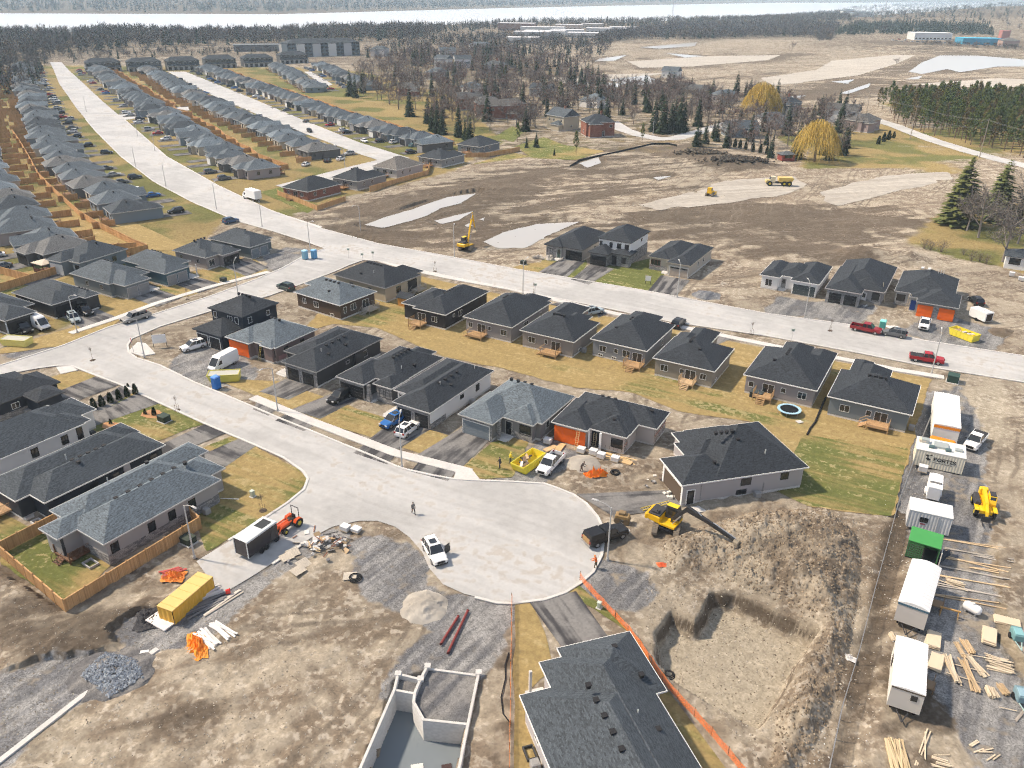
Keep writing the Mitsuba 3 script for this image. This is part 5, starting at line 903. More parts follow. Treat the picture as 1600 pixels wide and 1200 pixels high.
# ================================================================ TREES
def slivers(p, d, l, w, r):
    """Thin triangles from p along d."""
    p, d = np.asarray(p), np.asarray(d)
    d = d / np.linalg.norm(d, axis=1, keepdims=True)
    s = np.cross(d, r.normal(size=d.shape)); s /= np.linalg.norm(s, axis=1, keepdims=True) + 1e-9
    l = np.broadcast_to(l, len(p))[:, None]; w = np.broadcast_to(w, len(p))[:, None] / 2
    v = np.stack([p - s * w, p + s * w, p + d * l], 1).reshape(-1, 3)
    return v, np.arange(len(v)).reshape(-1, 3)
def bare(seed, h=11., spread=.42, limbs=8, sec=7, tw=9, tww=.09, col=(.15, .125, .115), trunkc=(.16, .14, .125)):
    r = np.random.default_rng(seed); tr, P0, D0, L0, W0 = [], [], [], [], []
    lean = r.normal(0, .04, 2)
    top = np.array([lean[0] * h, lean[1] * h, h * .72])
    tr.append(tube((0, 0, -.3), top * .45, h * .022, h * .015, 6)); tr.append(tube(top * .45, top, h * .015, h * .004, 5))
    for k in range(limbs):
        t = r.uniform(.28, .85); b = top * t; az = k * 2.4 + r.uniform(-.4, .4); up = r.uniform(.5, 1.3)
        d = np.array([math.cos(az), math.sin(az), up]); d /= np.linalg.norm(d); L = h * spread * r.uniform(.75, 1.1) * (1.15 - .35 * t)
        e = b + d * L; tr.append(tube(b, e, h * .009, h * .003, 4, False))
        for j in range(sec):
            q = b + d * L * r.uniform(.25, 1.0); a2 = r.normal(size=3) * .75 + d + [0, 0, .25]; a2 /= np.linalg.norm(a2); l2 = h * r.uniform(.12, .24)
            P0.append(q); D0.append(a2); L0.append(l2); W0.append(h * .008)
            for m_ in range(tw):
                q2 = q + a2 * l2 * r.uniform(.2, 1.0); a3 = r.normal(size=3) * .8 + a2 + [0, 0, .2]
                P0.append(q2); D0.append(a3); L0.append(h * r.uniform(.05, .13)); W0.append(tww)
    tws = slivers(np.array(P0), np.array(D0), np.array(L0), np.array(W0), r)
    sh = np.repeat(r.uniform(.75, 1.3, len(tws[1])), 3)[:, None]
    return [('trunk', cat(tr), 'm_paint', trunkc), ('crown', tws, 'm_leaf', np.clip(np.array(col) * sh, 0, 1))]
def spruce(seed, h=12., R=2.6, levels=26, col=(.028, .042, .024), droop=.35):
    r = np.random.default_rng(seed); vs, cs = [], []
    for k in range(levels):
        t = (k + r.uniform(0, .6)) / levels; z = h * (.05 + .95 * t); n = int(7 + 12 * (1 - t))
        for j in range(n):
            az = r.uniform(0, 6.283); L = R * (1 - t) ** (.85 if R < 5 else .62) * r.uniform(.65, 1.12) + .15
            d = np.array([math.cos(az), math.sin(az), 0]); s = np.array([-d[1], d[0], 0]); w = .22 * L + .14
            a = np.array([0, 0, z]); m_ = a + d * L * .55 + [0, 0, -droop * L * .35]; e = a + d * L + [0, 0, -droop * L * r.uniform(.5, 1.1)]
            up = np.array([0, 0, r.uniform(.02, .18)])
            vs += [a, m_ - s * w + up, m_ + s * w - up, m_ - s * w + up, e, m_ + s * w - up]; cs += [r.uniform(.6, 1.5)] * 6
    v = np.array(vs); c = np.clip(np.array(col) * np.array(cs)[:, None], 0, 1)
    return [('trunk', tube((0, 0, -.3), (0, 0, h * .96), h * .015, .02, 6), 'm_paint', (.10, .075, .055)), ('crown', (v, np.arange(len(v)).reshape(-1, 3)), 'm_leaf', c)]
def pine(seed, h=14., R=2.8, clumps=46, col=(.075, .095, .03), lo=.3):
    r = np.random.default_rng(seed); P0, D0, L0, C0, tr = [], [], [], [], [tube((0, 0, -.3), (0, 0, h * .95), h * .016, .03, 6)]
    for k in range(clumps):
        t = r.uniform(0, 1) ** .8; z = h * (lo + (1 - lo) * t); rad = R * (1 - t * .85) * (.55 + .45 * min(1, t * 4)) * r.uniform(.35, 1.05); az = r.uniform(0, 6.283)
        c = np.array([rad * math.cos(az), rad * math.sin(az), z]); shade = r.uniform(.65, 1.35)
        if k % 4 == 0: tr.append(tube((0, 0, z - .5), c, .05, .02, 3, False))
        for j in range(13):
            d = r.normal(size=3) + [0, 0, .35]
            P0.append(c + r.normal(size=3) * .25); D0.append(d); L0.append(r.uniform(.6, 1.1)); C0 += [shade * r.uniform(.8, 1.2)] * 3
    tws = slivers(np.array(P0), np.array(D0), np.array(L0), .42, r)
    return [('trunk', cat(tr), 'm_paint', (.16, .10, .07)), ('crown', tws, 'm_leaf', np.clip(np.array(col) * np.array(C0)[:, None], 0, 1))]
def willow(seed, h=15.):
    r = np.random.default_rng(seed); tr = [tube((0, 0, -.3), (0, 0, h * .35), .5, .35, 7)]; P0, D0, L0, C0 = [], [], [], []
    for k in range(11):
        az = k * .571; L = h * r.uniform(.3, .45); e = np.array([math.cos(az) * L * .8, math.sin(az) * L * .8, h * r.uniform(.66, .85)]); tr.append(tube((0, 0, h * .33), e, .2, .05, 4, False))
    for k in range(2300):
        a = r.uniform(0, 6.283); q = r.uniform(0, 1) ** .5 * h * .46; zt = h * (.97 - .45 * (q / (h * .46)) ** 2.2) * r.uniform(.86, 1.02); bump = 1 + .12 * math.sin(a * 5 + 1)
        P0.append((q * bump * math.cos(a), q * bump * math.sin(a), zt)); D0.append((.25 * math.cos(a) + r.normal() * .18, .25 * math.sin(a) + r.normal() * .18, -1)); L0.append(r.uniform(.18, .5) * h * (.5 + .75 * q / (h * .46))); C0 += [r.uniform(.6, 1.3)] * 3
    return [('trunk', cat(tr), 'm_paint', (.16, .12, .08)), ('crown', slivers(np.array(P0), np.array(D0), np.array(L0), .12, r), 'm_leaf', np.clip(np.array((.60, .44, .12)) * np.array(C0)[:, None], 0, 1))]
def shrub(seed, h=3., col=(.17, .14, .12), n=260):
    r = np.random.default_rng(seed); st = [tube((0, 0, -.2), (r.normal() * h * .3, r.normal() * h * .3, h * .75), .05, .015, 3, False) for _ in range(9)]
    P0 = np.column_stack([r.normal(0, h * .22, n), r.normal(0, h * .22, n), r.uniform(.15, .8, n) * h]); D0 = P0 * [1, 1, .2] + r.normal(size=(n, 3)) * .5 + [0, 0, .8]
    return [('stem', cat(st), 'm_paint', (.15, .12, .10)), ('twigs', slivers(P0, D0, r.uniform(.2, .4, n) * h * .7, .05, r), 'm_leaf', np.clip(np.array(col) * np.repeat(r.uniform(.7, 1.3, n), 3)[:, None], 0, 1))]
for k in range(5): group('bare_tree_%d' % k, lambda: bare(k + 20, 11, .40 + .03 * k, tw=12, tww=.12, col=[(.18, .142, .13), (.195, .155, .14), (.155, .125, .12), (.22, .19, .17), (.185, .135, .122)][k]))
for k in range(3): group('spruce_%d' % k, lambda: spruce(k + 3, 12, [2.7, 3.3, 2.5][k], 28))
for k in range(4): group('pine_%d' % k, lambda: pine(k + 8, 14, [2.8, 3.2, 2.6, 3.0][k], col=[(.115, .14, .045), (.095, .13, .045), (.13, .15, .045), (.16, .13, .06)][k]))
group('willow_0', lambda: willow(2))
for k in range(2): group('shrub_%d' % k, lambda: shrub(k, 3.2))
def cedar(seed, h=2.0):
    r = np.random.default_rng(seed); n = 420; t = r.uniform(0, 1, n); a = r.uniform(0, 6.283, n); R = .42 * np.sin(np.pi * (.15 + .85 * (1 - t)) * .62) * r.uniform(.5, 1.05, n)
    P0 = np.column_stack([R * np.cos(a), R * np.sin(a), t * h * .9]); D0 = P0 * [1.2, 1.2, 0] + [0, 0, 1]
    return [('trunk', tube((0, 0, -.2), (0, 0, h * .8), .05, .02, 5), 'm_paint', (.12, .09, .06)), ('foliage', slivers(P0, D0, .34, .13, r), 'm_leaf', np.clip(np.array((.03, .045, .02)) * np.repeat(r.uniform(.6, 1.5, n), 3)[:, None], 0, 1))]
group('cedar_0', lambda: cedar(1))
def tree(kind, n, x, y, s, label, grp=None, cat_='tree', name=None):
    k = thing(name or {'bare_tree': 'bare_tree', 'spruce': 'spruce_tree', 'pine': 'pine_tree', 'willow': 'willow_tree', 'shrub': 'bare_shrub', 'cedar': 'cedar_bush'}[kind], label, cat_, grp)
    place(k, 'proto_%s_%d' % (kind, n), mat(x, y, gz(x, y) - .1, rng.uniform(0, 360), (s * rng.uniform(.9, 1.1), s * rng.uniform(.9, 1.1), s)))
tr_ = np.random.default_rng(21)
VILLAGE = Polygon([(-120.9,661.5),(-121.4,798.7),(-109.8,900.8),(-74.8,966),(-10.6,954.1),(44,789.1),(67.8,579.7),(120.7,561.4),(150.6,516.3),(178.2,483.3),(177.7,438.2),(140.9,344.5),(122.6,322.8),(107.5,335.6),(93.5,347.9),(82.6,353.4),(87,410.7),(79.9,406.2),(61.6,409.1),(53.4,448.7),(15.8,451),(14.4,406.2),(-16.9,343.5),(-30.4,380.5),(-46.2,419.1),(-74.6,481.5),(-106.9,553.2)])
roads_ = unary_union([village_road.buffer(3), hill_road.buffer(4), street_three.buffer(3), street_two.buffer(3)])
vh_ = unary_union([Point(x, y).buffer(9) for x, y, *_ in VH])
def scatter(poly, n, avoid=None, r=tr_):
    b = poly.bounds; out = []
    while len(out) < n:
        q = r.uniform([b[0], b[1]], [b[2], b[3]], (400, 2)); ok = shapely.contains_xy(poly, q[:, 0], q[:, 1])
        if avoid is not None: ok &= ~shapely.contains_xy(avoid, q[:, 0], q[:, 1])
        out += [tuple(a) for a in q[ok]]
    return out[:n]
# single conifers of the village: (picture base, height in metres)
labels['village_thicket'] = {'label': 'dense leafless thicket filling the back of the village wood', 'category': 'wood', 'kind': 'stuff'}
for k in range(3): group('thicket_%d' % k, lambda: (lambda b: [('tree', cat([b[0][1], b[1][1]]), 'm_leaf', [(.18, .142, .13), (.195, .155, .14), (.16, .125, .12)][k])])(bare(k + 70, 11, .42, 7, 6, 8, tww=.12)))
_rank = {}
def by_house(what, x, y):
    n = min(VH, key=lambda h: (h[0] - x) ** 2 + (h[1] - y) ** 2)[3]
    _rank[what, n] = r_ = _rank.get((what, n), 0) + 1
    return '%s, %s around the %s village house' % (what, ordinal(r_), n)
SPR = [(66.7,397.5,15),(70.3,393.9,16),(74.7,398,14),(78.7,396.3,17),(81.6,402.4,13),(78.8,356.3,12),(16.3,333.6,3),(9.4,352.5,6),(5.3,350.8,5),(26.5,472.4,13),(30,483.6,10),(53.4,541.5,12),(56.8,535,11),(60,515.6,13),(63.2,509.6,12),(68.6,522.7,10),(38.9,605.9,13),(41.5,597.6,14),(46.8,602.3,12),(55.3,611.7,12),(58.6,603.4,13),(48.9,485,11),(47.3,429.6,12),(77.1,580.5,8),(103.6,575,13),(97.5,574.4,9),(119.4,576.3,9),(143,548.8,14),(154.2,556.9,10),(159.9,561,8),(152.3,492.6,15),(151.8,501.2,12),(181.4,472.7,12),(185.5,473,11),(167.9,461.5,10),(146.2,436.1,8),(136.5,341.3,12),(126.6,329.6,10),(103.8,332.6,9),(168.9,466.7,8),
 (-102.4,528.9,15),(-97.5,519.3,13),(-91.8,773.3,12),(-91,802.3,13),(-89.5,833.7,11),(-80.4,803.6,14),(-71.3,768.7,12),(-47.2,602.4,11),(-35.5,715,10),(-11,652.1,12),(-6.3,581.1,15),(-13.9,536.1,10),(-36,534.3,9),(-38.6,393.1,12),(-35.7,387.5,13),(-33.1,384,11),(-25.2,377.2,14),(-21.9,370.4,9),(-19.4,365.5,10),(-43.3,611.4,10),(-118.1,863.5,9),(-125.6,880.3,8),(-143.5,843.2,9),(3.3,862,9),(27,721.7,10),(9.6,751.1,9),(0.2,707,10),(17.8,675.5,8),(17.4,446.2,9),(149.4,549.4,9),(-22.9,687.6,9),(-27.4,612.9,10),(8,438.5,8),(2.2,1010.8,8),(2,906.5,12)]
for i, (x, y, h) in enumerate(SPR):
    tree('spruce', i % 3, x, y, h / 11, by_house('dark spruce', x, y), 'dark spruces of the village')
for i, (x, y) in enumerate(scatter(VILLAGE, 135, roads_.union(vh_))): tree('spruce', i % 3, x, y, tr_.uniform(.7, 1.25), by_house('dark spruce', x, y), 'dark spruces of the village')
for i, (x, y, h) in enumerate([(25.4,338.4,9),(1.5,365,8),(26.3,489,13),(-6.6,606.1,12),(56.7,368.1,8),(228.6,516.1,13),(211.5,485.6,12),(213.9,497.1,11)]):
    tree('pine', i % 4, x, y, h / 14, by_house('round crowned pine', x, y), 'round pines of the village')
tree('willow', 0, *(119.4,326.6), 1.12, 'big golden weeping willow beside the red shed')
tree('willow', 0, *(129.8,444.3), 1.3, 'golden willow standing behind the village houses')
for i, (x, y) in enumerate(sorted(scatter(VILLAGE, 620, roads_.union(vh_)), key=lambda q: q[1])):
    s_ = tr_.uniform(.85, 1.3)
    if i < 282: tree('bare_tree', i % 5, x, y, s_, by_house('bare grey tree', x, y), 'bare trees of the village')
    else: place('village_thicket__%03d' % i, 'proto_thicket_%d' % (i % 3), mat(x, y, -.1, i * 77, s_))
for i, (x, y) in enumerate([(866,215),(822,226),(770,218),(968,200),(1140,232),(1130,240),(1235,215),(1180,236),(1340,212),(1360,220),(1320,230),(1350,238),(1195,225),(1220,245),(735,240),(785,228),(760,226),(700,240)]):
    tree('bare_tree', i % 5, x, y, tr_.uniform(.55, .9), by_house('small bare tree', x, y), 'bare trees at the village edge')
PLANT = Polygon([(191.5,425.7),(215.3,485.9),(255.1,506),(343.8,495.1),(223.5,311.4),(210.7,331.2),(205.8,350.9),(200.4,372.9),(196.2,401.5)])
q_ = [(x, y) for x in np.arange(PLANT.bounds[0], PLANT.bounds[2], 6.4) for y in np.arange(PLANT.bounds[1], PLANT.bounds[3], 6.4) if PLANT.contains(Point(x, y)) and x < y * .72 + 25]
_x = sorted({x for x, _ in q_})
for i, (x, y) in enumerate(q_):
    _f = [b for a, b in q_ if a == x]
    tree('pine', i % 4, x + tr_.uniform(-1.4, 1.4), y + tr_.uniform(-1.4, 1.4), tr_.uniform(.85, 1.12), 'green plantation pine, %s from the road end of the %s file from the left' % (ordinal(_f.index(y) + 1), ordinal(_x.index(x) + 1)), 'pines of the plantation')
# right edge
group('big_spruce_0', lambda: spruce(31, 20, 6.8, 52, (.135, .15, .058), .12)); group('big_spruce_1', lambda: spruce(32, 18, 6.2, 46, (.125, .145, .06), .15))
for gname, (x, y), lb in (('big_spruce_0', (128.9,229.9), 'tall olive green spruce, left of the pair at the right edge'), ('big_spruce_1', (142.8,235.4), 'olive green spruce behind bare trees, right of the pair'), ('big_spruce_1', (151.5,232.1), 'olive spruce cut by the right edge of the picture')):
    place(thing('spruce_tree', lb, 'tree'), 'proto_' + gname, mat(x, y, 0, 40 * len(lb), 1))
group('big_bare_0', lambda: bare(41, 15, .42, 12, 10, 14, .09, (.20, .18, .165), (.25, .22, .2)))
for i, ((x, y), s, lb) in enumerate((((127.7,216.4), 1.0, 'large bare grey tree in front of the spruces'), ((122.3,194.3), 1.05, 'tall bare tree nearest the white shed'), ((135.9,211.7), 1.0, 'bare grey tree at the right edge behind the tall one'), ((127.8,223), .8, 'smaller bare tree at the foot of the tall spruce'), ((151.3,235.8), .9, 'bare tree at the right edge beside the cut spruce'))):
    place(thing('bare_tree', lb, 'tree'), 'proto_big_bare_0', mat(x, y, 0, 73 * i, s))
for i, (x, y) in enumerate([(108,206),(108.9,204.3),(111.2,203.2),(114.9,195.1),(117.2,192.5),(115.7,200.6),(116.7,194.6)]):
    tree('shrub', i % 2, x, y, [1, .9, 1.15, 1, .9, .6, .8][i], 'bare brown shrub, %s from the left in the line below the spruces' % ordinal(i + 1), 'bare shrubs below the spruces', 'shrub')
for i, (x, y) in enumerate([(-66.16,112.28),(-65.25,113.17),(-64.43,114.29),(-63.6,115.43),(-62.76,116.59),(-61.8,117.54)]):
    tree('cedar', 0, x, y, 1.0, 'dark clipped cedar, %s from the left in the row of six' % ordinal(i + 1), 'cedars between two driveways', 'shrub')
for x, y in [(93.8,360.4),(95.3,357.2),(97.1,355.8),(98.8,352.8),(100.7,348.3),(103.1,345.4),(105,342.6),(131.5,346.9),(134.8,350.1),(138.7,354.9),(142.1,358.2),(146.2,363.2),(161.4,367.4),(166.5,374.3),(171.1,379.8),(175.8,385.4)]: tree('cedar', 0, x, y, tr_.uniform(1.5, 2.2), by_house('dark hedge shrub', x, y), 'dark hedge shrubs', 'shrub')
for (x, y), s, lb in (((-55.85,110.35), .75, 'small green cedar in the round mulch bed'), ((-57.32,110.53), .55, 'brown little cedar left in the round mulch bed'), ((-61.29,107.35), .5, 'young cedar in the orange mulch bed by the white house'), ((-64.18,120.1), 0.4, 'tiny cedar by the corner driveway')):
    tree('cedar', 0, x, y, s, lb, None, 'shrub')
for pts in ([(-57.85,109.89),(-56.43,109.08),(-54.84,109.32),(-54.44,110.59),(-55.54,111.84),(-57.13,112.03),(-58.08,111.15)], [(-62,106.13),(-60.58,105.57),(-59.31,106.19),(-59.64,107.38),(-61.37,107.96),(-62.45,107.53)]):
    add(ground_piece('mulch_bed'), sheet(jag(pts, .2, .5, 5), .03), 'm_paint', (.42, .22, .10))
group('sapling', lambda: [('trunk', cat([tube((0, 0, -.1), (0, 0, 2.6), .03, .012, 5), tube((.3, 0, 0), (.3, 0, 1.1), .03, n=4), tube((-.3, 0, 0), (-.3, 0, 1.1), .03, n=4)]), 'm_paint', (.16, .12, .09)), ('twigs', slivers(tr_.normal(0, .12, (40, 3)) + [0, 0, 2.0], tr_.normal(0, .6, (40, 3)) + [0, 0, 1.], .6, .03, tr_), 'm_leaf', (.15, .12, .1)), ('mulch_ring', tube((0, 0, 0), (0, 0, .05), .5, n=10), 'm_paint', (.07, .05, .035))])
for i, ((x, y), lb) in enumerate((((-31.67,84.96), 'staked sapling on the lawn beside the road stub'), ((-52.84,111.9), 'thin sapling beside the road opposite the porta potty'), ((62.9,147.77), 'thin sapling on the boulevard behind the mauve grey bungalow'), ((46.77,145.71), 'thin sapling on the boulevard, middle of the main road'), ((-18.5,182.8), 'thin sapling on the boulevard near the junction'), ((4.6,167.8), 'thin sapling by the boulevard sign post'), ((-74.96,130.46), 'sapling on the grass at the road corner'), ((-69.6,162.1), 'sapling on the strip by the side street'))):
    place(thing('sapling', lb, 'young tree', 'young boulevard trees'), 'proto_sapling', mat(x, y, 0, 50 * i))
# ---- far woods: one mass each
def lod(seed, kind):
    r = np.random.default_rng(seed)
    if kind == 'c':
        v = []
        for k in range(26):
            t = r.uniform(0, 1); a = r.uniform(0, 6.283); R = .17 * (1 - t) + .02; z = .1 + .85 * t; w = .5
            v += [(0, 0, z + .1), (R * math.cos(a - w), R * math.sin(a - w), z - .06), (R * math.cos(a + w), R * math.sin(a + w), z - .06)]
        return np.array(v)
    n = 46; p = r.normal(size=(n, 3)); p /= np.linalg.norm(p, axis=1, keepdims=True); p *= r.uniform(.3, 1, (n, 1)) * [.3, .3, .38]; p += [0, 0, .55]
    v, _ = slivers(p, p - [0, 0, .2] + r.normal(size=(n, 3)) * .2, .2, .05, r)
    tv, tf_ = tube((0, 0, 0), (0, 0, .6), .02, .01, 3, False)
    return np.vstack([v, tv[tf_].reshape(-1, 3)])
LODB, LODC = [lod(k, 'b') for k in range(4)], [lod(k + 9, 'c') for k in range(3)]
def wood(name, label, poly, n, hh=(8, 14), conif=.15, seed=0, bc=(.105, .092, .092), cc=(.028, .042, .030)):
    r = np.random.default_rng(seed); pts = np.array(scatter(poly, n, None, r)); zz = gzs(pts); V, C = [], []
    for k, (x, y) in enumerate(pts):
        c = r.random() < conif; B = (LODC if c else LODB)[k % 3]; h = r.uniform(*hh) * (1.0 if c else .95); a = r.uniform(0, 6.283)
        ca, sa = math.cos(a), math.sin(a); q = B * h * [1.25, 1.25, 1]
        V.append(np.column_stack([q[:, 0] * ca - q[:, 1] * sa + x, q[:, 0] * sa + q[:, 1] * ca + y, q[:, 2] + zz[k] - .3]))
        sh = np.repeat(r.uniform(.7, 1.3, len(B) // 3), 3)[:, None] * r.uniform(.75, 1.3)
        tint = np.array(cc if c else bc) * (1 if c or r.random() > .12 else np.array([1.5, 1.25, .9]))
        C.append(np.clip(tint * sh, 0, 1))
    V = np.vstack(V)
    k = thing(name, label, 'wood', kind='stuff'); add(k, (V, np.arange(len(V)).reshape(-1, 3)), 'm_leaf', np.vstack(C))
wood('lakeside_wood', 'leafless wood along the near lake shore behind the houses', Polygon([(-541.4,754.9),(-749.3,1055.6),(-668.1,1130.2),(-607.5,1157.7),(-573.9,1253.3),(-446.2,1205),(-350.2,1241.1),(-251.6,1403.8),(-156.1,1472.1),(-106.9,1389.6),(-133.9,1104.1),(-197,1093.6),(-267.8,1055),(-347.4,992.7),(-422.8,947.3),(-434.3,856.7),(-436.7,790.1),(-438.9,732.7)]), 2300, (11, 18), .28, 1)
wood('lakeside_wood', 'mixed wood between the shopping park and the lake', Polygon([(-156.1,1472.1),(-7.1,1807),(277,1960.4),(672.6,2480.8),(1329.3,3582.2),(704.4,1847.2),(470.5,1725.8),(224.5,1582.6),(52,1598.3),(-103.7,1347.7)]), 2600, (9, 15), .35, 2)
wood('field_edge_wood', 'long leafless wood beyond the stripped brown field', Polygon([(102.3,1114.9),(173.7,1216.8),(266.3,1233),(402.7,1327.5),(472,1303.7),(613.6,1669.9),(497.4,1732.2),(321.1,1604.2),(206.7,1454.5),(122.5,1241)]), 2400, (10, 15), .12, 3, (.10, .09, .097))
wood('conifer_belt', 'dark green conifer belt left of the dealership', Polygon([(506,1405.7),(522.3,1388.5),(633,1409.5),(735.6,1351),(821.7,1533.6),(775.2,1677.6),(665.7,1710.7)]), 700, (11, 16), .95, 4)
wood('hill_wood', 'grey wooded rise on the right skyline', Polygon([(576.8,1633.8),(721.3,1665.7),(834.2,1536.1),(848.8,1267.2),(5084.3,7742.3),(5789,10156.9),(3414.5,7377.4),(1773,4696.4),(1007,2875.7)]), 4200, (9, 16), .35, 5, (.105, .095, .10))
wood('street_trees', 'scattered bare trees and hedges behind the townhouses', Polygon([(-402.5,757.5),(-366.5,741.1),(-358.9,799.8),(-295.6,840.4),(-248.5,872.8),(-235.2,883.8),(-253.2,940.2),(-345.5,926.9),(-414.3,897),(-429.9,822.8)]), 170, (4, 8), .25, 6)
wood('street_trees', 'bare trees and conifers left of the far end of the road', Polygon([(-318.8,452.7),(-294.4,482.2),(-307.1,547.2),(-384,707),(-429,791),(-499.6,725.6)]), 280, (7, 12), .3, 7)
wood('park_trees', 'bare trees around the shopping park and back fields', Polygon([(-152.7,842.1),(-124,1164.8),(-5,1307.5),(130.5,1148),(85.6,855.7),(15.8,846.9),(-32.3,972.2),(-76.4,987.7),(-109.8,900.8)]), 650, (7, 12), .3, 8)
wood('roadside_brush', 'low brush and trees by the dealership car park', Polygon([(477,1045.8),(576.2,1037.1),(598.6,997),(656.2,1096),(532.2,1142.2)]), 120, (3, 7), .1, 9)
wood('field_brush', 'clump of bare trees in the field left of the conifers', Polygon([(386.7,1132.9),(414.9,1137.4),(460.9,1267),(451.7,1300)]), 40, (6, 11), .1, 10)
for i, ((x, y), s) in enumerate((((57.8,776.7), 1.2), ((60.5,737.6), 1.3), ((52,749.4), 1.1), ((68.3,764.3), 1.0), ((318.4,1000.7), 1.0), ((358,811.2), .7))):
    tree('bare_tree', i % 5, x, y, s, 'bare tree out on the brown field, %s from the left' % ordinal([1, 3, 2, 4, 5, 6][i]), 'bare trees on the brown field')
FAR = [Polygon([(-5000, 2300), (-1250, 2230), (-650, 2420), (0, 3640), (400, 4600), (-500, 5200), (-3000, 4200), (-5000, 3600)]), Polygon([(400, 4700), (800, 4950), (1900, 6600), (3600, 9000), (1500, 9000), (-400, 5400)])]
wood('far_shore_wood', 'bluish woods and fields on the far shore of the lake', FAR[0], 7500, (12, 24), .5, 12, (.06, .06, .07))
wood('far_shore_wood', 'distant woods on the right part of the far shore', FAR[1], 3500, (16, 30), .5, 13, (.06, .06, .07))
fs = np.random.default_rng(8)
for i, (x, y) in enumerate([(265,21),(290,20),(305,19),(318,20),(330,19),(345,21),(280,17),(440,13),(520,11),(610,12),(690,9)]):
    block('tiny pale building on the far lake shore, %s from the left' % ordinal([1, 3, 4, 5, 6, 7, 2, 8, 9, 10, 11][i]), 'far_building', 'building', (x, y), fs.uniform(-20, 20), fs.uniform(25, 60), 25, fs.uniform(8, 13), (.75, .72, .68), (.6, .5, .45), (0, 0))

# ================================================================ VEHICLES
RUB, GL = (.015, .015, .016), (.02, .02, .02)
def quad(a, b, c, d, inset=.1, out=.012):
    """A thin pane on the quad a b c d (seen from outside, anticlockwise), inset from its edges."""
    a, b, c, d = map(lambda q: np.asarray(q, float), (a, b, c, d)); m_ = (a + b + c + d) / 4
    n = np.cross(b - a, d - a); n /= np.linalg.norm(n)
    q = [p + (m_ - p) / np.linalg.norm(m_ - p) * inset for p in (a, b, c, d)]
    return hull([p + n * o for p in q for o in (-.02, out)])
def wheel(x, y, r=.34, w=.22): return tube((x, y - w / 2, r), (x, y + w / 2, r), r, n=14)
def rim(x, y, r=.2, w=.24): return tube((x, y - w / 2, .34 if r < .25 else r * 1.6), (x, y + w / 2, .34 if r < .25 else r * 1.6), r, n=10)
def cabin_parts(x0, x1, t0, t1, w0, w1, z0, z1, col, split=None):
    """Greenhouse between bottom x0..x1 and roof t0..t1 (front = +x)."""
    w0, w1 = w0 / 2, w1 / 2
    o = [('roof', hull([(x, s * w, z) for s in (-1, 1) for x, w, z in ((x0, w0, z0), (x1, w0, z0), (t0, w1, z1 - .04), (t1, w1, z1 - .04), (t0 + .15, w1 - .1, z1), (t1 - .15, w1 - .1, z1))]), 'm_gloss', col)]
    o.append(('windshield', quad((x1, w0, z0), (x1, -w0, z0), (t1, -w1, z1), (t1, w1, z1)[:3], .07)[:2], 'm_glass', GL))
    o.append(('rear_window', quad((x0, -w0, z0), (x0, w0, z0), (t0, w1, z1), (t0, -w1, z1), .1), 'm_glass', GL))
    cuts = [0, .5, 1] if split is None else split
    for s in (1, -1):
        for a, b in zip(cuts, cuts[1:]):
            L = lambda t, z: (x0 + (x1 - x0) * t, s * w0, z0) if z == 0 else (t0 + (t1 - t0) * t, s * w1, z1)
            p = [L(a, 0), L(b, 0), L(b, 1), L(a, 1)]
            if s > 0: p = p[::-1]
            o.append(('side_window', quad(*p, .07), 'm_glass', GL))
    return o
def lights(L, w, z, front=True):
    o = []
    for s in (1, -1):
        o.append(('headlight', box(L / 2 - .12, s * (w / 2 - .3) - .2, z, L / 2 + .02, s * (w / 2 - .3) + .2, z + .14), 'm_gloss', (.7, .7, .7)))
        o.append(('tail_light', box(-L / 2 - .015, s * (w / 2 - .18) - .14, z + .1, -L / 2 + .1, s * (w / 2 - .18) + .14, z + .35), 'm_gloss', (.35, .02, .015)))
    return o
def lower(L, W, z0, z1, nose=.12, col=WHITE):
    h = W / 2
    pts = [(x, s * y, z) for s in (-1, 1) for x, y, z in ((-L / 2 + .1, h - .12, z0), (L / 2 - .15, h - .15, z0), (-L / 2, h - .1, z0 + .25), (L / 2, h - .2, z0 + .2), (-L / 2 + .5, h, z0 + .15), (L / 2 - .6, h, z0 + .15), (-L / 2 + .02, h - .12, z1 - .06), (L / 2 - .05, h - .25, z1 - nose - .08), (-L / 2 + .4, h, z1 - .12), (L / 2 - .7, h, z1 - nose - .1), (-L / 2 + .12, h - .2, z1), (L / 2 - .35, h - .3, z1 - nose), (L / 2 - 1.2, h - .1, z1 - .01))]
    return hull(pts)
def wheels(xs, y, r=.35): return [e for x in xs for s in (1, -1) for e in (('wheel', wheel(x, s * y, r), 'm_paint', RUB), ('hub', tube((x, s * (y + .115), r), (x, s * (y + .125), r), r * .6, n=10), 'm_metal', (.45, .45, .46)))]
def mirrors(x, w, z): return [('mirror', bev(x, s * (w / 2 + .1) - .1, z, x + .12, s * (w / 2 + .1) + .1, z + .16, .02), 'm_gloss', RUB) for s in (1, -1)]
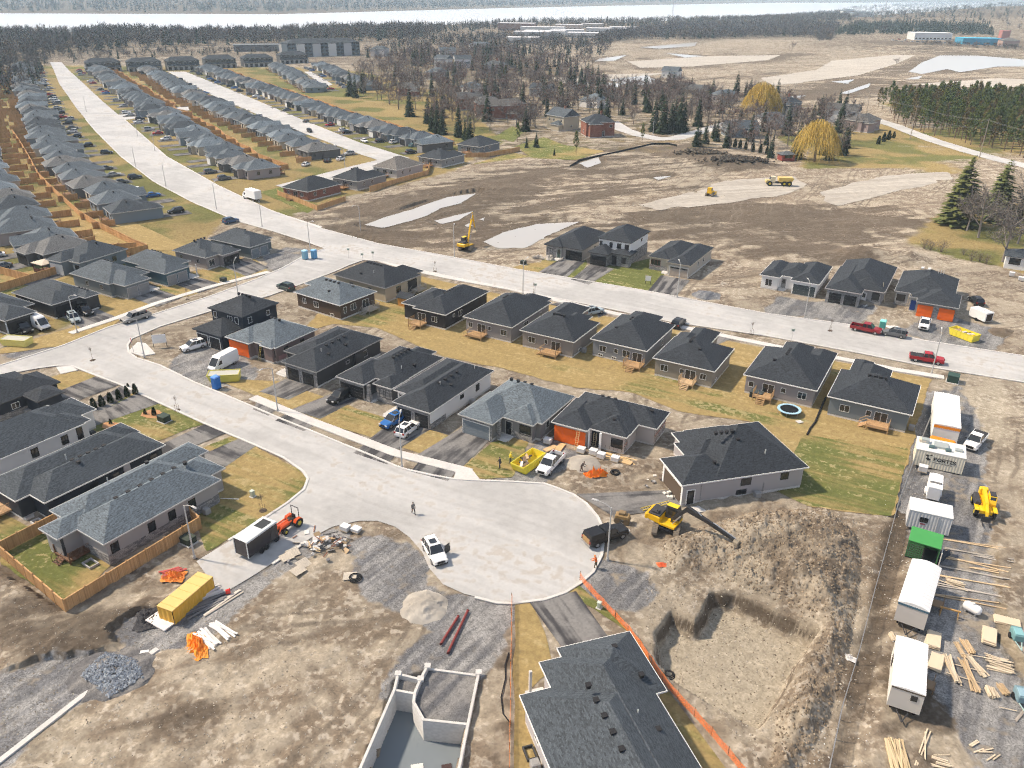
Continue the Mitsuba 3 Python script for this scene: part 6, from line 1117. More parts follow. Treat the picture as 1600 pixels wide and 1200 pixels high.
def suv(col, door=False):
    o = [('body', lower(4.6, 1.86, .22, 1.0, .1, col), 'm_gloss', col)] + cabin_parts(-2.2, 1.05, -1.85, .25, 1.74, 1.40, .98, 1.68, col, [0, .3, .62, 1])
    o += wheels((-1.38, 1.42), .84) + lights(4.6, 1.86, .66) + mirrors(.75, 1.8, .95) + [('grille', box(2.2, -.5, .45, 2.31, .5, .72), 'm_paint', RUB), ('bumper', box(2.2, -.8, .22, 2.32, .8, .38), 'm_paint', RUB), ('sunroof', box(-1.0, -.42, 1.66, -.1, .42, 1.695), 'm_glass', GL)]
    if door: o.append(('open_door', xf(cat([bev(-1.05, -.04, .3, 0, .04, .98, .03), box(-.95, -.03, .98, -.1, .03, 1.5)]), mat(.75, .93, 0, -62)), 'm_gloss', RUB))
    return o
def sedan(col):
    return [('body', lower(4.6, 1.8, .2, .92, .12, col), 'm_gloss', col)] + cabin_parts(-1.75, 1.1, -1.05, .2, 1.66, 1.25, .9, 1.45, col) + wheels((-1.4, 1.4), .81, .33) + lights(4.6, 1.8, .58) + mirrors(.75, 1.74, .88) + [('grille', box(2.2, -.5, .35, 2.31, .5, .6), 'm_paint', RUB)]
def pickup(col, cap=None, load=False):
    L, W = 5.8, 2.0; h = W / 2
    front = hull([(x, s * y, z) for s in (-1, 1) for x, y, z in ((-.7, h - .08, .38), (2.75, h - .15, .38), (2.9, h - .2, .6), (-.7, h, .6), (2.3, h, .6), (-.7, h - .04, 1.12), (2.82, h - .22, 1.0), (1.5, h - .1, 1.16), (2.6, h - .25, 1.1))])
    o = [('body', front, 'm_gloss', col)] + cabin_parts(-.75, 1.45, -.55, .72, 1.8, 1.5, 1.1, 1.88, col, [0, .45, 1])
    bed = cat([box(-2.9, -h, .55, -.72, -h + .08, 1.15), box(-2.9, h - .08, .55, -.72, h, 1.15), box(-2.9, -h + .08, .55, -2.82, h - .08, 1.15)])
    o += [('bed', bed, 'm_gloss', col), ('bed_floor', box(-2.82, -h + .08, .5, -.72, h - .08, .62), 'm_paint', (.04, .04, .042)), ('chassis', box(-2.85, -.5, .32, 2.6, .5, .5), 'm_paint', RUB), ('rear_bumper', box(-3.0, -.9, .45, -2.9, .9, .62), 'm_metal', (.5, .5, .5))]
    if cap is not None: o += [('bed_cap', hull([(x, s * y, z) for s in (-1, 1) for x, y, z in ((-2.85, .98, 1.15), (-.76, .98, 1.15), (-2.7, .82, 1.85), (-.8, .82, 1.85))]), 'm_gloss', cap), ('hatch', xf(box(-.05, -.85, 0, .0, .85, .95), mat(-2.75, 0, 1.85, tilt=115, tilt_axis=(0, 1, 0))), 'm_gloss', cap), ('cargo', box(-2.93, -.7, .66, -2.8, .7, 1.3), 'm_paint', (.35, .22, .1))]
    if load: o.append(('tonneau', box(-2.84, -.94, 1.1, -.74, .94, 1.17), 'm_paint', (.03, .03, .032)))
    return o + wheels((-1.85, 1.85), .88, .4) + lights(5.8, 2.0, .78) + mirrors(1.05, 1.95, 1.1) + [('grille', box(2.75, -.55, .6, 2.915, .55, .95), 'm_paint', RUB)]
def van(col):
    b = hull([(x, s * y, z) for s in (-1, 1) for x, y, z in ((-2.9, .95, .35), (2.8, .9, .35), (2.95, .8, .7), (-2.9, 1.0, .7), (1.9, 1.0, .7), (2.6, .85, 1.15), (1.5, .85, 2.35), (1.2, .8, 2.55), (-2.8, .82, 2.6), (-2.9, .92, 2.2), (1.6, .98, 1.2))])
    o = [('body', b, 'm_gloss', col), ('windshield', quad((2.62, .82, 1.17), (2.62, -.82, 1.17), (1.55, -.8, 2.3), (1.55, .8, 2.3), .06, .03), 'm_glass', GL)]
    for s in (1, -1):
        p = [(1.1, s * .99, 1.25), (2.0, s * .95, 1.25), (1.55, s * .9, 1.95), (1.1, s * .93, 1.95)]
        o.append(('side_window', quad(*(p if s < 0 else p[::-1]), .05, .05), 'm_glass', GL))
    o += [('rear_door_seam', box(-2.93, -.02, .5, -2.88, .02, 2.4), 'm_paint', (.2, .2, .2)), ('rear_window', box(-2.93, .15, 1.4, -2.885, .75, 2.0), 'm_glass', GL), ('rear_window', box(-2.93, -.75, 1.4, -2.885, -.15, 2.0), 'm_glass', GL)]
    return o + wheels((-1.7, 1.9), .86, .36) + lights(5.85, 1.9, .75) + mirrors(1.7, 1.95, 1.3) + [('bumper', box(2.7, -.85, .35, 3.0, .85, .55), 'm_paint', RUB)]
def box_truck(col):
    return [('cargo_box', bev(-4.2, -1.2, .95, 1.6, 1.2, 3.5, .06), 'm_paint', WHITE), ('cab', hull([(x, s * y, z) for s in (-1, 1) for x, y, z in ((1.7, 1.05, .5), (4.0, 1.0, .5), (4.1, .95, 1.2), (1.7, 1.1, 1.2), (3.6, .95, 1.4), (3.0, .9, 2.35), (1.7, .95, 2.4))]), 'm_gloss', col), ('windshield', quad((3.6, .93, 1.4), (3.6, -.93, 1.4), (3.0, -.88, 2.35), (3.0, .88, 2.35), .08, .03), 'm_glass', GL), ('side_window', box(2.0, -1.06, 1.35, 2.9, 1.06, 2.1), 'm_glass', GL), ('chassis', box(-4.1, -.5, .5, 3.5, .5, .95), 'm_paint', RUB)] + wheels((-2.6, 2.9), .98, .45)
VT = {'suv': suv, 'sedan': sedan, 'pickup': pickup, 'van': van, 'box_truck': box_truck}
CW, CB, CG, CS, CR, CBL, CTE = (.78, .78, .78), (.012, .012, .014), (.12, .125, .13), (.42, .43, .44), (.36, .012, .02), (.025, .13, .38), (.30, .40, .46)
CARS_AT = []
def car(kind, col, rear, front, label, name=None, cat_=None, grp=None, opt=None, z=0.03):
    a, b = np.array(rear), np.array(front); d = b - a; c = (a + b) / 2
    k = thing(name or {'suv': 'parked_car', 'sedan': 'parked_car', 'pickup': 'pickup_truck', 'van': 'cargo_van', 'box_truck': 'box_truck'}[kind], label, cat_ or {'suv': 'car', 'sedan': 'car', 'pickup': 'pickup truck', 'van': 'van', 'box_truck': 'truck'}[kind], grp)
    gid = group('%s_%d_%d_%s' % (kind, col[0] * 1000, col[2] * 1000, '_'.join(opt or {})), lambda: VT[kind](col, **({} if opt is None else opt)))
    place(k, gid, mat(c[0], c[1], max(gz(*c), 0) + z, math.degrees(math.atan2(d[1], d[0])))); CARS_AT.append(c)
car('suv', CW, (-9.82,78.17), (-8.04,74.37), 'white sport utility with its driver door open at the edge of the cul-de-sac', opt={'door': True})
car('pickup', CB, (9.45,78.47), (13.74,80.82), 'black pickup with open rear canopy parked at the curb by the lamp', opt={'cap': CB})
car('pickup', CW, (6.78,98.49), (4.08,93.4), 'white pickup with empty black bed beside the yellow waste bin')
car('suv', CBL, (-17.16,109.66), (-19.23,106.77), 'bright blue hatchback on the driveway of the white sided bungalow')
car('suv', CW, (-16.52,103.9), (-14.8,107.26), 'white car on the driveway of the white sided bungalow')
car('suv', CB, (-27.01,117.58), (-28.92,114.58), 'black car on the driveway in front of the stone entry pillars')
car('pickup', CR, (72.99,134.18), (77.49,132.32), 'bright red crew cab pickup on the main road beside the tall lamp', opt={'load': True})
car('pickup', (.25, .012, .018), (68.02,148.56), (71.58,146.33), 'dark red pickup parked by the teal portable toilet')
car('suv', CG, (76.06,144.5), (72.97,146.37), 'grey station wagon parked behind the dark red pickup')
car('pickup', CW, (85.2,154.9), (80.18,145.89), 'white pickup parked nose out before the orange garage tarps', opt={'load': True})
car('suv', CB, (99.8,162), (100.1,166), 'black sport utility hitched to the white cargo trailer')
car('pickup', CW, (71.07,105.97), (66.44,101.02), 'white pickup parked on the gravel beside the lettered container', opt={'load': True})
car('van', CW, (-49.69,130.49), (-51.91,125.89), 'white high roof van in front of the unfinished grey roofed house')
car('suv', CW, (-57.64,137.21), (-60.2,134.78), 'white sport utility beside the two storey black house')
car('pickup', (.28, .27, .26), (-73.9,151.8), (-76.99,147.9), 'beige grey pickup turning on the side street')
car('van', CW, (-96.13,148.09), (-88.89,142.96), 'white cargo van in front of the open garage at the left edge')
car('pickup', CB, (-97.88,146.69), (-91.11,140.68), 'black pickup at the left edge beside the white van')
car('suv', (.30, .36, .38), (-89.9,152.1), (-85.11,146.34), 'pale blue grey car on the driveway opposite the junction')
car('suv', CB, (-89.7,155.8), (-84.6,150.8), 'black sport utility on the driveway opposite the junction')
car('suv', (.03, .05, .045), (-48.8,168), (-52,170.4), 'dark green sport utility behind the brown bungalow')
car('suv', (.34, .42, .46), (15.3,154.9), (18.1,156.8), 'pale blue car between the taupe and the blue grey bungalows')
car('suv', CB, (32.13,147.99), (34.3,151.5), 'black car tucked between two back row bungalows')
car('box_truck', CW, (-78.6,248.8), (-86.4,256.3), 'white box truck on the curving main road')
for i, (kd, col, a, b, lb) in enumerate((('suv', CB, (-164.6,327), (-160.7,328.6), 'black sport utility left of the curving road near the blue house'), ('suv', (.02, .03, .05), (-133.4,281.3), (-130.8,283.5), 'dark blue car left of the curving road, nearest its bend'), ('suv', (.04, .09, .18), (-81.5,223.6), (-79.3,226.4), 'blue car beside the last house of the row at the bend'), ('sedan', CW, (-68.9,366), (-62,356.5), 'white car driving on the second street'), ('sedan', CG, (-105.1,413.2), (-103,422), 'dark grey car parked on the second street'), ('suv', CB, (-98.5,393.2), (-92,380.5), 'black car on the second street near the fork'), ('suv', CW, (-54.4,355.3), (-50.3,362.1), 'white sport utility near the bend of the second street'), ('sedan', (.1, .22, .25), (-45,348), (-41.6,354.4), 'teal car at the end of the second street'), ('sedan', CW, (-79.5,304.1), (-77.4,311.6), 'white car outside the corner house of the second street'), ('sedan', CB, (-72.6,311.8), (-71.3,319.6), 'black car beside the double garage on the second street'), ('sedan', CW, (-69,315.8), (-66.3,322.5), 'white saloon at the double garage on the second street'), ('sedan', CR, (-86.8,293.2), (-85.8,299), 'red car at the garage below the second street'))):
    car(kd, col, a, b, lb)
pal = [(CB, 'black'), (CW, 'white'), (CG, 'grey'), (CS, 'silver'), (CB, 'black'), (CW, 'white'), (CBL, 'blue'), (CG, 'dark grey'), (CR, 'red'), (CS, 'silver grey')]
for d, u_, o_, where in CARC:
    s_ = 1 if u_ < .3 else -1
    q = d @ np.array([1.2 * s_, -4.2, 0, 1]); e = d @ np.array([1.2 * s_, -3.2 + -2 * (u_ > .5), 0, 1])
    c_, nm = pal[int(u_ * 9.99)]
    dv = (e - q)[:2]; dv /= np.linalg.norm(dv)
    car('suv' if u_ < .55 else 'sedan', c_, q[:2] - dv * 2, q[:2] + dv * 2, '%s car outside the %s house of the %s' % (nm, o_, where), grp='cars on the subdivision driveways', z=.08)
for i, (x, y) in enumerate([(515,1211.8),(515.8,1196.8),(530.3,1214.3),(524,1183.3),(538.5,1200.5),(532,1170.1),(532.6,1156),(539.9,1157.2),(579.5,1192.3),(572.1,1162.3),(586.9,1178.9),(586.9,1164.6),(586.8,1150.7),(538.9,1247.4),(556.3,1266.8),(558.6,1250.7)]):
    c_, nm = pal[(i * 7) % 10]
    car('suv', c_, (x - 2, y), (x + 2, y + 1), '%s car in the dealership car park, %s in the lot' % (nm, ordinal(i + 1)), grp='cars at the dealership')

# ================================================================ SITE MACHINES
YEL, YEL2, STEEL, TRACK = (.72, .42, .01), (.78, .55, .02), (.045, .045, .05), (.17, .145, .115)
def beam(pts, w, col_pts=None):
    """A box-section arm through (x, z, depth) stations, w wide."""
    ms = []
    for (xa, za, da), (xb, zb, db) in zip(pts, pts[1:]):
        ms.append(hull([(x, s * w / 2, z + t * d / 2) for x, z, d in ((xa, za, da), (xb, zb, db)) for s in (-1, 1) for t in (-1, 1)]))
    return cat(ms)
def excavator(key, M, track_rot, pts, col, col2=STEEL, s=1.0, arm=None):
    """pts: boom foot, elbow, boom tip, stick tip as (x, z) ahead of the slew axis."""
    A = M @ mat(rot=track_rot, s=s); B = M @ mat(s=s)
    for sd in (1, -1):
        prof = [(-2.3, .35), (-2.0, .02), (2.0, .02), (2.3, .35), (2.3, .65), (2.0, 1.0), (-2.0, 1.0), (-2.3, .65)]
        part(key, 'track', xf(cat([side(prof, sd * 1.3 - .32, sd * 1.3 + .32)] + [box(x, sd * 1.3 - .36, .98, x + .16, sd * 1.3 + .36, 1.04) for x in np.arange(-1.9, 1.9, .34)]), A), 'm_paint', TRACK)
    part(key, 'undercarriage', xf(cat([box(-1.2, -.9, .4, 1.2, .9, .8), tube((0, 0, .8), (0, 0, 1.1), .7, n=14)]), A), 'm_paint', STEEL)
    part(key, 'engine_house', xf(cat([hull([(x, s_ * y, z) for s_ in (-1, 1) for x, y, z in ((-2.2, 1.0, 1.15), (-2.4, 1.15, 1.4), (-2.3, 1.15, 1.95), (-.6, 1.25, 1.15), (-.6, 1.25, 1.9), (-1.8, 1.15, 2.02), (-.7, 1.15, 2.0))]), box(-.6, -1.3, 1.1, 1.4, 1.3, 1.35)]), B), 'm_gloss', col)
    part(key, 'counterweight', xf(bev(-2.65, -1.2, 1.15, -2.25, 1.2, 1.95, .1), B), 'm_gloss', col)
    part(key, 'hood', xf(cat([bev(-2.2, -1.1, 1.98, -.65, 1.1, 2.22, .06), tube((-1.2, -.7, 2.3), (-1.2, -.7, 2.75), .08), bev(-1.9, -.9, 2.2, -1.0, -.2, 2.5, .05)]), B), 'm_paint', STEEL)
    part(key, 'cab', xf(hull([(x, y, z) for y in (.35, 1.25) for x, z in ((-.6, 1.35), (1.3, 1.35), (1.35, 2.0), (.95, 3.0), (-.5, 3.05))]), B), 'm_gloss', col2)
    part(key, 'cab_roof', xf(bev(-.5, .38, 3.03, .95, 1.22, 3.12, .04), B), 'm_gloss', YEL2)
    for q in (quad((1.33, 1.2, 1.75), (1.33, .4, 1.75), (.98, .4, 2.95), (.98, 1.2, 2.95), .08, .03), box(-.3, 1.22, 1.9, .9, 1.28, 2.85), box(-.3, .32, 1.9, .9, .38, 2.85)):
        part(key, 'cab_window', xf(q, B), 'm_glass', GL)
    (x0, z0), (x1, z1), (x2, z2), (x3, z3) = pts
    O = B @ mat(y=-.15)
    part(key, 'boom', xf(beam([(x0, z0, .5), (x1, z1, .75), (x2, z2, .4)], .42), O), 'm_gloss', arm or col)
    part(key, 'stick', xf(beam([(x2 - (x3 - x2) * .18, z2 - (z3 - z2) * .18, .3), (x2, z2, .5), (x3, z3, .26)], .34), O), 'm_gloss', arm or col)
    for e in (tube((x0 + .3, -.35, z0 - .3), ((x0 + x1) / 2 + .3, -.35, (z0 + z1) / 2), .09), tube((x0 + .3, .35, z0 - .3), ((x0 + x1) / 2 + .3, .35, (z0 + z1) / 2), .09), tube(((x1 + x2) / 2, 0, (z1 + z2) / 2 + .5), (x2 - (x3 - x2) * .15, 0, z2 - (z3 - z2) * .15), .09), tube((x2 + (x3 - x2) * .2, 0, z2 + (z3 - z2) * .2 + .35), (x3 - .1, 0, z3 + .4), .07)):
        part(key, 'hydraulic_cylinder', xf(e, O), 'm_metal', (.5, .5, .5))
    part(key, 'bucket', xf(cat([side([(x3 - .25, z3 + .25), (x3 + .3, z3 + .1), (x3 + .35, z3 - .5), (x3 - .2, z3 - 1.05), (x3 - .9, z3 - 1.0), (x3 - .85, z3 - .9), (x3 - .3, z3 - .8), (x3 + .0, z3 - .4)], -.55, .55)] + [box(x3 - 1.05, y, z3 - 1.02, x3 - .85, y + .1, z3 - .94) for y in np.arange(-.5, .5, .2)]), O), 'm_paint', (.34, .29, .21))
ek = thing('excavator', 'yellow and black tracked excavator digging the dirt mound beside the grey house', 'excavator')
a, b = np.array((19.46,81.96)), np.array((26.78,76.78)); hd = math.degrees(math.atan2(*(b - a)[::-1])); ln = float(np.linalg.norm(b - a))
excavator(ek, mat(a[0], a[1], max(gz(*a), 0) + .05, hd), 97 - hd - 25, [(.5, 1.6), (2.4, 4.0), (5.0, 3.3), (ln - .2, 2.0)], YEL, arm=(.03, .03, .032), s=1.0)
ek = thing('excavator', 'small yellow excavator with raised arm standing by the muddy ponds', 'excavator')
excavator(ek, mat(*(-12.1,201.4), 0, 60), 20, [(.5, 1.6), (1.6, 5.4), (2.9, 8.2), (3.9, 4.6)], YEL)
def tyres(key, xs, y, r, w, M, col=RUB):
    for x in xs:
        for s in (1, -1):
            k = part(key, 'wheel', xf(tube((x, s * y - w / 2, r), (x, s * y + w / 2, r), r, n=16), M), 'm_paint', col)
            part(k, 'rim', xf(tube((x, s * y - w / 2 - .01, r), (x, s * y + w / 2 + .01, r), r * .5, n=10), M), 'm_paint', (.5, .4, .05) if col == RUB else col)
def machine(name, label, cat_, at, rot, parts, tyr=(), s=1.0, rimcol=None):
    k = thing(name, label, cat_); M = mat(at[0], at[1], max(gz(*at), 0) + .03, rot, s)
    for p in parts: part(k, p[0], xf(p[1], M), p[2], p[3])
    for t in tyr: tyres(k, *t, M)
    return k
a, b = np.array((59.41,82.34)), np.array((62.67,90.65)); rot = math.degrees(math.atan2(*(a - b)[::-1]))
TY = (.85, .52, .01)
machine('telehandler', 'bright yellow telehandler with lowered boom on the gravel yard', 'telehandler', tuple((a + b) / 2), rot,
        [('chassis', bev(-2.3, -.75, .7, 2.1, .75, 1.25, .08), 'm_gloss', TY), ('engine_cover', bev(-1.6, -1.2, .9, .9, -.55, 1.7, .08), 'm_paint', STEEL), ('cab', hull([(x, y, z) for y in (.35, 1.15) for x, z in ((-1.0, 1.0), (.7, 1.0), (.75, 1.6), (.3, 2.5), (-.9, 2.5))]), 'm_gloss', TY), ('cab_roof', box(-.85, .4, 2.5, .3, 1.1, 2.57), 'm_paint', STEEL), ('cab_window', quad((.74, 1.1, 1.5), (.74, .4, 1.5), (.33, .4, 2.45), (.33, 1.1, 2.45), .05, .03), 'm_glass', GL), ('cab_window', box(-.8, 1.12, 1.5, .2, 1.17, 2.4), 'm_glass', GL),
         ('boom', beam([(-2.4, 2.0, .5), (1.4, 1.75, .45)], .42), 'm_gloss', TY), ('boom_extension', beam([(1.4, 1.75, .34), (2.7, 1.3, .34), (3.0, .7, .3)], .32), 'm_gloss', TY), ('boom_pivot', bev(-2.5, -.5, 1.2, -1.8, .5, 2.2, .08), 'm_gloss', TY), ('fork', cat([box(3.0, -.55, .2, 3.08, .55, 1.0), box(3.05, -.45, .18, 4.2, -.32, .24), box(3.05, .32, .18, 4.2, .45, .24)]), 'm_paint', STEEL), ('fender', cat([box(.8, s * 1.05 - .25, 1.2, 2.2, s * 1.05 + .25, 1.28) for s in (1, -1)]), 'm_gloss', TY)], [((-1.5, 1.5), 1.0, .6, .42)])
OT = (.62, .09, .015)
a, b = np.array((-26.54,82.7)), np.array((-28.21,79.9)); rot = math.degrees(math.atan2(*(b - a)[::-1]))
machine('tractor', 'orange compact tractor with front loader on the road stub', 'tractor', tuple((a + b) / 2), rot,
        [('hood', bev(.1, -.38, .7, 1.6, .38, 1.25, .1), 'm_gloss', OT), ('fender', cat([hull([(x, s * .75 + y, z) for y in (-.22, .22) for x, z in ((-1.5, .9), (-1.2, 1.25), (-.4, 1.25), (-.2, .9))]) for s in (1, -1)]), 'm_gloss', OT), ('seat', cat([bev(-.9, -.28, .9, -.35, .28, 1.1, .05), bev(-1.0, -.28, 1.1, -.85, .28, 1.6, .04)]), 'm_paint', RUB), ('chassis', box(-1.3, -.3, .5, 1.5, .3, .85), 'm_paint', STEEL), ('roll_bar', cat([tube((-1.2, s * .6, .9), (-1.2, s * .6, 2.5), .05) for s in (1, -1)] + [tube((-1.2, -.6, 2.5), (-1.2, .6, 2.5), .05)]), 'm_paint', STEEL), ('steering_wheel', tube((-.1, 0, 1.35), (-.08, 0, 1.38), .2, n=12), 'm_paint', RUB),
         ('loader_arm', cat([beam([(-.1, 1.25, .16), (1.6, 1.2, .18), (2.35, .45, .14)], .1)[:1] + (beam([(-.1, 1.25, .16), (1.6, 1.2, .18), (2.35, .45, .14)], .1)[1],)] + [tube((.2, 0, .9), (1.5, 0, 1.0), .04)]), 'm_gloss', OT), ('loader_arm', xf(beam([(-.1, 1.25, .16), (1.6, 1.2, .18), (2.35, .45, .14)], .1), mat(y=.5)), 'm_gloss', OT), ('loader_arm', xf(beam([(-.1, 1.25, .16), (1.6, 1.2, .18), (2.35, .45, .14)], .1), mat(y=-.5)), 'm_gloss', OT), ('loader_bucket', side([(2.3, .6), (2.4, .1), (2.95, .05), (2.95, .12), (2.5, .2), (2.42, .65)], -.8, .8), 'm_paint', STEEL)], [((-.85,), .78, .62, .4), ((1.2,), .62, .4, .28)])
machine('dump_truck', 'yellow articulated dump truck parked on the pale clay flat', 'dump truck', (91.7,281), 175,
        [('dump_body', cat([hull([(x, s * y, z) for s in (-1, 1) for x, y, z in ((-4.8, 1.3, 2.6), (-4.2, 1.1, 1.5), (.2, 1.2, 1.4), (.4, 1.4, 2.9), (-4.4, 1.4, 2.9))])]), 'm_gloss', (.62, .45, .12)), ('cab', hull([(x, s * y, z) for s in (-1, 1) for x, y, z in ((1.4, 1.1, 1.2), (3.2, 1.1, 1.2), (1.4, 1.0, 3.1), (2.7, 1.0, 3.1), (3.2, 1.1, 2.0))]), 'm_gloss', (.7, .6, .4)), ('hood', bev(3.0, -1.0, 1.0, 4.6, 1.0, 2.0, .15), 'm_gloss', (.65, .5, .2)), ('windshield', quad((3.22, 1.0, 2.0), (3.22, -1.0, 2.0), (2.72, -.95, 3.05), (2.72, .95, 3.05), .08, .05), 'm_glass', GL), ('chassis', box(-4.4, -.5, .8, 4.3, .5, 1.4), 'm_paint', STEEL)], [((-3.4, -1.7, 3.2), 1.1, .85, .6)])
machine('bulldozer', 'small yellow bulldozer working at the wet clay edge', 'bulldozer', (64.4,264.4), 60,
        [('track', side([(-1.6, .3), (-1.3, .05), (1.4, .05), (1.7, .4), (1.3, 1.0), (-1.3, 1.0)], -1.25, -.75), 'm_paint', TRACK), ('track', side([(-1.6, .3), (-1.3, .05), (1.4, .05), (1.7, .4), (1.3, 1.0), (-1.3, 1.0)], .75, 1.25), 'm_paint', TRACK), ('hood', bev(.1, -.6, .8, 1.7, .6, 1.8, .1), 'm_gloss', YEL), ('cab', hull([(x, s * y, z) for s in (-1, 1) for x, y, z in ((-1.3, .75, 1.0), (.2, .75, 1.0), (-1.2, .65, 2.8), (.0, .65, 2.8))]), 'm_gloss', YEL), ('cab_window', box(-1.1, -.78, 1.8, .05, .78, 2.6), 'm_glass', GL), ('blade', side([(2.2, .1), (2.05, .6), (2.15, 1.2), (2.3, 1.2), (2.2, .6), (2.35, .1)], -1.5, 1.5), 'm_paint', (.5, .35, .1)), ('push_arm', cat([box(0, s * 1.3 - .08, .4, 2.1, s * 1.3 + .08, .6) for s in (1, -1)]), 'm_gloss', YEL)])
machine('skid_roller', 'mud coloured trench roller beside the end of the long driveway', 'roller', (14.03,83.22), -20,
        [('frame', bev(-.9, -.5, .6, .9, .5, 1.2, .1), 'm_paint', (.30, .20, .09)), ('drum', tube((.6, -.55, .4), (.6, .55, .4), .4, n=16), 'm_metal', (.2, .17, .13)), ('drum', tube((-.6, -.55, .4), (-.6, .55, .4), .4, n=16), 'm_metal', (.2, .17, .13)), ('engine_hood', bev(-.5, -.35, 1.2, .4, .35, 1.6, .08), 'm_paint', (.24, .17, .09))])

# ================================================================ YARD: TRAILERS, CONTAINERS, BINS
def wobbly_box(w, d, h, rib=.18, depth=.03):
    """A corrugated box, ribs upright, x along w, with its own roof."""
    def wall(a, b):
        a, b = np.array(a), np.array(b); L = np.linalg.norm(b - a); n = int(L / rib) * 2; t = np.linspace(0, 1, n + 1); nn = np.array([(b - a)[1], -(b - a)[0]]) / L
        off_ = np.where((np.arange(n + 1) // 2) % 2 == 0, depth, 0)
        p = a + (b - a) * t[:, None] + nn * off_[:, None]
        v = np.vstack([np.column_stack([p, np.zeros(n + 1)]), np.column_stack([p, np.full(n + 1, h)])]); i = np.arange(n)
        return v, np.vstack([np.column_stack([i, i + 1, i + n + 2]), np.column_stack([i, i + n + 2, i + n + 1])])
    c = [(-w / 2, -d / 2), (w / 2, -d / 2), (w / 2, d / 2), (-w / 2, d / 2)]
    return cat([wall(c[k], c[(k + 1) % 4]) for k in range(4)])
def frame_of(pa, pb, pc):
    """Centre, heading and size of a box from three roof corners given on the ground plane of that height."""
    a, b, c = map(np.array, (pa, pb, pc)); e = b - a; f = c - b
    return tuple((a + c) / 2), math.degrees(math.atan2(e[1], e[0])), float(np.linalg.norm(e)), float(np.linalg.norm(f))
def site_trailer(label, ctr, rot, w, d, h, wall, roof, z0=.5, ribs=True, arch=.0, wins=(), doors=(), name='office_trailer', cat_='trailer', ribroof=True, extra=()):
    k = thing(name, label, cat_); M = mat(ctr[0], ctr[1], max(0, gz(*ctr)), rot)
    if ribs: part(k, 'wall', xf(xf(wobbly_box(w, d, h - z0), mat(z=z0)), M), 'm_paint', wall)
    else: part(k, 'wall', xf(box(-w / 2, -d / 2, z0, w / 2, d / 2, h), M), 'm_paint', wall)
    if arch:
        n = 8; prof = [(-d / 2 - .05 + (d + .1) * i / n, h + arch * math.sin(math.pi * i / n)) for i in range(n + 1)] + [(d / 2 + .05, h - .06), (-d / 2 - .05, h - .06)]
        v, f = extrude(Polygon(prof), -w / 2 - .05, w / 2 + .05); v = v[:, [2, 0, 1]]; part(k, 'roof', xf((v, f), M), 'm_paint', roof)
    else: part(k, 'roof', xf(bev(-w / 2 - .06, -d / 2 - .06, h - .02, w / 2 + .06, d / 2 + .06, h + .12, .04), M), 'm_paint', roof)
    if ribroof:
        ms = [box(x - .03, -d / 2, h + .1 + arch * .0, x + .03, d / 2, h + .15) if not arch else cat([tube((x, -d / 2 + d * i / 6, h + arch * math.sin(math.pi * i / 6) + .01), (x, -d / 2 + d * (i + 1) / 6, h + arch * math.sin(math.pi * (i + 1) / 6) + .01), .03, n=4) for i in range(6)]) for x in np.arange(-w / 2 + .6, w / 2, .6)]
        part(k, 'roof_seam', xf(cat(ms), M), 'm_paint', tuple(c * .88 for c in roof))
    part(k, 'chassis', xf(cat([box(-w / 2 + .3, -d / 2 + .3, .2, w / 2 - .3, -d / 2 + .5, z0), box(-w / 2 + .3, d / 2 - .5, .2, w / 2 - .3, d / 2 - .3, z0)] + [tube((x, s * (d / 2 - .45) - .12, .33), (x, s * (d / 2 - .45) + .12, .33), .33, n=12) for x in (-.5, .5) for s in (1, -1)]), M), 'm_paint', RUB)
    for s, x, z, ww, hh in wins: part(k, 'window', xf(box(x - ww / 2, s * d / 2 - .06, z, x + ww / 2, s * d / 2 + .06, z + hh), M), 'm_glass', GL)
    for s, x in doors:
        part(k, 'door', xf(box(x - .45, s * d / 2 - .06, z0 + .05, x + .45, s * d / 2 + .05, z0 + 2.05), M), 'm_paint', (.35, .36, .37))
        part(k, 'step', xf(cat([box(x - .6, min(s * d / 2 + s * .06, s * d / 2 + s * 1.2), z0 - .1, x + .6, max(s * d / 2 + s * .06, s * d / 2 + s * 1.2), z0), *[tube((x - .55 + 1.1 * q, s * d / 2 + s * 1.1, 0), (x - .55 + 1.1 * q, s * d / 2 + s * 1.1, z0 + 1), .03, n=4) for q in (0, 1)]]), M), 'm_paint', (.25, .17, .1))
    for e in extra: part(k, e[0], xf(e[1], M), e[2], e[3])
    return k, M
WT = (.80, .80, .79)
c_, r_, w_, d_ = frame_of((34.9,54.08), (37.39,52.85), (40.73,58.96))
site_trailer('white roofed office trailer nearest the bottom right corner', c_, r_ + 90, d_, w_, 3.2, (.55, .53, .50), WT, .7, False, .15, wins=[(1, 1.2, 1.5, 1.0, .9)], doors=[(-1, 1.0)], ribroof=False, extra=[('end_window', box(-d_ / 2 - .05, -w_ * .32, 2.1, -d_ / 2 + .04, -w_ * .12, 2.7), 'm_glass', GL), ('end_trim', box(-d_ / 2 - .04, -w_ / 2, 2.95, -d_ / 2 - .0, w_ / 2, 3.14), 'm_paint', (.12, .10, .08)), ('hitch', path([(-d_ / 2, -.5, .5), (-d_ / 2 - 1.3, 0, .45), (-d_ / 2, .5, .5)], .06), 'm_paint', STEEL)])
c_, r_, w_, d_ = frame_of((40.67,65.32), (43.13,63.72), (47.38,70.89))
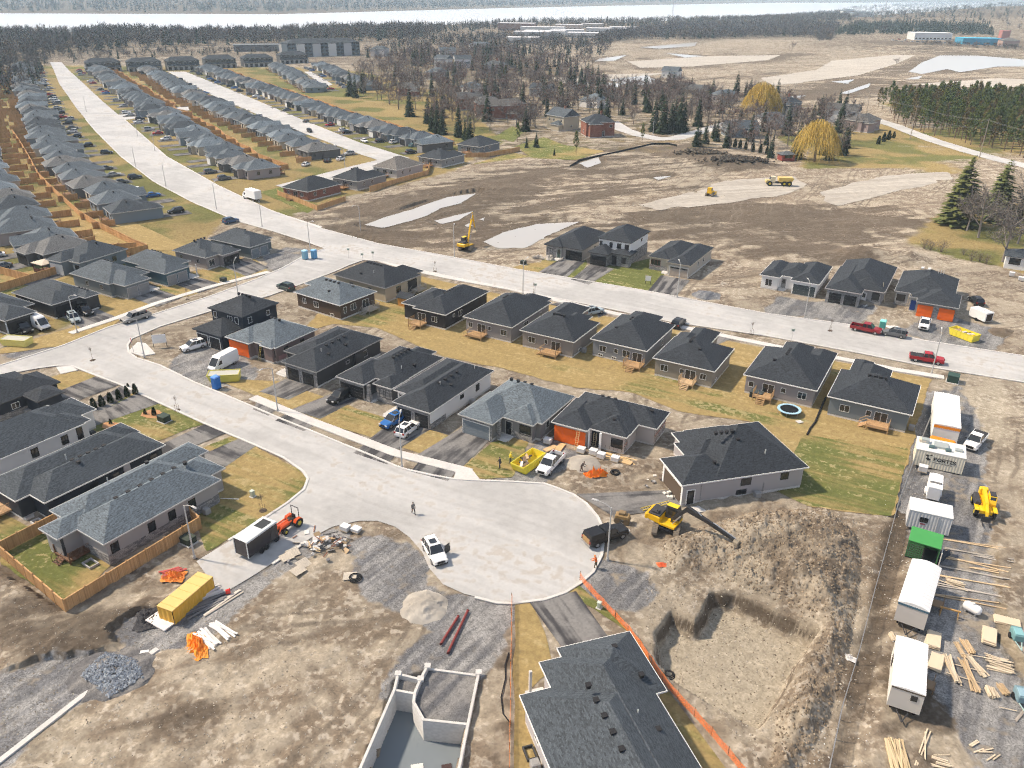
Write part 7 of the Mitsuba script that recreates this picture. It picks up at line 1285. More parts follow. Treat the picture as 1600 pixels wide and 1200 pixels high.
site_trailer('long grey white trailer with arched ribbed roof in the middle of the yard', c_, r_ + 90, d_, w_, 3.2, (.52, .50, .47), (.72, .73, .74), .7, False, .35, wins=[(-1, -1.5, 1.6, .9, .9)], doors=[(-1, 1.2)], extra=[('end_trim', box(-d_ / 2 - .05, -w_ / 2, 2.9, -d_ / 2 - .0, w_ / 2, 3.16), 'm_paint', (.07, .14, .19)), ('hitch', path([(-d_ / 2, -.6, .5), (-d_ / 2 - 1.4, 0, .45), (-d_ / 2, .6, .5)], .06), 'm_paint', STEEL)])
c_, r_, w_, d_ = frame_of((49.3,82.72), (53.66,80.78), (55.16,83.37))
site_trailer('light grey corrugated site office with small twin window', c_, r_, w_, d_, 2.7, (.55, .56, .58), (.70, .71, .72), .25, True, 0, wins=[(-1, -w_ * .18, 1.35, .45, .7), (-1, -w_ * .08, 1.35, .45, .7)], extra=[('notice', box(-w_ * .2, -d_ / 2 - .05, 1.0, -w_ * .08, -d_ / 2 - .03, 1.2), 'm_paint', (.3, .1, .12)), ('downpipe', tube((w_ * .18, -d_ / 2 - .06, .3), (w_ * .18, -d_ / 2 - .06, 2.6), .05), 'm_paint', (.5, .5, .5))])
c_, r_, w_, d_ = frame_of((56.82,97.73), (62.42,95.08), (64.45,98.41))
FK, FM = site_trailer('cream shipping container with black lettering and gear on its roof', c_, r_, w_, d_, 2.6, (.62, .59, .50), (.74, .74, .71), .12, True, 0, name='shipping_container', cat_='container', extra=[('roof_gear', cat([bev(-1.0, -.7, 2.72, .9, .9, 3.05, .05), bev(-2.6, .1, 2.72, -1.6, .9, 3.3, .05), bev(1.7, -.5, 2.72, 2.7, .2, 3.0, .05)]), 'm_paint', (.34, .38, .38)), ('roof_drum', tube((-1.6, -.9, 2.95), (-.9, -.9, 2.95), .25, n=12), 'm_paint', (.10, .16, .17)), ('roof_drum', tube((.5, -1.0, 2.95), (1.2, -.9, 2.95), .25, n=12), 'm_paint', (.10, .16, .17)), ('roof_bag', bev(-2.9, .1, 2.72, -1.9, 1.0, 3.2, .1), 'm_paint', (.6, .52, .42))])
tm = meshkit.text_mesh('FORTIS', .52, .03, True); V_ = np.array(tm.vertices)
def wallmap(v): return np.column_stack([v[:, 0] - .75 * w_ / 6, -d_ / 2 - .035 - v[:, 2], v[:, 1] + 1.35])
part(FK, 'lettering', xf((wallmap(V_ * [(w_ * .46) / V_[:, 0].max(), 1, 1]), np.array(tm.faces)[:, ::-1][:, ::-1]), FM), 'm_paint', (.02, .02, .02))
part(FK, 'logo', xf(cat([hull([(-w_ * .30 + x, -d_ / 2 - y, z) for x, z in q for y in (.03, .06)]) for q in ([(0, 2.0), (.35, 1.75), (.5, 1.95), (.25, 2.15)], [(.1, 1.5), (.35, 1.72), (.8, 1.4), (.5, 1.2)], [(.5, 2.0), (.8, 2.25), (.9, 2.05)])]), FM), 'm_paint', (.02, .02, .02))
part(FK, 'small_print', xf(cat([box(-.7 * w_ / 6 + q, -d_ / 2 - .05, 1.05, -.7 * w_ / 6 + q + .28, -d_ / 2 - .03, 1.12) for q in np.arange(0, 2.4, .36)]), FM), 'm_paint', (.1, .1, .1))
c_, r_, w_, d_ = frame_of((62.24,104.76), (65.4,103.27), (71.16,113.31))
site_trailer('long white trailer with orange end stripe at the top of the yard', c_, r_ + 90, d_, w_, 3.0, (.74, .73, .70), WT, .4, False, .1, ribroof=False, wins=[(-1, 2, 1.6, .8, .8)], extra=[('stripe', box(-d_ / 2 - .05, -w_ / 2, 2.4, -d_ / 2, w_ / 2, 2.8), 'm_paint', (.75, .25, .02))])
ok = thing('tarp_stack', 'orange tarpaulin covered stack between the long trailer and the lettered container', 'stack'); c_ = (62.71,101.55)
part(ok, 'load', xf(box(-1.6, -.8, 0, 1.6, .8, 1.6), mat(*c_, 0, -32)), 'm_paint', (.35, .28, .2)); part(ok, 'tarp', xf(bev(-1.7, -.9, 1.2, 1.7, .9, 1.85, .2), mat(*c_, 0, -32)), 'm_paint', (.80, .26, .02))
c_, r_, w_, d_ = frame_of((54.48,88.72), (55.89,87.99), (57.95,91.24))
site_trailer('small white enclosed cargo trailer with open rear beside the container', c_, r_ + 90, d_, w_, 2.2, WT, WT, .45, False, .1, ribroof=False, name='cargo_trailer', extra=[('rear_door', box(-d_ / 2 - .04, -w_ / 2 + .1, .5, -d_ / 2 - .0, w_ / 2 - .1, 2.0), 'm_paint', (.62, .63, .64)), ('roof_vent', box(-.8, -.7, 2.3, -.4, .7, 2.36), 'm_paint', (.15, .15, .15)), ('fender', cat([bev(-.7, s * (w_ / 2 + .1) - .14, .35, .7, s * (w_ / 2 + .1) + .14, .75, .05) for s in (1, -1)]), 'm_paint', (.6, .6, .6))])
gk = thing('green_container', 'green open sided storage shed with lattice front below the grey site office', 'container'); c_ = (49.08,77.36); Mg = mat(c_[0], c_[1], 0, -31)
part(gk, 'roof', xf(bev(-1.75, -1.6, 2.35, 1.75, 1.6, 2.5, .04), Mg), 'm_paint', (.06, .30, .08)); part(gk, 'wall', xf(cat([box(-1.7, 1.45, .1, 1.7, 1.55, 2.34), box(1.6, -1.5, .1, 1.7, 1.45, 2.34)]), Mg), 'm_paint', (.05, .17, .06)); part(gk, 'lattice_door', xf(cat([box(-1.65 + .22 * i, -1.55, .1, -1.57 + .22 * i, -1.5, 2.3) for i in range(8)] + [box(-1.7, -1.56, z, .05, -1.49, z + .07) for z in np.arange(.2, 2.3, .3)]), Mg), 'm_paint', (.04, .15, .05)); part(gk, 'floor', xf(box(-1.7, -1.5, 0, 1.6, 1.45, .1), Mg), 'm_paint', (.03, .03, .03)); part(gk, 'side_panel', xf(box(1.9, -1.9, .0, 1.98, -.2, 2.0), Mg), 'm_paint', (.65, .63, .6))
kk = thing('enclosed_trailer', 'black enclosed trailer with silver roof parked on the road stub', 'trailer'); a, b = np.array((-30.85,75.9)), np.array((-29.34,78.62)); Mt = mat(*((a + b) / 2), .03, math.degrees(math.atan2(*(b - a)[::-1])))
for e in (('body', bev(-2.4, -1.1, .5, 2.4, 1.1, 2.7, .06), 'm_gloss', (.03, .025, .027)), ('roof', bev(-2.42, -1.12, 2.69, 2.42, 1.12, 2.8, .05), 'm_paint', (.62, .66, .66)), ('roof_patch', box(.4, -.7, 2.78, 2.0, .6, 2.83), 'm_paint', (.04, .045, .05)), ('door', box(1.2, -1.14, .7, 1.9, -1.09, 2.4), 'm_paint', (.06, .055, .055)), ('edge_trim', cat([box(-2.44, s * 1.1 - .04, 2.6, 2.44, s * 1.1 + .04, 2.72) for s in (1, -1)] + [box(-2.45, s * 1.05 - .06, .5, -2.38, s * 1.05 + .06, 2.7) for s in (1, -1)]), 'm_paint', (.55, .56, .57)), ('wheel', tube((-.4, -1.2, .35), (-.4, -1.0, .35), .35, n=14), 'm_paint', RUB), ('wheel', tube((.4, -1.2, .35), (.4, -1.0, .35), .35, n=14), 'm_paint', RUB), ('hitch', path([(2.4, -.5, .55), (3.5, 0, .5), (2.4, .5, .55)], .06), 'm_paint', STEEL)): part(kk, e[0], xf(e[1], Mt), e[2], e[3])
kk = thing('cargo_trailer', 'white cargo trailer with dark open ramp behind the black sport utility', 'trailer'); c_ = (96,154.5); Mt = mat(*c_, 0, -70)
for e in (('body', bev(-2.0, -1.05, .4, 2.0, 1.05, 2.3, .06), 'm_paint', WT), ('roof_rib', cat([box(-1.9 + q, -1.0, 2.3, -1.85 + q, 1.0, 2.34) for q in np.arange(0, 3.9, .5)]), 'm_paint', (.3, .3, .3)), ('rear_opening', box(1.98, -.8, .5, 2.03, .8, 2.0), 'm_paint', (.05, .035, .03)), ('wheel', tube((0, -1.15, .33), (0, 1.15, .33), .33, n=12), 'm_paint', RUB)): part(kk, e[0], xf(e[1], Mt), e[2], e[3])
def bin_(label, at, rot, col=(.78, .66, .06), w=5.2, d=2.3, h=1.25, fill=True):
    k = thing('waste_bin', label, 'waste bin'); M = mat(at[0], at[1], .05, rot)
    o = [(-w / 2 + .5, 0), (w / 2 - .1, 0), (w / 2, h), (-w / 2, h)]
    part(k, 'shell', xf(cat([side(o, -d / 2, -d / 2 + .08), side(o, d / 2 - .08, d / 2), hull([(-w / 2 + .5, s * d / 2 * .97, 0) for s in (1, -1)] + [(-w / 2, s * d / 2 * .97, h) for s in (1, -1)] + [(-w / 2 + .58, s * d / 2 * .97, 0) for s in (1, -1)] + [(-w / 2 + .08, s * d / 2 * .97, h) for s in (1, -1)]), box(w / 2 - .1, -d / 2 + .08, 0, w / 2 - .02, d / 2 - .08, h), box(-w / 2 + .5, -d / 2 + .08, 0, w / 2 - .1, d / 2 - .08, .08)]), M), 'm_gloss', col)
    part(k, 'rim', xf(ring_band(sbox(-w / 2, -d / 2, w / 2, d / 2), h - .08, h + .05, .04, .14), M), 'm_gloss', tuple(c * .8 for c in col))
    for x in np.arange(-w / 2 + .9, w / 2 - .3, .8): part(k, 'rib', xf(cat([box(x, -d / 2 - .06, .05, x + .1, -d / 2, h - .1), box(x, d / 2, .05, x + .1, d / 2 + .06, h - .1)]), M), 'm_gloss', col)
    if fill:
        r = np.random.default_rng(len(label))
        for j in range(9): part(k, 'scrap', xf(xf(box(-.7, -.2, 0, .7, .2, .08), mat(r.uniform(-w / 3, w / 3), r.uniform(-d / 4, d / 4), h * .7 + r.uniform(0, .25), r.uniform(0, 180), 1, r.uniform(-20, 20))), M), 'm_paint', [(.05, .05, .05), (.45, .32, .18), (.6, .58, .55), (.2, .14, .09)][j % 4])
    else: part(k, 'cover', xf(box(-w / 2 + .1, -d / 2 + .1, h - .12, w / 2 - .1, d / 2 - .1, h - .05), M), 'm_paint', (.45, .45, .40))
bin_('yellow waste bin full of scrap beside the white pickup', (2.36,96.35), 53)
bin_('yellow waste bin near the orange tarped garage on the right', (87.94,145.12), -62)
bin_('pale yellow covered waste bin at the left edge', (-92.25,137.27), -8, (.68, .62, .20), fill=False)
bin_('yellow waste bin with grey cover beside the blue portable toilet', (-49.01,123.14), 8, (.62, .56, .10), fill=False)
def toilet(label, at, col, rot=-31):
    k = thing('portable_toilet', label, 'portable toilet'); M = mat(at[0], at[1], 0, rot)
    part(k, 'cabin', xf(bev(-.55, -.55, .1, .55, .55, 2.1, .05), M), 'm_paint', col); part(k, 'roof', xf(hull([(x * s, y * s, z) for s, z in ((.6, 2.1), (.5, 2.3)) for x in (-1, 1) for y in (-1, 1)]), M), 'm_paint', tuple(min(1, c * 1.5 + .1) for c in col)); part(k, 'door', xf(box(-.4, -.59, .2, .4, -.54, 1.95), M), 'm_paint', tuple(c * .8 for c in col)); part(k, 'base', xf(box(-.6, -.6, 0, .6, .6, .1), M), 'm_paint', (.1, .1, .1)); part(k, 'vent_pipe', xf(tube((.3, .3, 2.2), (.3, .3, 2.55), .06), M), 'm_paint', (.6, .6, .6))
toilet('blue portable toilet at the roadside by the unfinished house', (-49.17,119.7), (.02, .14, .45)); toilet('teal portable toilet behind the dark red pickup', (73.15,148.02), (.10, .42, .36)); toilet('pale blue portable toilet at the junction, left of two', (-51.3,191.4), (.22, .42, .55)); toilet('blue portable toilet at the junction, right of two', (-49.2,192), (.10, .28, .50))

# ================================================================ FENCES
def fence_panel(w, h, boards=True, col='m_fence'):
    def make():
        n = max(3, int(w / .15)); ms = [box(-w / 2 + w * i / n, -.015 - .012 * (i % 2), .05, -w / 2 + w * (i + 1) / n - .008, .015 - .012 * (i % 2), h - .02 * ((i * 7) % 3)) for i in range(n)] if boards else [box(-w / 2, -.03, .02, w / 2, .03, h)]
        ms += [box(-w / 2, .02, z, w / 2, .09, z + .09) for z in (.3, h * .55, h - .2)] + [box(-w / 2, -.06, h, w / 2, .1, h + .04)]
        return [('panel', cat(ms), 'm_fence')]
    return group('fence_panel_%d_%d_%d' % (w * 100, h * 100, boards), make)
group('fence_post', lambda: [('post', box(-.06, -.06, -.4, .06, .06, 1.98), 'm_fence')])
def wood_fence(label, pts, h=1.8, sp=2.4, boards=False, grp=None):
    k = thing('wood_fence', label, 'fence', grp)
    for a, b in zip(pts, pts[1:]):
        a, b = np.array(a), np.array(b); L = np.linalg.norm(b - a); n = max(1, round(L / sp)); rot = math.degrees(math.atan2(*(b - a)[::-1])); w = round(L / n, 2)
        gp = fence_panel(2.4, h, boards)
        for i in range(n):
            c = a + (b - a) * (i + .5) / n; pplace(k, 'panel', gp, mat(c[0], c[1], 0, rot, (w / 2.4, 1, 1)))
            c = a + (b - a) * i / n; pplace(k, 'post', 'proto_fence_post', mat(c[0], c[1], 0, rot))
    c = np.array(pts[-1]); pplace(k, 'post', 'proto_fence_post', mat(c[0], c[1], 0, 0))
wood_fence('new orange brown board fence round the back yard of the nearest grey roofed house', [(-59.83,75.46),(-47.24,65.93),(-38.15,81.04),(-40.01,82.88)], 1.75, 2.4, True)
wood_fence('dark stained board fence between the two nearest left gardens', [(-59.83,75.46),(-56.04,81.55),(-51.41,88.7)], 1.75, 2.4, True)
wood_fence('board fence behind the row across the side street', [(-111.9,165.7),(-108.4,172.3),(-103.9,182.1),(-96.7,191.5),(-92.1,196.5)], 1.8)
wood_fence('short board fence branch at the left edge', [(-118.9,177.9),(-108.4,172.3)], 1.8)
wood_fence('dark brown board fence across the green back yard', [(-113.2,195.3),(-103.9,196.1),(-95.7,198.1)], 1.8)
BACK = [(-92.1,196.5),(-97.2,200.9),(-116.2,219.6),(-126,230.5),(-139.5,248),(-151.5,263.5),(-165.1,281.9),(-188.3,317.6),(-211.6,352.9),(-227.3,376)]
wood_fence('long board fence between the back yards left of the curving road', BACK, 1.8)
wood_fence('pale board fence round the red brick bungalow by the main road', [(-76.2,259.4),(-66.5,248.5),(-59.1,239.9),(-53,252.4)], 1.5)
wood_fence('board fence behind the tan roofed bungalow at the field edge', [(-47.4,265.2),(-41.6,275.1),(-31.1,292.5),(-31.5,306.4)], 1.8)
wood_fence('orange brown fence running from the last bungalow to the field', [(-19.5,327.6),(-11.1,328.1),(-0.9,338.5),(2.3,343)], 1.8)
def yards(row, where, y1, every=1):
    back = []
    for M, v, i in row[::1 if every else 1]:
        p = [(M @ np.array([-1.2, y, 0, 1]))[:2] for y in (14.5, y1)]
        wood_fence('side fence by the %s house of the %s' % (ordinal(i), where), p, 1.8, grp='yard fences of the subdivision'); back.append(p[1])
    if len(back) > 1 and every: wood_fence('back fence along the %s' % where, back, 1.8, grp='yard fences of the subdivision')
yards(rowA, 'row left of curving road', 20.5, 0); yards(rowC, 'row right of curving road', 22); yards(rowD, 'row left of second street', 21, 0); yards(rowF, 'row right of second street', 22); yards(rowB, 'second row left of road', 21, 0)
def snow_fence(label, pts, h=1.05):
    k = thing('snow_fence', label, 'fence'); L = LineString(pts); n = int(L.length / 2.2); q = [np.array(L.interpolate(i / n, normalized=True).coords[0]) for i in range(n + 1)]; r = np.random.default_rng(n)
    for p in q: part(k, 'post', tube((*p, -.2), (p[0] + r.normal(0, .06), p[1] + r.normal(0, .06), h + .2), .03, n=5), 'm_paint', (.16, .10, .06))
    for a, b in zip(q, q[1:]):
        ms = []
        for z in np.arange(.12, h, .13):
            s_ = [a + (b - a) * t for t in np.linspace(0, 1, 4)]; zz = [z - (.14 if 0 < i < 3 else 0) * (z / h) for i in range(4)]
            ms += [tube((*s_[i], zz[i]), (*s_[i + 1], zz[i + 1]), .02, n=4, cap=False) for i in range(3)]
        for t in np.arange(.06, 1, .16): c = a + (b - a) * t; ms.append(tube((*c, .1), (*c, h - .14), .012, n=3, cap=False))
        part(k, 'net', cat(ms), 'm_paint', (.75, .19, .03))
snow_fence('orange plastic net fence running down beside the excavated basement', [(7.91,72.12),(8.91,70.08),(10.58,67.03),(12.55,63.51),(13.85,60.15),(15.27,56.08),(16.89,53.45),(18.55,50.29),(20.21,46.75)])
snow_fence('orange net fence left of the nearest house', [(0.23,68.4),(0.18,63.53),(0.15,58.29),(0.12,52.89),(0.1,46.53)])
ck = thing('chain_link_fence', 'chain link fence between the lots and the storage yard', 'fence')
cl = LineString([(68.04,114.59),(61.28,104.25),(55.07,94.46),(49.71,86.02),(44.52,77.05),(39.78,68.95),(34.68,59.99),(30.57,53.25),(26.83,46.21)]); n = 30
q = [np.array(cl.interpolate(i / n, normalized=True).coords[0]) for i in range(n + 1)]
for p in q: part(ck, 'post', tube((*p, -.3), (*p, 1.85), .045, n=6), 'm_metal', (.45, .45, .45))
for a, b in zip(q, q[1:]):
    part(ck, 'rail', tube((*a, 1.8), (*b, 1.8), .035, n=5, cap=False), 'm_metal', (.5, .5, .5))
    ms = [tube((*a, z), (*b, z), .009, n=3, cap=False) for z in np.arange(.1, 1.8, .3)]; m_ = int(np.linalg.norm(b - a) / .3)
    ms += [tube((*(a + (b - a) * i / m_), .05), (*(a + (b - a) * (i + 1.5) / m_), 1.8), .007, n=3, cap=False) for i in range(m_ - 1)] + [tube((*(a + (b - a) * (i + 1.5) / m_), .05), (*(a + (b - a) * i / m_), 1.8), .007, n=3, cap=False) for i in range(m_ - 1)]
    part(ck, 'wire_mesh', cat(ms), 'm_metal', (.5, .5, .5))
sk = thing('silt_fence', 'black silt fence along the top of the stripped field', 'fence')
q = [(21,308.9),(25.6,321.9),(32.6,330.3),(41.3,339.2),(50.6,350.1),(60.6,361.7),(67.6,362.1),(70.4,357.5)]
for a, b in zip(q, q[1:]): part(sk, 'fabric', (hull([(*a, -.2), (*b, -.2), (*a, .75), (*b, .75), (a[0], a[1] + .12, .75), (b[0], b[1] + .12, .75), (a[0], a[1] + .12, -.2), (b[0], b[1] + .12, -.2)])), 'm_paint', (.012, .012, .014))

# ================================================================ LAMPS, POLES, SIGNS
def lamp_parts():
    return [('pole', tube((0, 0, -.2), (0, 0, 7.4), .11, .07, 8), 'm_paint', (.46, .46, .45)), ('base', tube((0, 0, 0), (0, 0, .35), .2, .17, 8), 'm_paint', (.42, .42, .41)), ('arm', path([(0, 0, 7.3), (.7, 0, 7.75), (1.7, 0, 7.95)], .04), 'm_paint', (.46, .46, .45)), ('lamp_head', hull([(x, s * y, z) for s in (-1, 1) for x, y, z in ((1.5, .08, 7.9), (2.35, .1, 7.92), (1.6, .14, 7.97), (2.25, .14, 7.99), (1.7, .06, 8.06), (2.1, .06, 8.06))]), 'm_paint', (.5, .5, .5))]
group('lamp', lamp_parts)
def lamp(at, label, s=1.0):
    c = min((shapely.ops.nearest_points(r_, Point(at))[0] for r_ in (asphalt, street_two)), key=lambda p: p.distance(Point(at)))
    d = np.array(c.coords[0]) - at; L = np.linalg.norm(d); d = d if L > .4 else np.array([0, 1.])
    place(thing('street_lamp', label, 'street lamp', 'street lamps'), 'proto_lamp', mat(at[0], at[1], 0, math.degrees(math.atan2(d[1], d[0])), s))
for at, lb in (((11.4,75.71), 'street lamp beside the black pickup on the cul-de-sac'), ((-36.97,75.33), 'street lamp behind the new wooden fence'), ((73.84,128.19), 'tall street lamp beside the bright red pickup'), ((-83.89,143.09), 'street lamp on the sidewalk opposite the junction'), ((-66.24,131.78), 'street lamp at the stop sign corner'), ((-36.99,112.01), 'street lamp on the cul-de-sac sidewalk, left of two'), ((-15.28,95.69), 'street lamp on the cul-de-sac sidewalk by the white car'), ((35.9,166.2), 'street lamp beside the driveway of the tan stone bungalow'), ((2.2,167.3), 'street lamp left of the three houses across the main road'), ((59.9,154.3), 'street lamp before the white and grey bungalow'), ((-59.6,164.8), 'street lamp on the side street walk'), ((-51.7,198.4), 'street lamp at the blue portable toilets'), ((-41.7,215), 'street lamp at the edge of the muddy pond'), ((-14.7,194.1), 'street lamp beside the small excavator'), ((-70.4,221.2), 'street lamp at the box truck'), ((-116.8,270.8), 'street lamp left of the curving road, second from the bend'), ((-139.8,301.2), 'street lamp left of the curving road, third from the bend'), ((-89.6,240.3), 'street lamp left of the curving road, first from the bend'), ((-146.4,335.1), 'street lamp right of the curving road, near one'), ((-168.5,370.6), 'street lamp right of the curving road, middle one'), ((-227.8,446.5), 'street lamp right of the curving road, far one'), ((-78.2,375.9), 'street lamp on the second street, middle'), ((-44.2,352.7), 'street lamp at the end of the second street'), ((-63.4,306.1), 'street lamp at the corner garages'), ((64.3,386.1), 'street lamp on the village road by the spruces')):
    lamp(np.array(at), lb)
def upole(at, h, rot, label):
    k = thing('utility_pole', label, 'utility pole', 'utility poles'); M = mat(at[0], at[1], 0, rot)
    part(k, 'pole', xf(tube((0, 0, -.5), (0, 0, h), .17, .11, 8), M), 'm_paint', (.34, .28, .22)); part(k, 'crossarm', xf(box(-1.2, -.06, h - 1.0, 1.2, .06, h - .86), M), 'm_paint', (.30, .25, .2)); part(k, 'insulator', xf(cat([tube((x, 0, h - .86), (x, 0, h - .6), .05) for x in (-1.1, 0, 1.1)]), M), 'm_paint', (.5, .5, .5))
    return [(M @ np.array([x, 0, h - .6, 1]))[:3] for x in (-1.1, 1.1)] + [(M @ np.array([0, .1, h - 4, 1]))[:3]]
ups = [upole((182.9,384), 15, 60, 'leaning utility pole at the bend of the country road'), upole((190.5,337), 15.5, 60, 'utility pole in front of the pine plantation'), upole((202.7,290.1), 15, 60, 'utility pole beyond the right edge'), upole((187.2,448.1), 14, 40, 'utility pole by the village houses')]
wk = thing('power_line', 'overhead wires strung along the country road', 'wires')
for A_, B_ in ((ups[0], ups[1]), (ups[1], ups[2]), (ups[3], ups[0])):
    for p, q in zip(A_, B_): part(wk, 'wire', path([tuple(p + (q - p) * t - np.array([0, 0, 1.2 * 4 * t * (1 - t)])) for t in np.linspace(0, 1, 9)], .025, 3), 'm_paint', (.25, .25, .26))
def mast(at, h, label):
    k = thing('radio_mast', label, 'mast'); M = mat(at[0], at[1], gz(*at)); part(k, 'lattice', xf(cat([tube((math.cos(a) * 1.4, math.sin(a) * 1.4, 0), (math.cos(a) * .5, math.sin(a) * .5, h), .22, .15, 4) for a in (0, 2.1, 4.2)] + [tube((math.cos(a) * 1.2, math.sin(a) * 1.2, z), (math.cos(a + 2.1) * 1.1, math.sin(a + 2.1) * 1.1, z + 4), .1, n=3) for z in np.arange(0, h - 4, 5) for a in (0, 2.1, 4.2)]), M), 'm_paint', (.5, .5, .52)); part(k, 'antenna', xf(tube((0, 0, h - 6), (0, 0, h + 3), .35, n=6), M), 'm_paint', (.55, .55, .55))
mast((359.5,2025.2), 62, 'grey lattice radio mast rising over the lake'); mast((930,2232.7), 62, 'pale leaning radio mast on the right skyline')
def sign(label, at, rot, w, h, z, col, txt=None, posts=2, back=(.05, .05, .05), tcol=(.02, .02, .02)):
    k = thing('sign', label, 'sign'); M = mat(at[0], at[1], 0, rot)
    for x in ((-w / 2 + .06, w / 2 - .06) if posts == 2 else (0,)): part(k, 'post', xf(box(x - .05, .03, -.2, x + .05, .13, z + h + (.15 if posts == 2 else 0)), M), 'm_paint', back)
    part(k, 'panel', xf(bev(-w / 2, -.03, z, w / 2, .025, z + h, .01), M), 'm_paint', col)
    return k, M
sign('white builder sign board on a dark frame at the empty corner lot', (-65.2,136.43), 15, 2.4, 1.7, .9, WHITE)
sign('white sale sign on the lawn before the tan stone bungalow', (30.8,175), -25, 1.3, 1.2, .8, OFFW)
k_, M_ = thing('stop_sign', 'red octagonal stop sign at the street corner', 'sign'), mat(*(-69.15,133.99), 0, -60)
part(k_, 'post', xf(tube((0, 0, 0), (0, 0, 2.9), .04), M_), 'm_paint', (.4, .4, .4)); part(k_, 'panel', xf((lambda m_: (m_[0][:, [0, 2, 1]] * [1, 1, 1] + [0, -.05, 2.5], m_[1]))(tube((0, 0, 0), (0, 0, .03), .42, n=8)), M_), 'm_paint', (.55, .02, .02))
for at, lb in (((4.9,166.6), 'small grey road sign on the boulevard by the main road'), ((53.31,141.73), 'small grey sign post on the boulevard strip'), ((-40.6,191.7), 'street name sign at the junction'), ((-36.5,187.7), 'thin sign post at the junction corner, left of two'), ((-34.2,189.3), 'thin sign post at the junction corner, right of two')):
    k_ = thing('sign_post', lb, 'sign'); part(k_, 'post', tube((*at, 0), (*at, 2.8), .035), 'm_paint', (.45, .45, .45)); part(k_, 'panel', box(at[0] - .3, at[1] - .03, 2.3, at[0] + .3, at[1], 2.75), 'm_paint', (.3, .4, .35))
def ubox(label, at, w, d, h, col, rot=-31, name='transformer_box'):
    k = thing(name, label, 'utility box'); M = mat(at[0], at[1], 0, rot); part(k, 'cabinet', xf(bev(-w / 2, -d / 2, .1, w / 2, d / 2, h, .05), M), 'm_paint', col); part(k, 'plinth', xf(box(-w / 2 - .1, -d / 2 - .1, -.1, w / 2 + .1, d / 2 + .1, .1), M), 'm_concrete', None); part(k, 'lid', xf(bev(-w / 2 - .03, -d / 2 - .03, h - .02, w / 2 + .03, d / 2 + .03, h + .06, .03), M), 'm_paint', tuple(c * 1.3 for c in col))
ubox('dark green transformer box on the lawn of the white bungalow', (-53.45,108.32), 1.6, 1.3, 1.0, (.03, .045, .035)); ubox('dark transformer box on the strip by the side street walk', (-65.8,174), 1.3, 1.1, .9, (.03, .04, .035)); ubox('pale green utility pedestal on the corner lawn', (-33.91,88.1), .5, .5, .9, (.4, .45, .38)); ubox('dark transformer box behind the new wooden fence', (-38.7,78.22), 1.5, 1.3, .9, (.03, .04, .03)); ubox('dark transformer box on the boulevard left of the three houses', (2.5,188.9), 1.3, 1.1, .9, (.03, .04, .035)); ubox('pale green pedestal beside the orange net fence', (9.66,67.52), .4, .4, .8, (.4, .45, .38)); ubox('green transformer box at the top of the storage yard', (76.07,125.14), 1.8, 1.8, 1.3, (.03, .06, .05))

# ================================================================ SITE CLUTTER
FLOOR_Z = -2.1
fk = thing('house_foundation', 'open concrete house foundation with grey basement floor at the bottom edge', 'foundation')
def wall_run(name, pts, z0, z1, t=.25): part(fk, name, extrude(LineString(pts).buffer(t / 2, cap_style=3, join_style=2), z0, z1), 'm_concrete')
fa, fb, fc, fd = [(-10.77,57.51),(-8.53,56.89),(-8.02,58.53),(-2.97,57.77)]
ga, gb, gc, gd = [(-10.87,55.52),(-8.89,55.16),(-8.89,54.1),(-7.73,52.07)]; ge, gf = [(-3.69,51.62),(-4.38,45.49)]; gg = (-12.8,46)
wall_run('outer_wall', [fa, ga, gg], -2.4, .5); wall_run('porch_wall', [fa, (fb[0] - .15, fb[1])], -.6, .45); wall_run('porch_wall', [(ga[0] + .15, ga[1]), (gb[0] - .15, gb[1])], -2.4, .42)
wall_run('garage_wall', [fc, fb, gb, gc, gd, (ge[0] - .15, ge[1])], -2.4, .5); wall_run('outer_wall', [fd, ge, gf], -2.4, .498); wall_run('garage_curb', [(fc[0] + .2, fc[1]), (fd[0] - .2, fd[1])], -.6, .1)
part(fk, 'wall_corner', cat([box(x - .3, y - .3, .3, x + .3, y + .3, .56) for x, y in (fa, fb, fc, fd)]), 'm_concrete')
part(fk, 'garage_floor', extrude(Polygon([fc, fd, ge, gd, gc, gb, fb]).buffer(-.1), -.5, -.06), 'm_gravel', None, (.02, 0)); part(fk, 'porch_floor', extrude(Polygon([fa, fb, gb, ga]).buffer(-.1), -.5, -.1), 'm_gravel', None, (.1, 0))
part(fk, 'basement_floor', sheet(Polygon([ga, gb, gc, gd, ge, gf, gg]), FLOOR_Z), 'm_paint', (.17, .20, .225))
for (x, y), w, d, c_, lb, nm in (((-8.07,48.96), 1.1, .9, OFFW, 'white foam board lying on the basement floor', 'foam_board'), ((-5.48,49.12), .9, .6, (.06, .035, .035), 'dark board lying on the basement floor', 'dark_board')):
    add(thing(nm, lb, 'board'), xf(box(-w / 2, -d / 2, 0, w / 2, d / 2, .08), mat(x, y, FLOOR_Z + .01, 12)), 'm_paint', c_)
def board_group(w, d, h, col): return group('board_%d_%d_%d_%d' % (w * 100, d * 100, h * 100, col[0] * 1000 + col[2] * 7000), lambda: [('board', box(-w / 2, -d / 2, 0, w / 2, d / 2, h), 'm_paint', col)])
PINE_W, PALE_W, GREY_W = (.56, .42, .26), (.64, .54, .40), (.42, .38, .33)
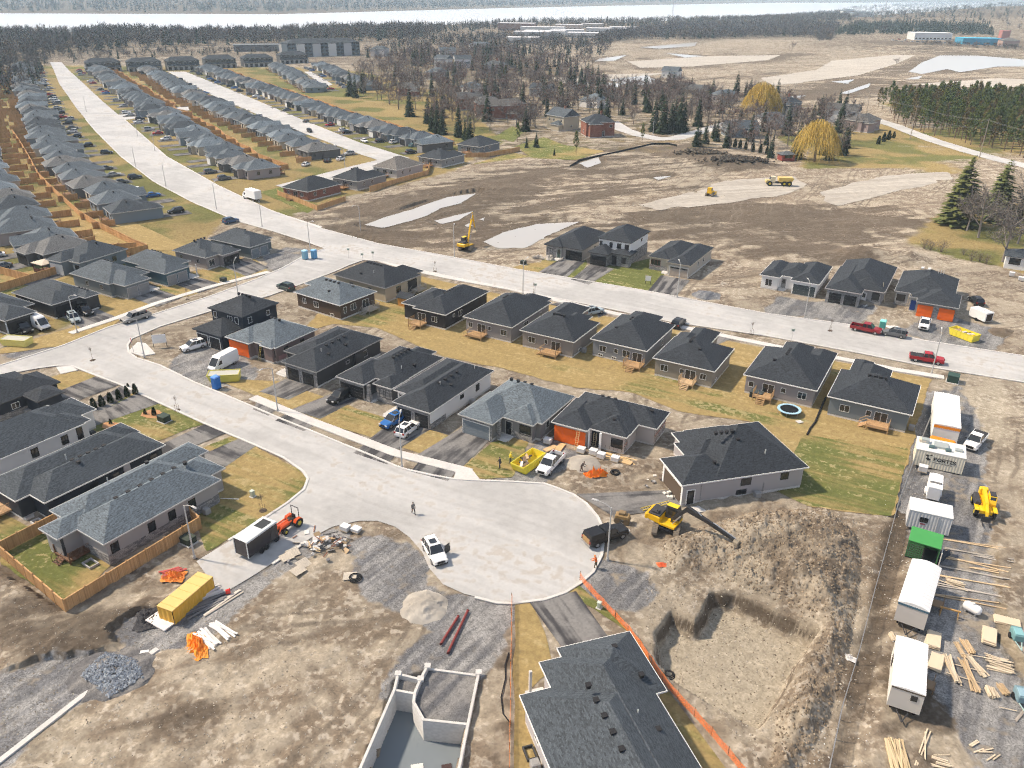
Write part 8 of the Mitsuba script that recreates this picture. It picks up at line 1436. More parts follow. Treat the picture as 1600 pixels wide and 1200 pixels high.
def boards(name, label, at, rot, n, L, w=.14, t=.06, layers=2, spread=.0, col=PINE_W, cat_='lumber', jitter=4, seed=None, z=0.0):
    """A stack (or, with spread, a scatter) of separate boards."""
    k = thing(name, label, cat_); r = np.random.default_rng(len(label) if seed is None else seed); M = mat(at[0], at[1], max(gz(*at), -.05) + .04 + z, rot)
    per = max(1, n // layers)
    for i in range(n):
        l, q = divmod(i, per); c_ = [col, tuple(c * .85 for c in col), tuple(min(1, c * 1.12) for c in col)][r.integers(3)]
        pplace(k, 'board', board_group(L, w, t, c_), M @ mat(r.normal(0, .08 + spread), (q - (per - 1) / 2) * (w * 1.06 + spread * .5) + r.normal(0, spread), l * t * 1.05 + (i * .004), r.normal(0, jitter + spread * 25), (r.uniform(.85, 1.05), 1, 1)))
    return k
def sheets_(label, at, rot, n, w=2.4, d=1.2, col=PALE_W, name='plywood_stack'):
    k = thing(name, label, 'plywood'); r = np.random.default_rng(len(label)); M = mat(at[0], at[1], max(gz(*at), 0) + .05, rot)
    for i in range(n): pplace(k, 'sheet', group('ply_%d_%d_%d' % (w * 10, d * 10, col[0] * 1000), lambda: [('sheet', box(-w / 2, -d / 2, 0, w / 2, d / 2, .07), 'm_paint', col)]), M @ mat(r.normal(0, .06), r.normal(0, .06), i * .075, r.normal(0, 3)))
for lb, at, rot, n in (('pale plywood stack at the corner of the arched trailer', (43.76,63.01), 62, 5), ('lone plywood stack with stickers in the open yard', (49.8,63.55), 60, 6), ('plywood sheets behind the nearest white trailer', (42.61,60), 55, 4), ('small plywood offcut stack far right', (52.98,65.94), -20, 3)): sheets_(lb, at, rot, n)
for lb, at, rot, n, L, ly, sp, cl in (('tall bundle of long boards right of the nearest trailer', (43.71,59.09), 80, 16, 4.4, 4, .0, PALE_W), ('bundle of studs in the middle of the yard', (46.9,62.15), 85, 15, 2.2, 3, .05, PINE_W), ('short upright pair of boards beside the stud bundle', (45.97,61.87), 80, 4, 2.6, 1, .0, PINE_W), ('long narrow stack of planks right of the tall bundle', (45.13,58.28), 82, 12, 5.2, 3, .0, PINE_W), ('leaning boards next to the long narrow stack', (46.54,59.55), 98, 5, 3.4, 1, .05, PALE_W), ('loose scatter of pale studs at the right edge', (48.87,59.75), -25, 22, 2.6, 2, .18, PALE_W), ('pile of short offcuts near the blue machine', (46.11,56.22), 85, 18, 1.5, 3, .08, PALE_W), ('second pile of short offcuts beside the blue machine', (47.41,56.47), 95, 14, 1.5, 3, .06, PINE_W), ('wide stack of fresh boards at the bottom right', (33.92,48.61), 80, 26, 5.0, 2, .0, (.66, .52, .32)), ('two long planks crossing at the bottom right', (36.64,49.69), 58, 3, 5.5, 1, .12, PALE_W), ('bundle of offcuts between two office trailers', (39.63,63.41), 90, 9, 1.4, 2, .04, PALE_W), ('stacked boards on the rack of parallel planks', (50.46,72.08), -30, 12, 2.2, 3, .06, PALE_W), ('loose sticks at the lower right corner', (41.93,49.75), 20, 8, 1.4, 1, .4, PALE_W), ('scattered planks in the lower right gravel', (37.61,48.39), -20, 7, 1.6, 1, .35, PALE_W), ('single plank at the far right bottom', (47.44,53.59), 40, 2, 2.5, 1, .0, GREY_W)):
    boards('lumber_stack', lb, at, rot, n, L * .85, .12, .08, ly, sp * .7, tuple(c * .9 for c in cl))
for i, (x, y) in enumerate([(56.91,79.2),(55.78,77.46),(54.68,75.77),(53.54,74.13),(52.44,72.55),(51.37,71.01),(50.12,69.51),(56.78,76.75),(55.28,74.62)]): boards('long_plank', 'long weathered plank laid on the yard, %s from the top of its rack' % ordinal(i + 1), (x, y), -17, 2, 8.0 if i < 7 else 3.0, .16, .08, 1, .08, GREY_W if i % 2 else PINE_W, 'plank', 1.5, i)
bk = boards('black_pipe_stack', 'black corrugated sheets stacked beside the green shed', (51.04,76.67), 40, 8, 3.6, .2, .12, 2, .0, (.03, .035, .05), 'pipe stack', 2)
for i, (a, b, lb) in enumerate((((51.21,70.69), (48.49,72.82), 'thin long stick beside the arched trailer'), ((49.11,60.43), (45.66,61.25), 'thin lath across the yard, upper'), ((46.93,58.72), (43.49,60.1), 'thin lath across the yard, middle'), ((45.61,57.4), (42.99,58.67), 'thin lath across the yard, lower'), ((47.33,54.03), (45.89,54.46), 'thin white lath at the far right'))): add(thing('lath', lb, 'plank'), tube((*a, .12), (*b, .12), .05, n=4), 'm_paint', PALE_W)
pk = thing('propane_tank', 'white propane tank lying in the storage yard', 'tank'); c_ = (49.88,67.37); Mp = mat(*c_, 0, -50)
v_, f_ = revolve([(.0, -.95), (.35, -.88), (.52, -.6), (.52, .6), (.35, .88), (0, .95)], 16); part(pk, 'vessel', xf((v_[:, [2, 0, 1]] + [0, 0, .65], f_), Mp), 'm_gloss', (.8, .8, .8), smooth=True); part(pk, 'valve_cap', xf(tube((0, 0, 1.1), (0, 0, 1.32), .14), Mp), 'm_paint', (.7, .7, .7)); part(pk, 'foot', xf(cat([box(x - .08, -.35, 0, x + .08, .35, .2) for x in (-.5, .5)]), Mp), 'm_paint', (.3, .3, .3))
for lb, at, c2 in (('grey green compressor cart near the right edge', (52.49,63.49), (.15, .30, .32)), ('blue grey machine with orange hose at the right edge', (48.38,55.47), (.18, .28, .33))):
    k = thing('compressor', lb, 'machine'); M = mat(*at, 0, 75)
    for e in (('body', bev(-.9, -.5, .35, .7, .5, 1.15, .08), 'm_paint', c2), ('lid', bev(-.8, -.42, 1.15, .3, .42, 1.25, .04), 'm_paint', tuple(c * 1.5 for c in c2)), ('drawbar', cat([tube((-.9, .3, .4), (-2.1, 0, .35), .05), tube((-.9, -.3, .4), (-2.1, 0, .35), .05)]), 'm_paint', (.35, .5, .5)), ('wheel', tube((.1, -.62, .3), (.1, .62, .3), .3, n=12), 'm_paint', RUB)): part(k, e[0], xf(e[1], M), e[2], e[3])
k = thing('wooden_bench', 'wooden sawhorse beside the arched trailer', 'sawhorse'); c_ = (47.2,66.84); part(k, 'beam', xf(box(-1, -.08, .8, 1, .08, .95), mat(*c_, 0, -25)), 'm_paint', (.5, .3, .12)); part(k, 'leg', xf(cat([tube((x, 0, .8), (x * 1.1, y, 0), .05, n=4) for x in (-.8, .8) for y in (-.35, .35)]), mat(*c_, 0, -25)), 'm_paint', (.5, .3, .12))
def crumple(w, d, h, seed, n=26):
    x, y = np.meshgrid(np.linspace(-1, 1, n), np.linspace(-1, 1, n)); r = np.sqrt(x ** 2 + y ** 2); q = np.column_stack([x.ravel() * 3, y.ravel() * 3, np.full(x.size, seed)])
    sh = 1 + .5 * (meshkit.fbm(q * .7, 2, seed) - .5).reshape(x.shape)
    z = h * np.abs(meshkit.fbm(q * 1.5, 4, seed) - .5).reshape(x.shape) * 3.2 * np.clip(1.25 - r, 0, 1) + .03
    i, j = np.meshgrid(np.arange(n - 1), np.arange(n - 1)); k = (j * n + i).ravel(); v = np.column_stack([(x * sh * w / 2).ravel(), (y * sh * d / 2).ravel(), z.ravel()])
    return v, np.vstack([np.column_stack([k, k + 1, k + n + 1]), np.column_stack([k, k + n + 1, k + n])])
for lb, at, w, d, h, c2, rot in (('crumpled orange tarp on the earth before the unfinished bungalow', (11.69,94.02), 3.2, 1.7, 1.5, (.80, .24, .03), 10), ('crumpled orange tarp over white boards at lower left', (-31.61,61.3), 2.0, 4.2, .9, (.80, .30, .04), 20), ('orange plastic heap behind the long orange container', (-38.06,71.89), 2.6, 2.0, .8, (.72, .25, .05), 0), ('small orange cloth on the mud by the digger', (17.66,74.87), 1.1, .9, .5, (.75, .2, .08), 0), ('black plastic sheet on the ground by the orange container', (-38.08,65.38), 3.0, 3.6, .5, (.03, .03, .035), 10), ('white plastic bag blown against the chain link fence', (34.06,60.58), 1.6, .8, .5, (.75, .75, .75), -30), ('white plastic on the ground near the toilet', (76.17,149.78), 2.6, 1.6, .3, (.72, .70, .66), 0)):
    add(thing('crumpled_tarp', lb, 'tarp'), xf(crumple(w, d, h, len(lb)), mat(at[0], at[1], max(gz(*at), 0), rot)), 'm_paint', c2)
k = thing('storage_box', 'long orange yellow wooden container with corrugated ends at lower left', 'container'); a, b = np.array((-35.99,64.73)), np.array((-33.64,70.22)); Mo = mat(*((a + b) / 2), 0, math.degrees(math.atan2(*(b - a)[::-1]))); lo = float(np.linalg.norm(b - a))
part(k, 'wall', xf(wobbly_box(lo, 2.0, 1.8, .3, .06), Mo), 'm_paint', (.62, .36, .05)); part(k, 'roof', xf(bev(-lo / 2 - .05, -1.08, 1.79, lo / 2 + .05, 1.08, 1.9, .04), Mo), 'm_paint', (.74, .50, .18)); part(k, 'roof_seam', xf(cat([box(x, -1.0, 1.9, x + .05, 1.0, 1.93) for x in np.arange(-lo / 2 + .5, lo / 2, 1.2)]), Mo), 'm_paint', (.66, .42, .13))
for lb, at, rot, n, L, cl, ly, sp in (('bundle of white and grey siding strips leaning along the orange container', (-34.07,68.43), 40, 16, 5.0, (.55, .53, .51), 3, .10), ('dark siding strips beside the orange container', (-32.88,67.43), 38, 12, 4.4, (.16, .16, .17), 2, .12), ('white board pile sticking out from the orange tarp', (-30.88,62.2), -40, 12, 3.2, (.74, .72, .70), 3, .06), ('white trim boards right of the orange tarp', (-29.83,63.59), -38, 8, 3.4, (.72, .71, .69), 2, .08), ('pale plank laid along the road stub edge', (-31.12,67.96), 48, 3, 5.0, (.5, .46, .40), 1, .1), ('red and white broken boards above the orange container', (-38.6,72.55), 35, 8, 2.2, (.40, .08, .07), 2, .2)): boards('board_pile', lb, at, rot, n, L, .22, .08, ly, sp, cl)
add(thing('insulation_board', 'white foam panel on the ground before the orange container', 'board'), xf(box(-1.5, -.8, 0, 1.5, .8, .15), mat(*(-36.66,64.73), .05, -30)), 'm_paint', (.74, .70, .68))
add(thing('insulation_board', 'small white sheet on the gravel at lower left', 'board'), xf(box(-.4, -.7, 0, .4, .7, .06), mat(*(-36.55,59.93), .05, 10)), 'm_paint', (.74, .74, .72))
add(thing('red_fuel_can', 'red fuel can on the pale boards by the road stub', 'can'), xf(cat([bev(-.25, -.18, 0, .25, .18, .5, .06), tube((.15, 0, .5), (.25, 0, .62), .05)]), mat(*(-31.03,69.2), .1, 20)), 'm_gloss', (.60, .03, .02))
def pile(label, at, r, h, bsdf, col=None, uv=None, rough=.25, ex=1.0, rot=0, name='sand_pile', cat_='pile', n=40, seed=1):
    t = np.arange(n) * 2 * np.pi / n; rr = np.linspace(0, 1, 18); V = []
    for q in rr:
        p = np.column_stack([np.cos(t) * q * r * ex, np.sin(t) * q * r, np.zeros(n)])
        f = meshkit.fbm(np.column_stack([p[:, :2] * .9, np.full(n, seed)]), 4, seed) - .5
        p[:, :2] *= (1 + .35 * f)[:, None] if q > .3 else 1
        p[:, 2] = h * (1 - q) ** 1.0 * (1 - .25 * (1 - q)) + rough * f * (1 - q ** 4) - .12 * q ** 6; V.append(p)
    V = np.vstack(V); i = np.arange(n); j = (i + 1) % n
    F = np.vstack([np.vstack([np.column_stack([k * n + i, (k + 1) * n + i, (k + 1) * n + j]), np.column_stack([k * n + i, (k + 1) * n + j, k * n + j])]) for k in range(17)])
    return add(thing(name, label, cat_), xf((V, F), mat(at[0], at[1], max(gz(*at), 0), rot)), bsdf, col, uv)
pile('round pale sand pile on the grey gravel below the cul-de-sac', (-9.19,67.45), 2.7, 1.1, 'm_clay', rough=.7, seed=3)
pile('smooth pale sand pile before the unfinished bungalow', (10.15,97), 2.6, 1.0, 'm_clay', rough=.12, seed=4)
pile('heap of blue grey crushed stone at lower left', (-38.59,57.64), 3.6, .9, 'm_gravel', uv=(.1, 0), rough=.5, ex=1.2, name='gravel_pile', seed=5)
pile('brown earth lump beside the siding strips', (-35.91,68.09), 1.2, .6, 'm_clod', uv=(.9, 0), rough=.4, name='earth_pile', seed=6)
pile('dark earth heap at the right end of the main road', (97.44,147.64), 3.0, .8, 'm_clod', uv=(.6, 0), rough=.6, name='earth_pile', seed=7)
pile('grey stone heap on the empty lot by the tan bungalow', (42.9,168.1), 3.2, .8, 'm_gravel', uv=(-.2, 0), rough=.5, name='gravel_pile', seed=8)
def chips(r, n, s0, s1):
    """Small angular lumps, joined."""
    o = np.array([[1, 0, 0], [-1, 0, 0], [0, 1, 0], [0, -1, 0], [0, 0, 1], [0, 0, -1.]]); f = np.array([[0, 2, 4], [2, 1, 4], [1, 3, 4], [3, 0, 4], [2, 0, 5], [1, 2, 5], [3, 1, 5], [0, 3, 5]])
    s = r.uniform(s0, s1, n)[:, None, None] * r.uniform(.55, 1.2, (n, 6, 1)); a = r.uniform(0, 6.283, n); v = o * s; ca, sa = np.cos(a)[:, None], np.sin(a)[:, None]
    v = np.stack([v[..., 0] * ca - v[..., 1] * sa, v[..., 0] * sa + v[..., 1] * ca, v[..., 2] * .8 + .1 * v[..., 0]], -1)
    return v, f
def strew(name, label, pts, s0, s1, cols, bsdf='m_paint', seed=0, lift=.2, cat_='stones', dome=None):
    r = np.random.default_rng(seed); pts = np.array(pts); n = len(pts); v, f = chips(r, n, s0, s1); zz = gzs(pts)
    if dome: zz = zz + dome[3] * np.clip(1 - np.hypot((pts[:, 0] - dome[0]) / 1.15, pts[:, 1] - dome[1]) / dome[2], 0, 1)
    v = v + np.column_stack([pts, zz + lift * (s0 + s1) / 2])[:, None, :]
    c = np.array(cols)[r.integers(len(cols), size=n)] * r.uniform(.75, 1.25, (n, 1)); V = v.reshape(-1, 3)[(np.arange(n)[:, None, None] * 6 + f[None]).ravel()]
    k = thing(name, label, cat_, kind='stuff'); add(k, (V, np.arange(len(V)).reshape(-1, 3)), bsdf, np.clip(np.repeat(c, 24, 0), 0, 1))
sr = np.random.default_rng(77)
DIRT1 = Polygon([(-61.96,74.02),(-47.31,65.54),(-32.85,68.96),(-28.73,66.98),(-16.71,69.19),(-10.16,61.58),(-11.79,54.97),(-13.51,46.38),(-46.09,46.03)]); DIRT2 = Polygon([(15.58,72.9),(20.33,78.89),(31.46,85.72),(41.65,86.59),(46.35,81.86),(34.32,60.41),(26.5,46.82),(22.12,46.77),(14.11,62.8)])
strew('loose_stones', 'loose stones and clods strewn over the foreground earth', scatter(DIRT1, 3200, None, sr), .03, .11, [(.30, .26, .2), (.40, .36, .30), (.24, .205, .16), (.46, .43, .38), (.2, .17, .13)], seed=1)
heap_in = heap.difference(pit.buffer(.3))
strew('dirt_clods', 'clods of dug earth covering the spoil heaps', scatter(heap_in, 4600, None, sr), .04, .22, [(.26, .205, .145), (.20, .155, .108), (.30, .25, .185), (.14, .108, .075)], seed=2, lift=.1)
strew('dirt_clods', 'small clods lying in and around the basement dig', scatter(DIRT2, 1800, heap_in, sr), .04, .14, [(.34, .30, .24), (.2, .165, .125), (.44, .40, .34)], seed=3)
strew('crushed_stone', 'crushed blue grey stone of the lower left heap and its apron', scatter(Polygon([(-41.25,56.96),(-40.42,60.14),(-36.77,59.08),(-35.22,56.88),(-37.54,54.51)]), 1400, None, sr), .08, .2, [(.26, .29, .33), (.18, .20, .23), (.36, .39, .42)], seed=4, lift=.6, dome=(*(-38.59,57.64), 3.9, .85))
strew('loose_stones', 'stones and litter scattered along the yard fence ditch', scatter(ditch.buffer(2.2), 900, None, sr), .03, .12, [(.5, .48, .45), (.2, .16, .12), (.65, .65, .63), (.3, .25, .2)], seed=5)
strew('loose_stones', 'rubble scattered over the stripped field below the village', scatter(Polygon([(-60.3,224.3),(-0.8,307.9),(67.4,352.6),(129.1,272.7),(97.7,198.9),(18.2,230.8),(-11.7,198.1)]), 900, None, sr), .08, .28, [(.2, .16, .12), (.35, .3, .24), (.12, .095, .07)], seed=6)
strew('brush_pile', 'dark pile of grubbed brush on the stripped field', [(x + sr.normal(0, 5.5), y + sr.normal(0, 2.2)) for x, y in [(86.5,317.1)] * 420], .3, 1.0, [(.05, .04, .03), (.09, .07, .05), (.03, .025, .02)], seed=7, lift=1.2, cat_='brush pile')
strew('brush_pile', 'dark root mound above the brush pile', [(x + sr.normal(0, 4.5), y + sr.normal(0, 1.6)) for x, y in [(75,333.9)] * 260], .3, .9, [(.05, .04, .03), (.1, .08, .055)], seed=8, lift=1.0, cat_='brush pile')
# debris heap and pallets beside the tractor
dk = thing('debris_heap', 'heap of mixed building debris beside the orange tractor', 'debris'); c_ = np.array((-22.6,77.85)); r = np.random.default_rng(12)
for i in range(70):
    nm, cl = [('board', (.45, .34, .2)), ('block', (.55, .53, .5)), ('board', (.05, .05, .052)), ('panel', (.42, .30, .18)), ('board', (.25, .11, .07)), ('block', (.2, .2, .21)), ('panel', (.65, .64, .62))][i % 7]
    d_ = {'board': (r.uniform(.6, 1.6), .12, .06), 'block': (.4, .3, .25), 'panel': (.8, .6, .04)}[nm]
    q = c_ + r.normal(0, 1, 2) * [1.7, 1.2]; pplace(dk, nm, board_group(*[round(t, 1) if t > .3 else t for t in d_], cl), mat(q[0], q[1], .1 + r.uniform(0, .8) * max(0, 1 - np.linalg.norm(q - c_) / 3), r.uniform(0, 180), 1, r.uniform(-40, 40)))
def pallet(label, at, rot, col=GREY_W, tilt=0, s=1.0, load=None):
    k = thing('pallet', label, 'pallet'); M = mat(at[0], at[1], max(gz(*at), 0) + .06, rot, s, tilt)
    for i in range(7): pplace(k, 'slat', board_group(1.2, .12, .03, col), M @ mat(0, -.45 + .15 * i, .1))
    for x in (-.5, 0, .5): pplace(k, 'runner', board_group(.09, 1.0, .09, tuple(c * .8 for c in col)), M @ mat(x, 0, 0))
    if load: part(k, 'load', xf(cat([bev(-.55 + .37 * i, -.45 + .3 * j, .14, -.2 + .37 * i, -.17 + .3 * j, load, .02) for i in range(3) for j in range(3)]), M), 'm_paint', (.55, .55, .55)); part(k, 'wrap', xf(box(-.57, -.47, load, .57, .47, load + .03), M), 'm_paint', (.68, .69, .70))
for lb, at, ld in (('pallet of grey stone veneer, nearest the garage tarp', (5.37,102.62), .8), ('pallet of grey blocks left of the front door steps', (10.11,100.15), .75), ('pallet of grey blocks before the front door', (11.81,99.47), .8), ('pallet of grey blocks right of the front door', (12.82,98.43), .8), ('pallet of pale blocks on the boards by the big window', (14.74,97.6), .75), ('loaded white pallet below the road stub', (-20.35,80.94), .7), ('small loaded pallet beside the cul-de-sac edge', (-18.97,80.7), .5), ('pallet of grey stone in the yard by the lettered container', (57.55,95.83), .9), ('pale block pallet right of the wooden shed fence', (118.1,182.7), 1.0), ('second pale block pallet by the white shed', (118.4,179.4), .9)): pallet(lb, at, -28, (.4, .33, .24), load=ld)
for lb, at, rot, tl in (('grey pallet lying on the earth below the debris heap', (-24.29,73.1), 50, 6), ('second pallet leaning below the debris heap', (-24,74.36), 48, 14), ('broken pallet left of the debris heap', (-25.68,76.34), 35, 10), ('pallet frame beside the road stub', (-26.22,75.5), 40, 4), ('pallet near the black pipe coil', (-18.18,72.18), 5, 0)): pallet(lb, at, rot, (.55, .5, .42), tl, 1.25)
for lb, at, rot in (('loose plywood sheet by the yellow bin', (5.69,100.97), 40), ('plywood sheet leaning near the garage tarp', (7.01,101.36), 70), ('long plywood strip before the big window', (15.97,97.28), -28)): sheets_(lb, at, rot, 2, 2.2, .9, (.60, .42, .22), 'plywood_sheet')
boards('lumber_stack', 'long yellow planks on the ground before the big window', (15.18,98.3), -28, 6, 5.0, .2, .06, 1, .08, (.66, .47, .24))
for lb, at, R, t in (('black tire lying on the earth before the unfinished bungalow', (14.38,94.4), .55, .17), ('coil of black pipe on the earth below the debris heap', (-17.56,71.97), .75, .16), ('small coil of pipe at the dig edge', (15.65,58.33), .6, .05)):
    tt = np.linspace(0, 2 * np.pi, 21); k = thing('pipe_coil' if 'coil' in lb else 'tire', lb, 'coil' if 'coil' in lb else 'tire'); z0 = max(gz(*at), -2) + .2
    for j in range(1 if 'tire' in lb else 3): part(k, 'ring', path([(at[0] + (R - j * .12) * math.cos(a), at[1] + (R - j * .12) * math.sin(a), z0 + j * .1) for a in tt], t if 'tire' in lb else .07, 6), 'm_paint', RUB)
for (a, b), lb in ((((-5.48,65.82), (-6.99,61.8)), 'red steel pipe on the gravel, left of two'), (((-4.51,66.72), (-6.18,60.58)), 'red steel pipe on the gravel, right of two')):
    k = thing('steel_pipe', lb, 'pipe'); part(k, 'tube', tube((*a, .18), (*b, .18), .13, n=10), 'm_paint', (.22, .045, .04)); part(k, 'end_cap', cat([tube((*a, .18), (a[0] + .02, a[1] + .05, .18), .16, n=10), tube((*b, .18), (b[0] + .02, b[1] - .05, .18), .16, n=10)]), 'm_paint', (.12, .03, .03))
dp_ = [(51.81,118.32),(48.99,113.11),(47.3,109.91),(45.83,107.85),(44.69,105.85)]; add(thing('drain_pipe', 'black drain pipe snaking across the lawn between two back row houses', 'pipe'), path([(x, y, .12) for x, y in dp_], .16, 6), 'm_paint', RUB)
hs = [(-0.06,60.83),(-0.43,59.12),(-0.35,57.47),(-0.74,55.11),(-0.54,53.24),(0.12,52.17)]; add(thing('hose', 'black hose curling along the edge of the foundation dig', 'hose'), path([(x, y, .1 + max(gz(x, y), -.1)) for x, y in hs], .06, 5), 'm_paint', RUB)
a, b = (16.9,85.9), (20.46,87.4); lk = thing('extension_ladder', 'yellow ladder lying along the edge of the driveway behind the excavator', 'ladder'); M = mat(a[0], a[1], .12, math.degrees(math.atan2(b[1] - a[1], b[0] - a[0])) - 90, 1, -89)
part(lk, 'rail', xf(cat([box(x - .03, -.05, 0, x + .03, .05, 4.2) for x in (-.25, .25)]), M), 'm_paint', (.75, .55, .08)); part(lk, 'rung', xf(cat([tube((-.25, 0, q), (.25, 0, q), .03, n=4) for q in np.arange(.2, 4.1, .35)]), M), 'm_paint', (.5, .45, .3))
for lb, at, s_ in (('grey tool crates on the driveway by the open garage', (19.64,92.87), .8), ('white sacks beside the garage corner of the grey house', (21.33,89.04), .9), ('pile of fittings on the driveway by the open garage', (18.53,91.9), .5)):
    k = thing('tool_pile', lb, 'tools'); r = np.random.default_rng(len(lb))
    for i in range(5): q = r.normal(0, .55, 2); part(k, 'crate', xf(bev(-.3, -.22, 0, .3, .22, r.uniform(.15, .45), .04), mat(at[0] + q[0], at[1] + q[1], .05, r.uniform(0, 180), s_)), 'm_paint', [(.08, .08, .085), (.6, .6, .58), (.3, .3, .3), (.7, .68, .62), (.15, .12, .1)][i if 'sack' not in lb else 3])
# back garden things
k = thing('trampoline', 'round trampoline with black mat and pale blue rim', 'trampoline'); c_ = (44,112.8); tt = np.arange(0, 6.3, math.pi / 12)
part(k, 'mat', xf(tube((0, 0, .78), (0, 0, .8), 1.45, n=24), mat(*c_)), 'm_leaf', (.02, .022, .026)); part(k, 'rim_pad', xf(cat([hull([(math.cos(t + d) * R, math.sin(t + d) * R, z) for d in (0, math.pi / 12) for R in (1.42, 1.85) for z in (.78, .86)]) for t in tt[:24]]), mat(*c_)), 'm_paint', (.34, .54, .68)); part(k, 'leg', xf(cat([tube((math.cos(t) * 1.7, math.sin(t) * 1.7, 0), (math.cos(t) * 1.7, math.sin(t) * 1.7, .8), .04) for t in tt[:24:4]]), mat(*c_)), 'm_metal', (.5, .5, .5))
k = thing('garden_shed', 'orange wooden garden shed with dark roof behind the black bungalow', 'shed'); Ms = mat(*(-22.2,159.9), 0, 150); part(k, 'wall', xf(box(-1.7, -1.2, 0, 1.7, 1.2, 1.9), Ms), 'm_paint', (.50, .25, .07)); part(k, 'roof', xf(roof_mesh([(-1.95, -1.45, 1.95, 1.45, 1.95, .6, 'gable', 'x')]), Ms), 'm_roof', uv=CH); part(k, 'door', xf(box(-.6, 1.18, .1, .5, 1.24, 1.75), Ms), 'm_paint', (.58, .32, .10)); part(k, 'door_frame', xf(cat([box(-.7, 1.2, .1, -.61, 1.27, 1.8), box(.51, 1.2, .1, .6, 1.27, 1.8)]), Ms), 'm_paint', (.42, .2, .05))
k = thing('hot_tub', 'dark covered hot tub beside the raised deck', 'hot tub'); Ms = mat(*(40.52,118.78), 0, -30); part(k, 'shell', xf(bev(-1, -1, 0, 1, 1, .95, .08), Ms), 'm_paint', (.03, .035, .04)); part(k, 'cover', xf(bev(-1.05, -1.05, .95, 1.05, 1.05, 1.08, .05), Ms), 'm_paint', (.07, .085, .09))
for lb, at, s_ in (('folding garden chairs left on the grass by the trampoline', (44.8,109.86), .5), ('garden planter boxes beside the raised deck', (43.76,115.42), .4)): pallet(lb, at, 20, (.6, .6, .58), 0, s_ * 1.6)
k = thing('playhouse', 'dark red garden gazebo behind the house at the left edge', 'gazebo'); Ms = mat(*(-109.4,180), 0, -30); part(k, 'roof', xf(roof_mesh([(-2.2, -1.8, 2.2, 1.8, 2.3, .25)]), Ms), 'm_paint', (.55, .47, .38)); part(k, 'post', xf(cat([box(x - .08, y - .08, 0, x + .08, y + .08, 2.3) for x in (-1.9, 1.9) for y in (-1.5, 1.5)]), Ms), 'm_paint', (.10, .035, .025)); part(k, 'railing', xf(cat([box(-1.9, -1.55, .2, 1.9, -1.45, 1.1), box(1.85, -1.45, .2, 1.95, 1.5, 1.1), box(-1.9, -1.45, .1, 1.85, 1.5, .3)]), Ms), 'm_paint', (.10, .04, .03))
add(thing('boulder_edging', 'row of landscaping boulders before the stone fronted bungalow', 'boulders', kind='stuff'), cat([xf(hull(sr.normal(0, .4, (14, 3))), mat(x + sr.normal(0, 1.6), y + sr.normal(0, .5), .2)) for x, y in [(8,193.8)] * 16]), 'm_paint', (.4, .37, .33))

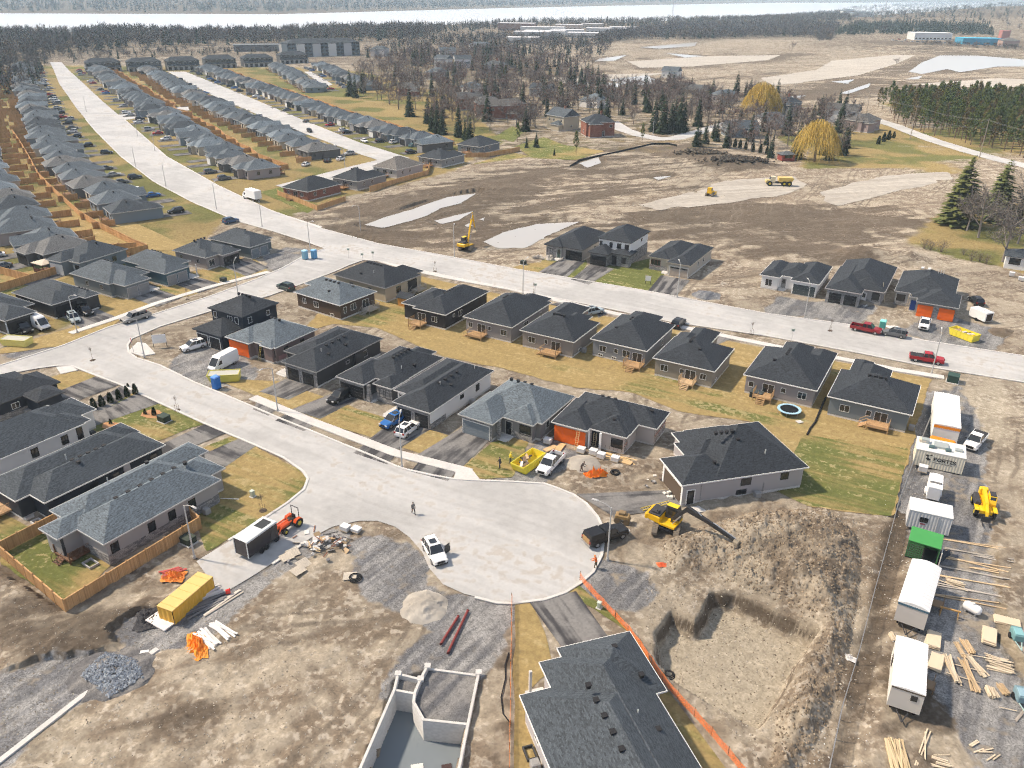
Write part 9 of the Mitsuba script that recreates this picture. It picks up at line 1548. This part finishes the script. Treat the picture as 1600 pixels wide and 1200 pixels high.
# ================================================================ PEOPLE
def person(label, at, rot, top, legs, skin=(.42, .27, .19), hat=None, stride=.32, bend=0.0, hold=None):
    """One continuous body from joints, with clothing as shells over it."""
    k = thing('person', label, 'person'); M = mat(at[0], at[1], max(gz(*at), 0) + .03, rot)
    hp = np.array([0, 0, .92]); ch = hp + [math.sin(bend) * .5, 0, math.cos(bend) * .5]; nk = ch + [math.sin(bend) * .12, 0, .10]; hd = nk + [.04 + bend * .1, 0, .15]
    J = lambda *a: np.array(a, float)
    L = {'hipL': hp + J(0, .1, -.02), 'hipR': hp + J(0, -.1, -.02)}
    kL, kR = J(stride * .75, .1, .50), J(-stride * .15, -.1, .48); aL, aR = J(stride * .95, .1, .09), J(-stride, -.1, .12)
    shL, shR = ch + J(0, .2, -.02), ch + J(0, -.2, -.02); eL, eR = shL + J(-.12, .06, -.28), shR + J(.10, -.06, -.28); hL, hR = eL + J(.12, .02, -.24), eR + J(.22, .0, -.16)
    if hold: eL, hL = shL + J(.2, .05, -.2), shL + J(.45, -.05, -.25); eR, hR = shR + J(.15, -.05, -.22), shR + J(.42, .05, -.3)
    ball = lambda p, r: [tuple(p + r * np.array(q)) for q in ((1, 0, 0), (-1, 0, 0), (0, 1, 0), (0, -1, 0), (0, 0, 1), (0, 0, -1), (.6, .6, .5), (-.6, .6, .5), (.6, -.6, .5), (-.6, -.6, .5), (.6, .6, -.5), (-.6, .6, -.5), (.6, -.6, -.5), (-.6, -.6, -.5))]
    def skin_of(bones, extra=()):
        s = None
        for p, r, q, r2 in bones:
            m_ = mf.Manifold.hull_points(np.array(ball(p, r) + ball(q, r2))); s = m_ if s is None else s + m_
        for e in extra: s = s + mf.Manifold.hull_points(np.array(e))
        s = s.refine_to_length(.05).to_mesh(); t = trimesh.Trimesh(np.array(s.vert_properties[:, :3]), np.array(s.tri_verts)); trimesh.smoothing.filter_taubin(t, iterations=6)
        return np.array(t.vertices), np.array(t.faces)
    hand = lambda h, d: [(h, .04, h + d * .08, .035)] + [(h + d * .08 + J(0, (i - 1.5) * .02, 0), .012, h + d * (.15 + .02 * (i in (1, 2))) + J(.01, (i - 1.5) * .022, -.01), .008) for i in range(4)] + [(h + d * .02, .014, h + d * .07 + J(.045, 0, .02), .01)]
    dn = lambda a, b: (b - a) / np.linalg.norm(b - a)
    body = [(hp, .14, ch, .15), (nk - J(0, 0, .06), .055, nk + J(.01, 0, .05), .05), (hd, .095, hd + J(0, 0, .07), .09), (hd + J(.085, 0, .01), .018, hd + J(.09, 0, .03), .012), (L['hipL'], .09, kL, .062), (kL, .06, aL, .042), (L['hipR'], .09, kR, .062), (kR, .06, aR, .042), (shL, .06, eL, .045), (eL, .043, hL, .032), (shR, .06, eR, .045), (eR, .043, hR, .032)] + hand(hL, dn(eL, hL)) + hand(hR, dn(eR, hR))
    part(k, 'body', xf(skin_of(body), M), 'm_paint', skin, smooth=True)
    part(k, 'jacket', xf(skin_of([(hp + J(0, 0, .02), .165, ch, .175), (shL, .08, eL, .062), (eL, .06, hL - dn(eL, hL) * .03, .045), (shR, .08, eR, .062), (eR, .06, hR - dn(eR, hR) * .03, .045), (shL, .08, shR, .08)]), M), 'm_paint', top, smooth=True)
    part(k, 'trousers', xf(skin_of([(hp + J(0, .05, 0), .15, hp - J(0, .05, 0), .15), (L['hipL'], .11, kL, .08), (kL, .078, aL, .062), (L['hipR'], .11, kR, .08), (kR, .078, aR, .062)]), M), 'm_paint', legs, smooth=True)
    for s_, a_ in (('', aL), ('', aR)): part(k, 'boot', xf(skin_of([(a_ + J(-.02, 0, -.02), .055, a_ + J(.14, 0, -.05), .04)]), M), 'm_paint', (.05, .035, .025), smooth=True)
    part(k, 'hair' if hat is None else 'hard_hat', xf(skin_of([(hd + J(-.02, 0, .07), .105 if hat is None else .125, hd + J(-.01, 0, .09), .1 if hat is None else .12)]), M), 'm_paint', (.05, .035, .025) if hat is None else hat, smooth=True)
person('person in grey jacket and dark trousers walking across the cul-de-sac', (-12.4,84.57), -60, (.20, .19, .18), (.10, .08, .07))
person('worker in orange vest with a bright hat at the edge of the gravel patch', (9.91,74.17), 160, (.70, .16, .04), (.12, .10, .06), hat=(.8, .25, .05), stride=.15, bend=.25, hold=True)
person('worker in yellow vest and hat beside the yellow bin', (-0.16,96.98), 20, (.75, .6, .05), (.05, .05, .07), hat=(.7, .6, .1), stride=.18, bend=.15)
person('worker in dark clothes left of the man in the yellow vest', (-1.59,95.6), 200, (.03, .03, .035), (.05, .05, .06), stride=.12)
person('worker in dark jacket bending over the orange tarp', (9.72,94.81), -20, (.06, .05, .05), (.10, .08, .07), stride=.15, bend=.5, hold=True)
# ================================================================ AIR
scene['air'] = {'type': 'homogeneous', 'albedo': {'type': 'rgb', 'value': [.66, .85, 1.0]}, 'sigma_t': .00016}
scene['haze'] = {'type': 'cube', 'to_world': tf(mat(0, 5800, 60, 0, (9500, 6500, 130))), 'bsdf': {'type': 'null'}, 'interior': {'type': 'ref', 'id': 'air'}}
labels['haze'] = {'label': 'thin blue spring haze over the land and lake', 'category': 'haze', 'kind': 'stuff'}
scene['camera']['medium'] = {'type': 'ref', 'id': 'air'}
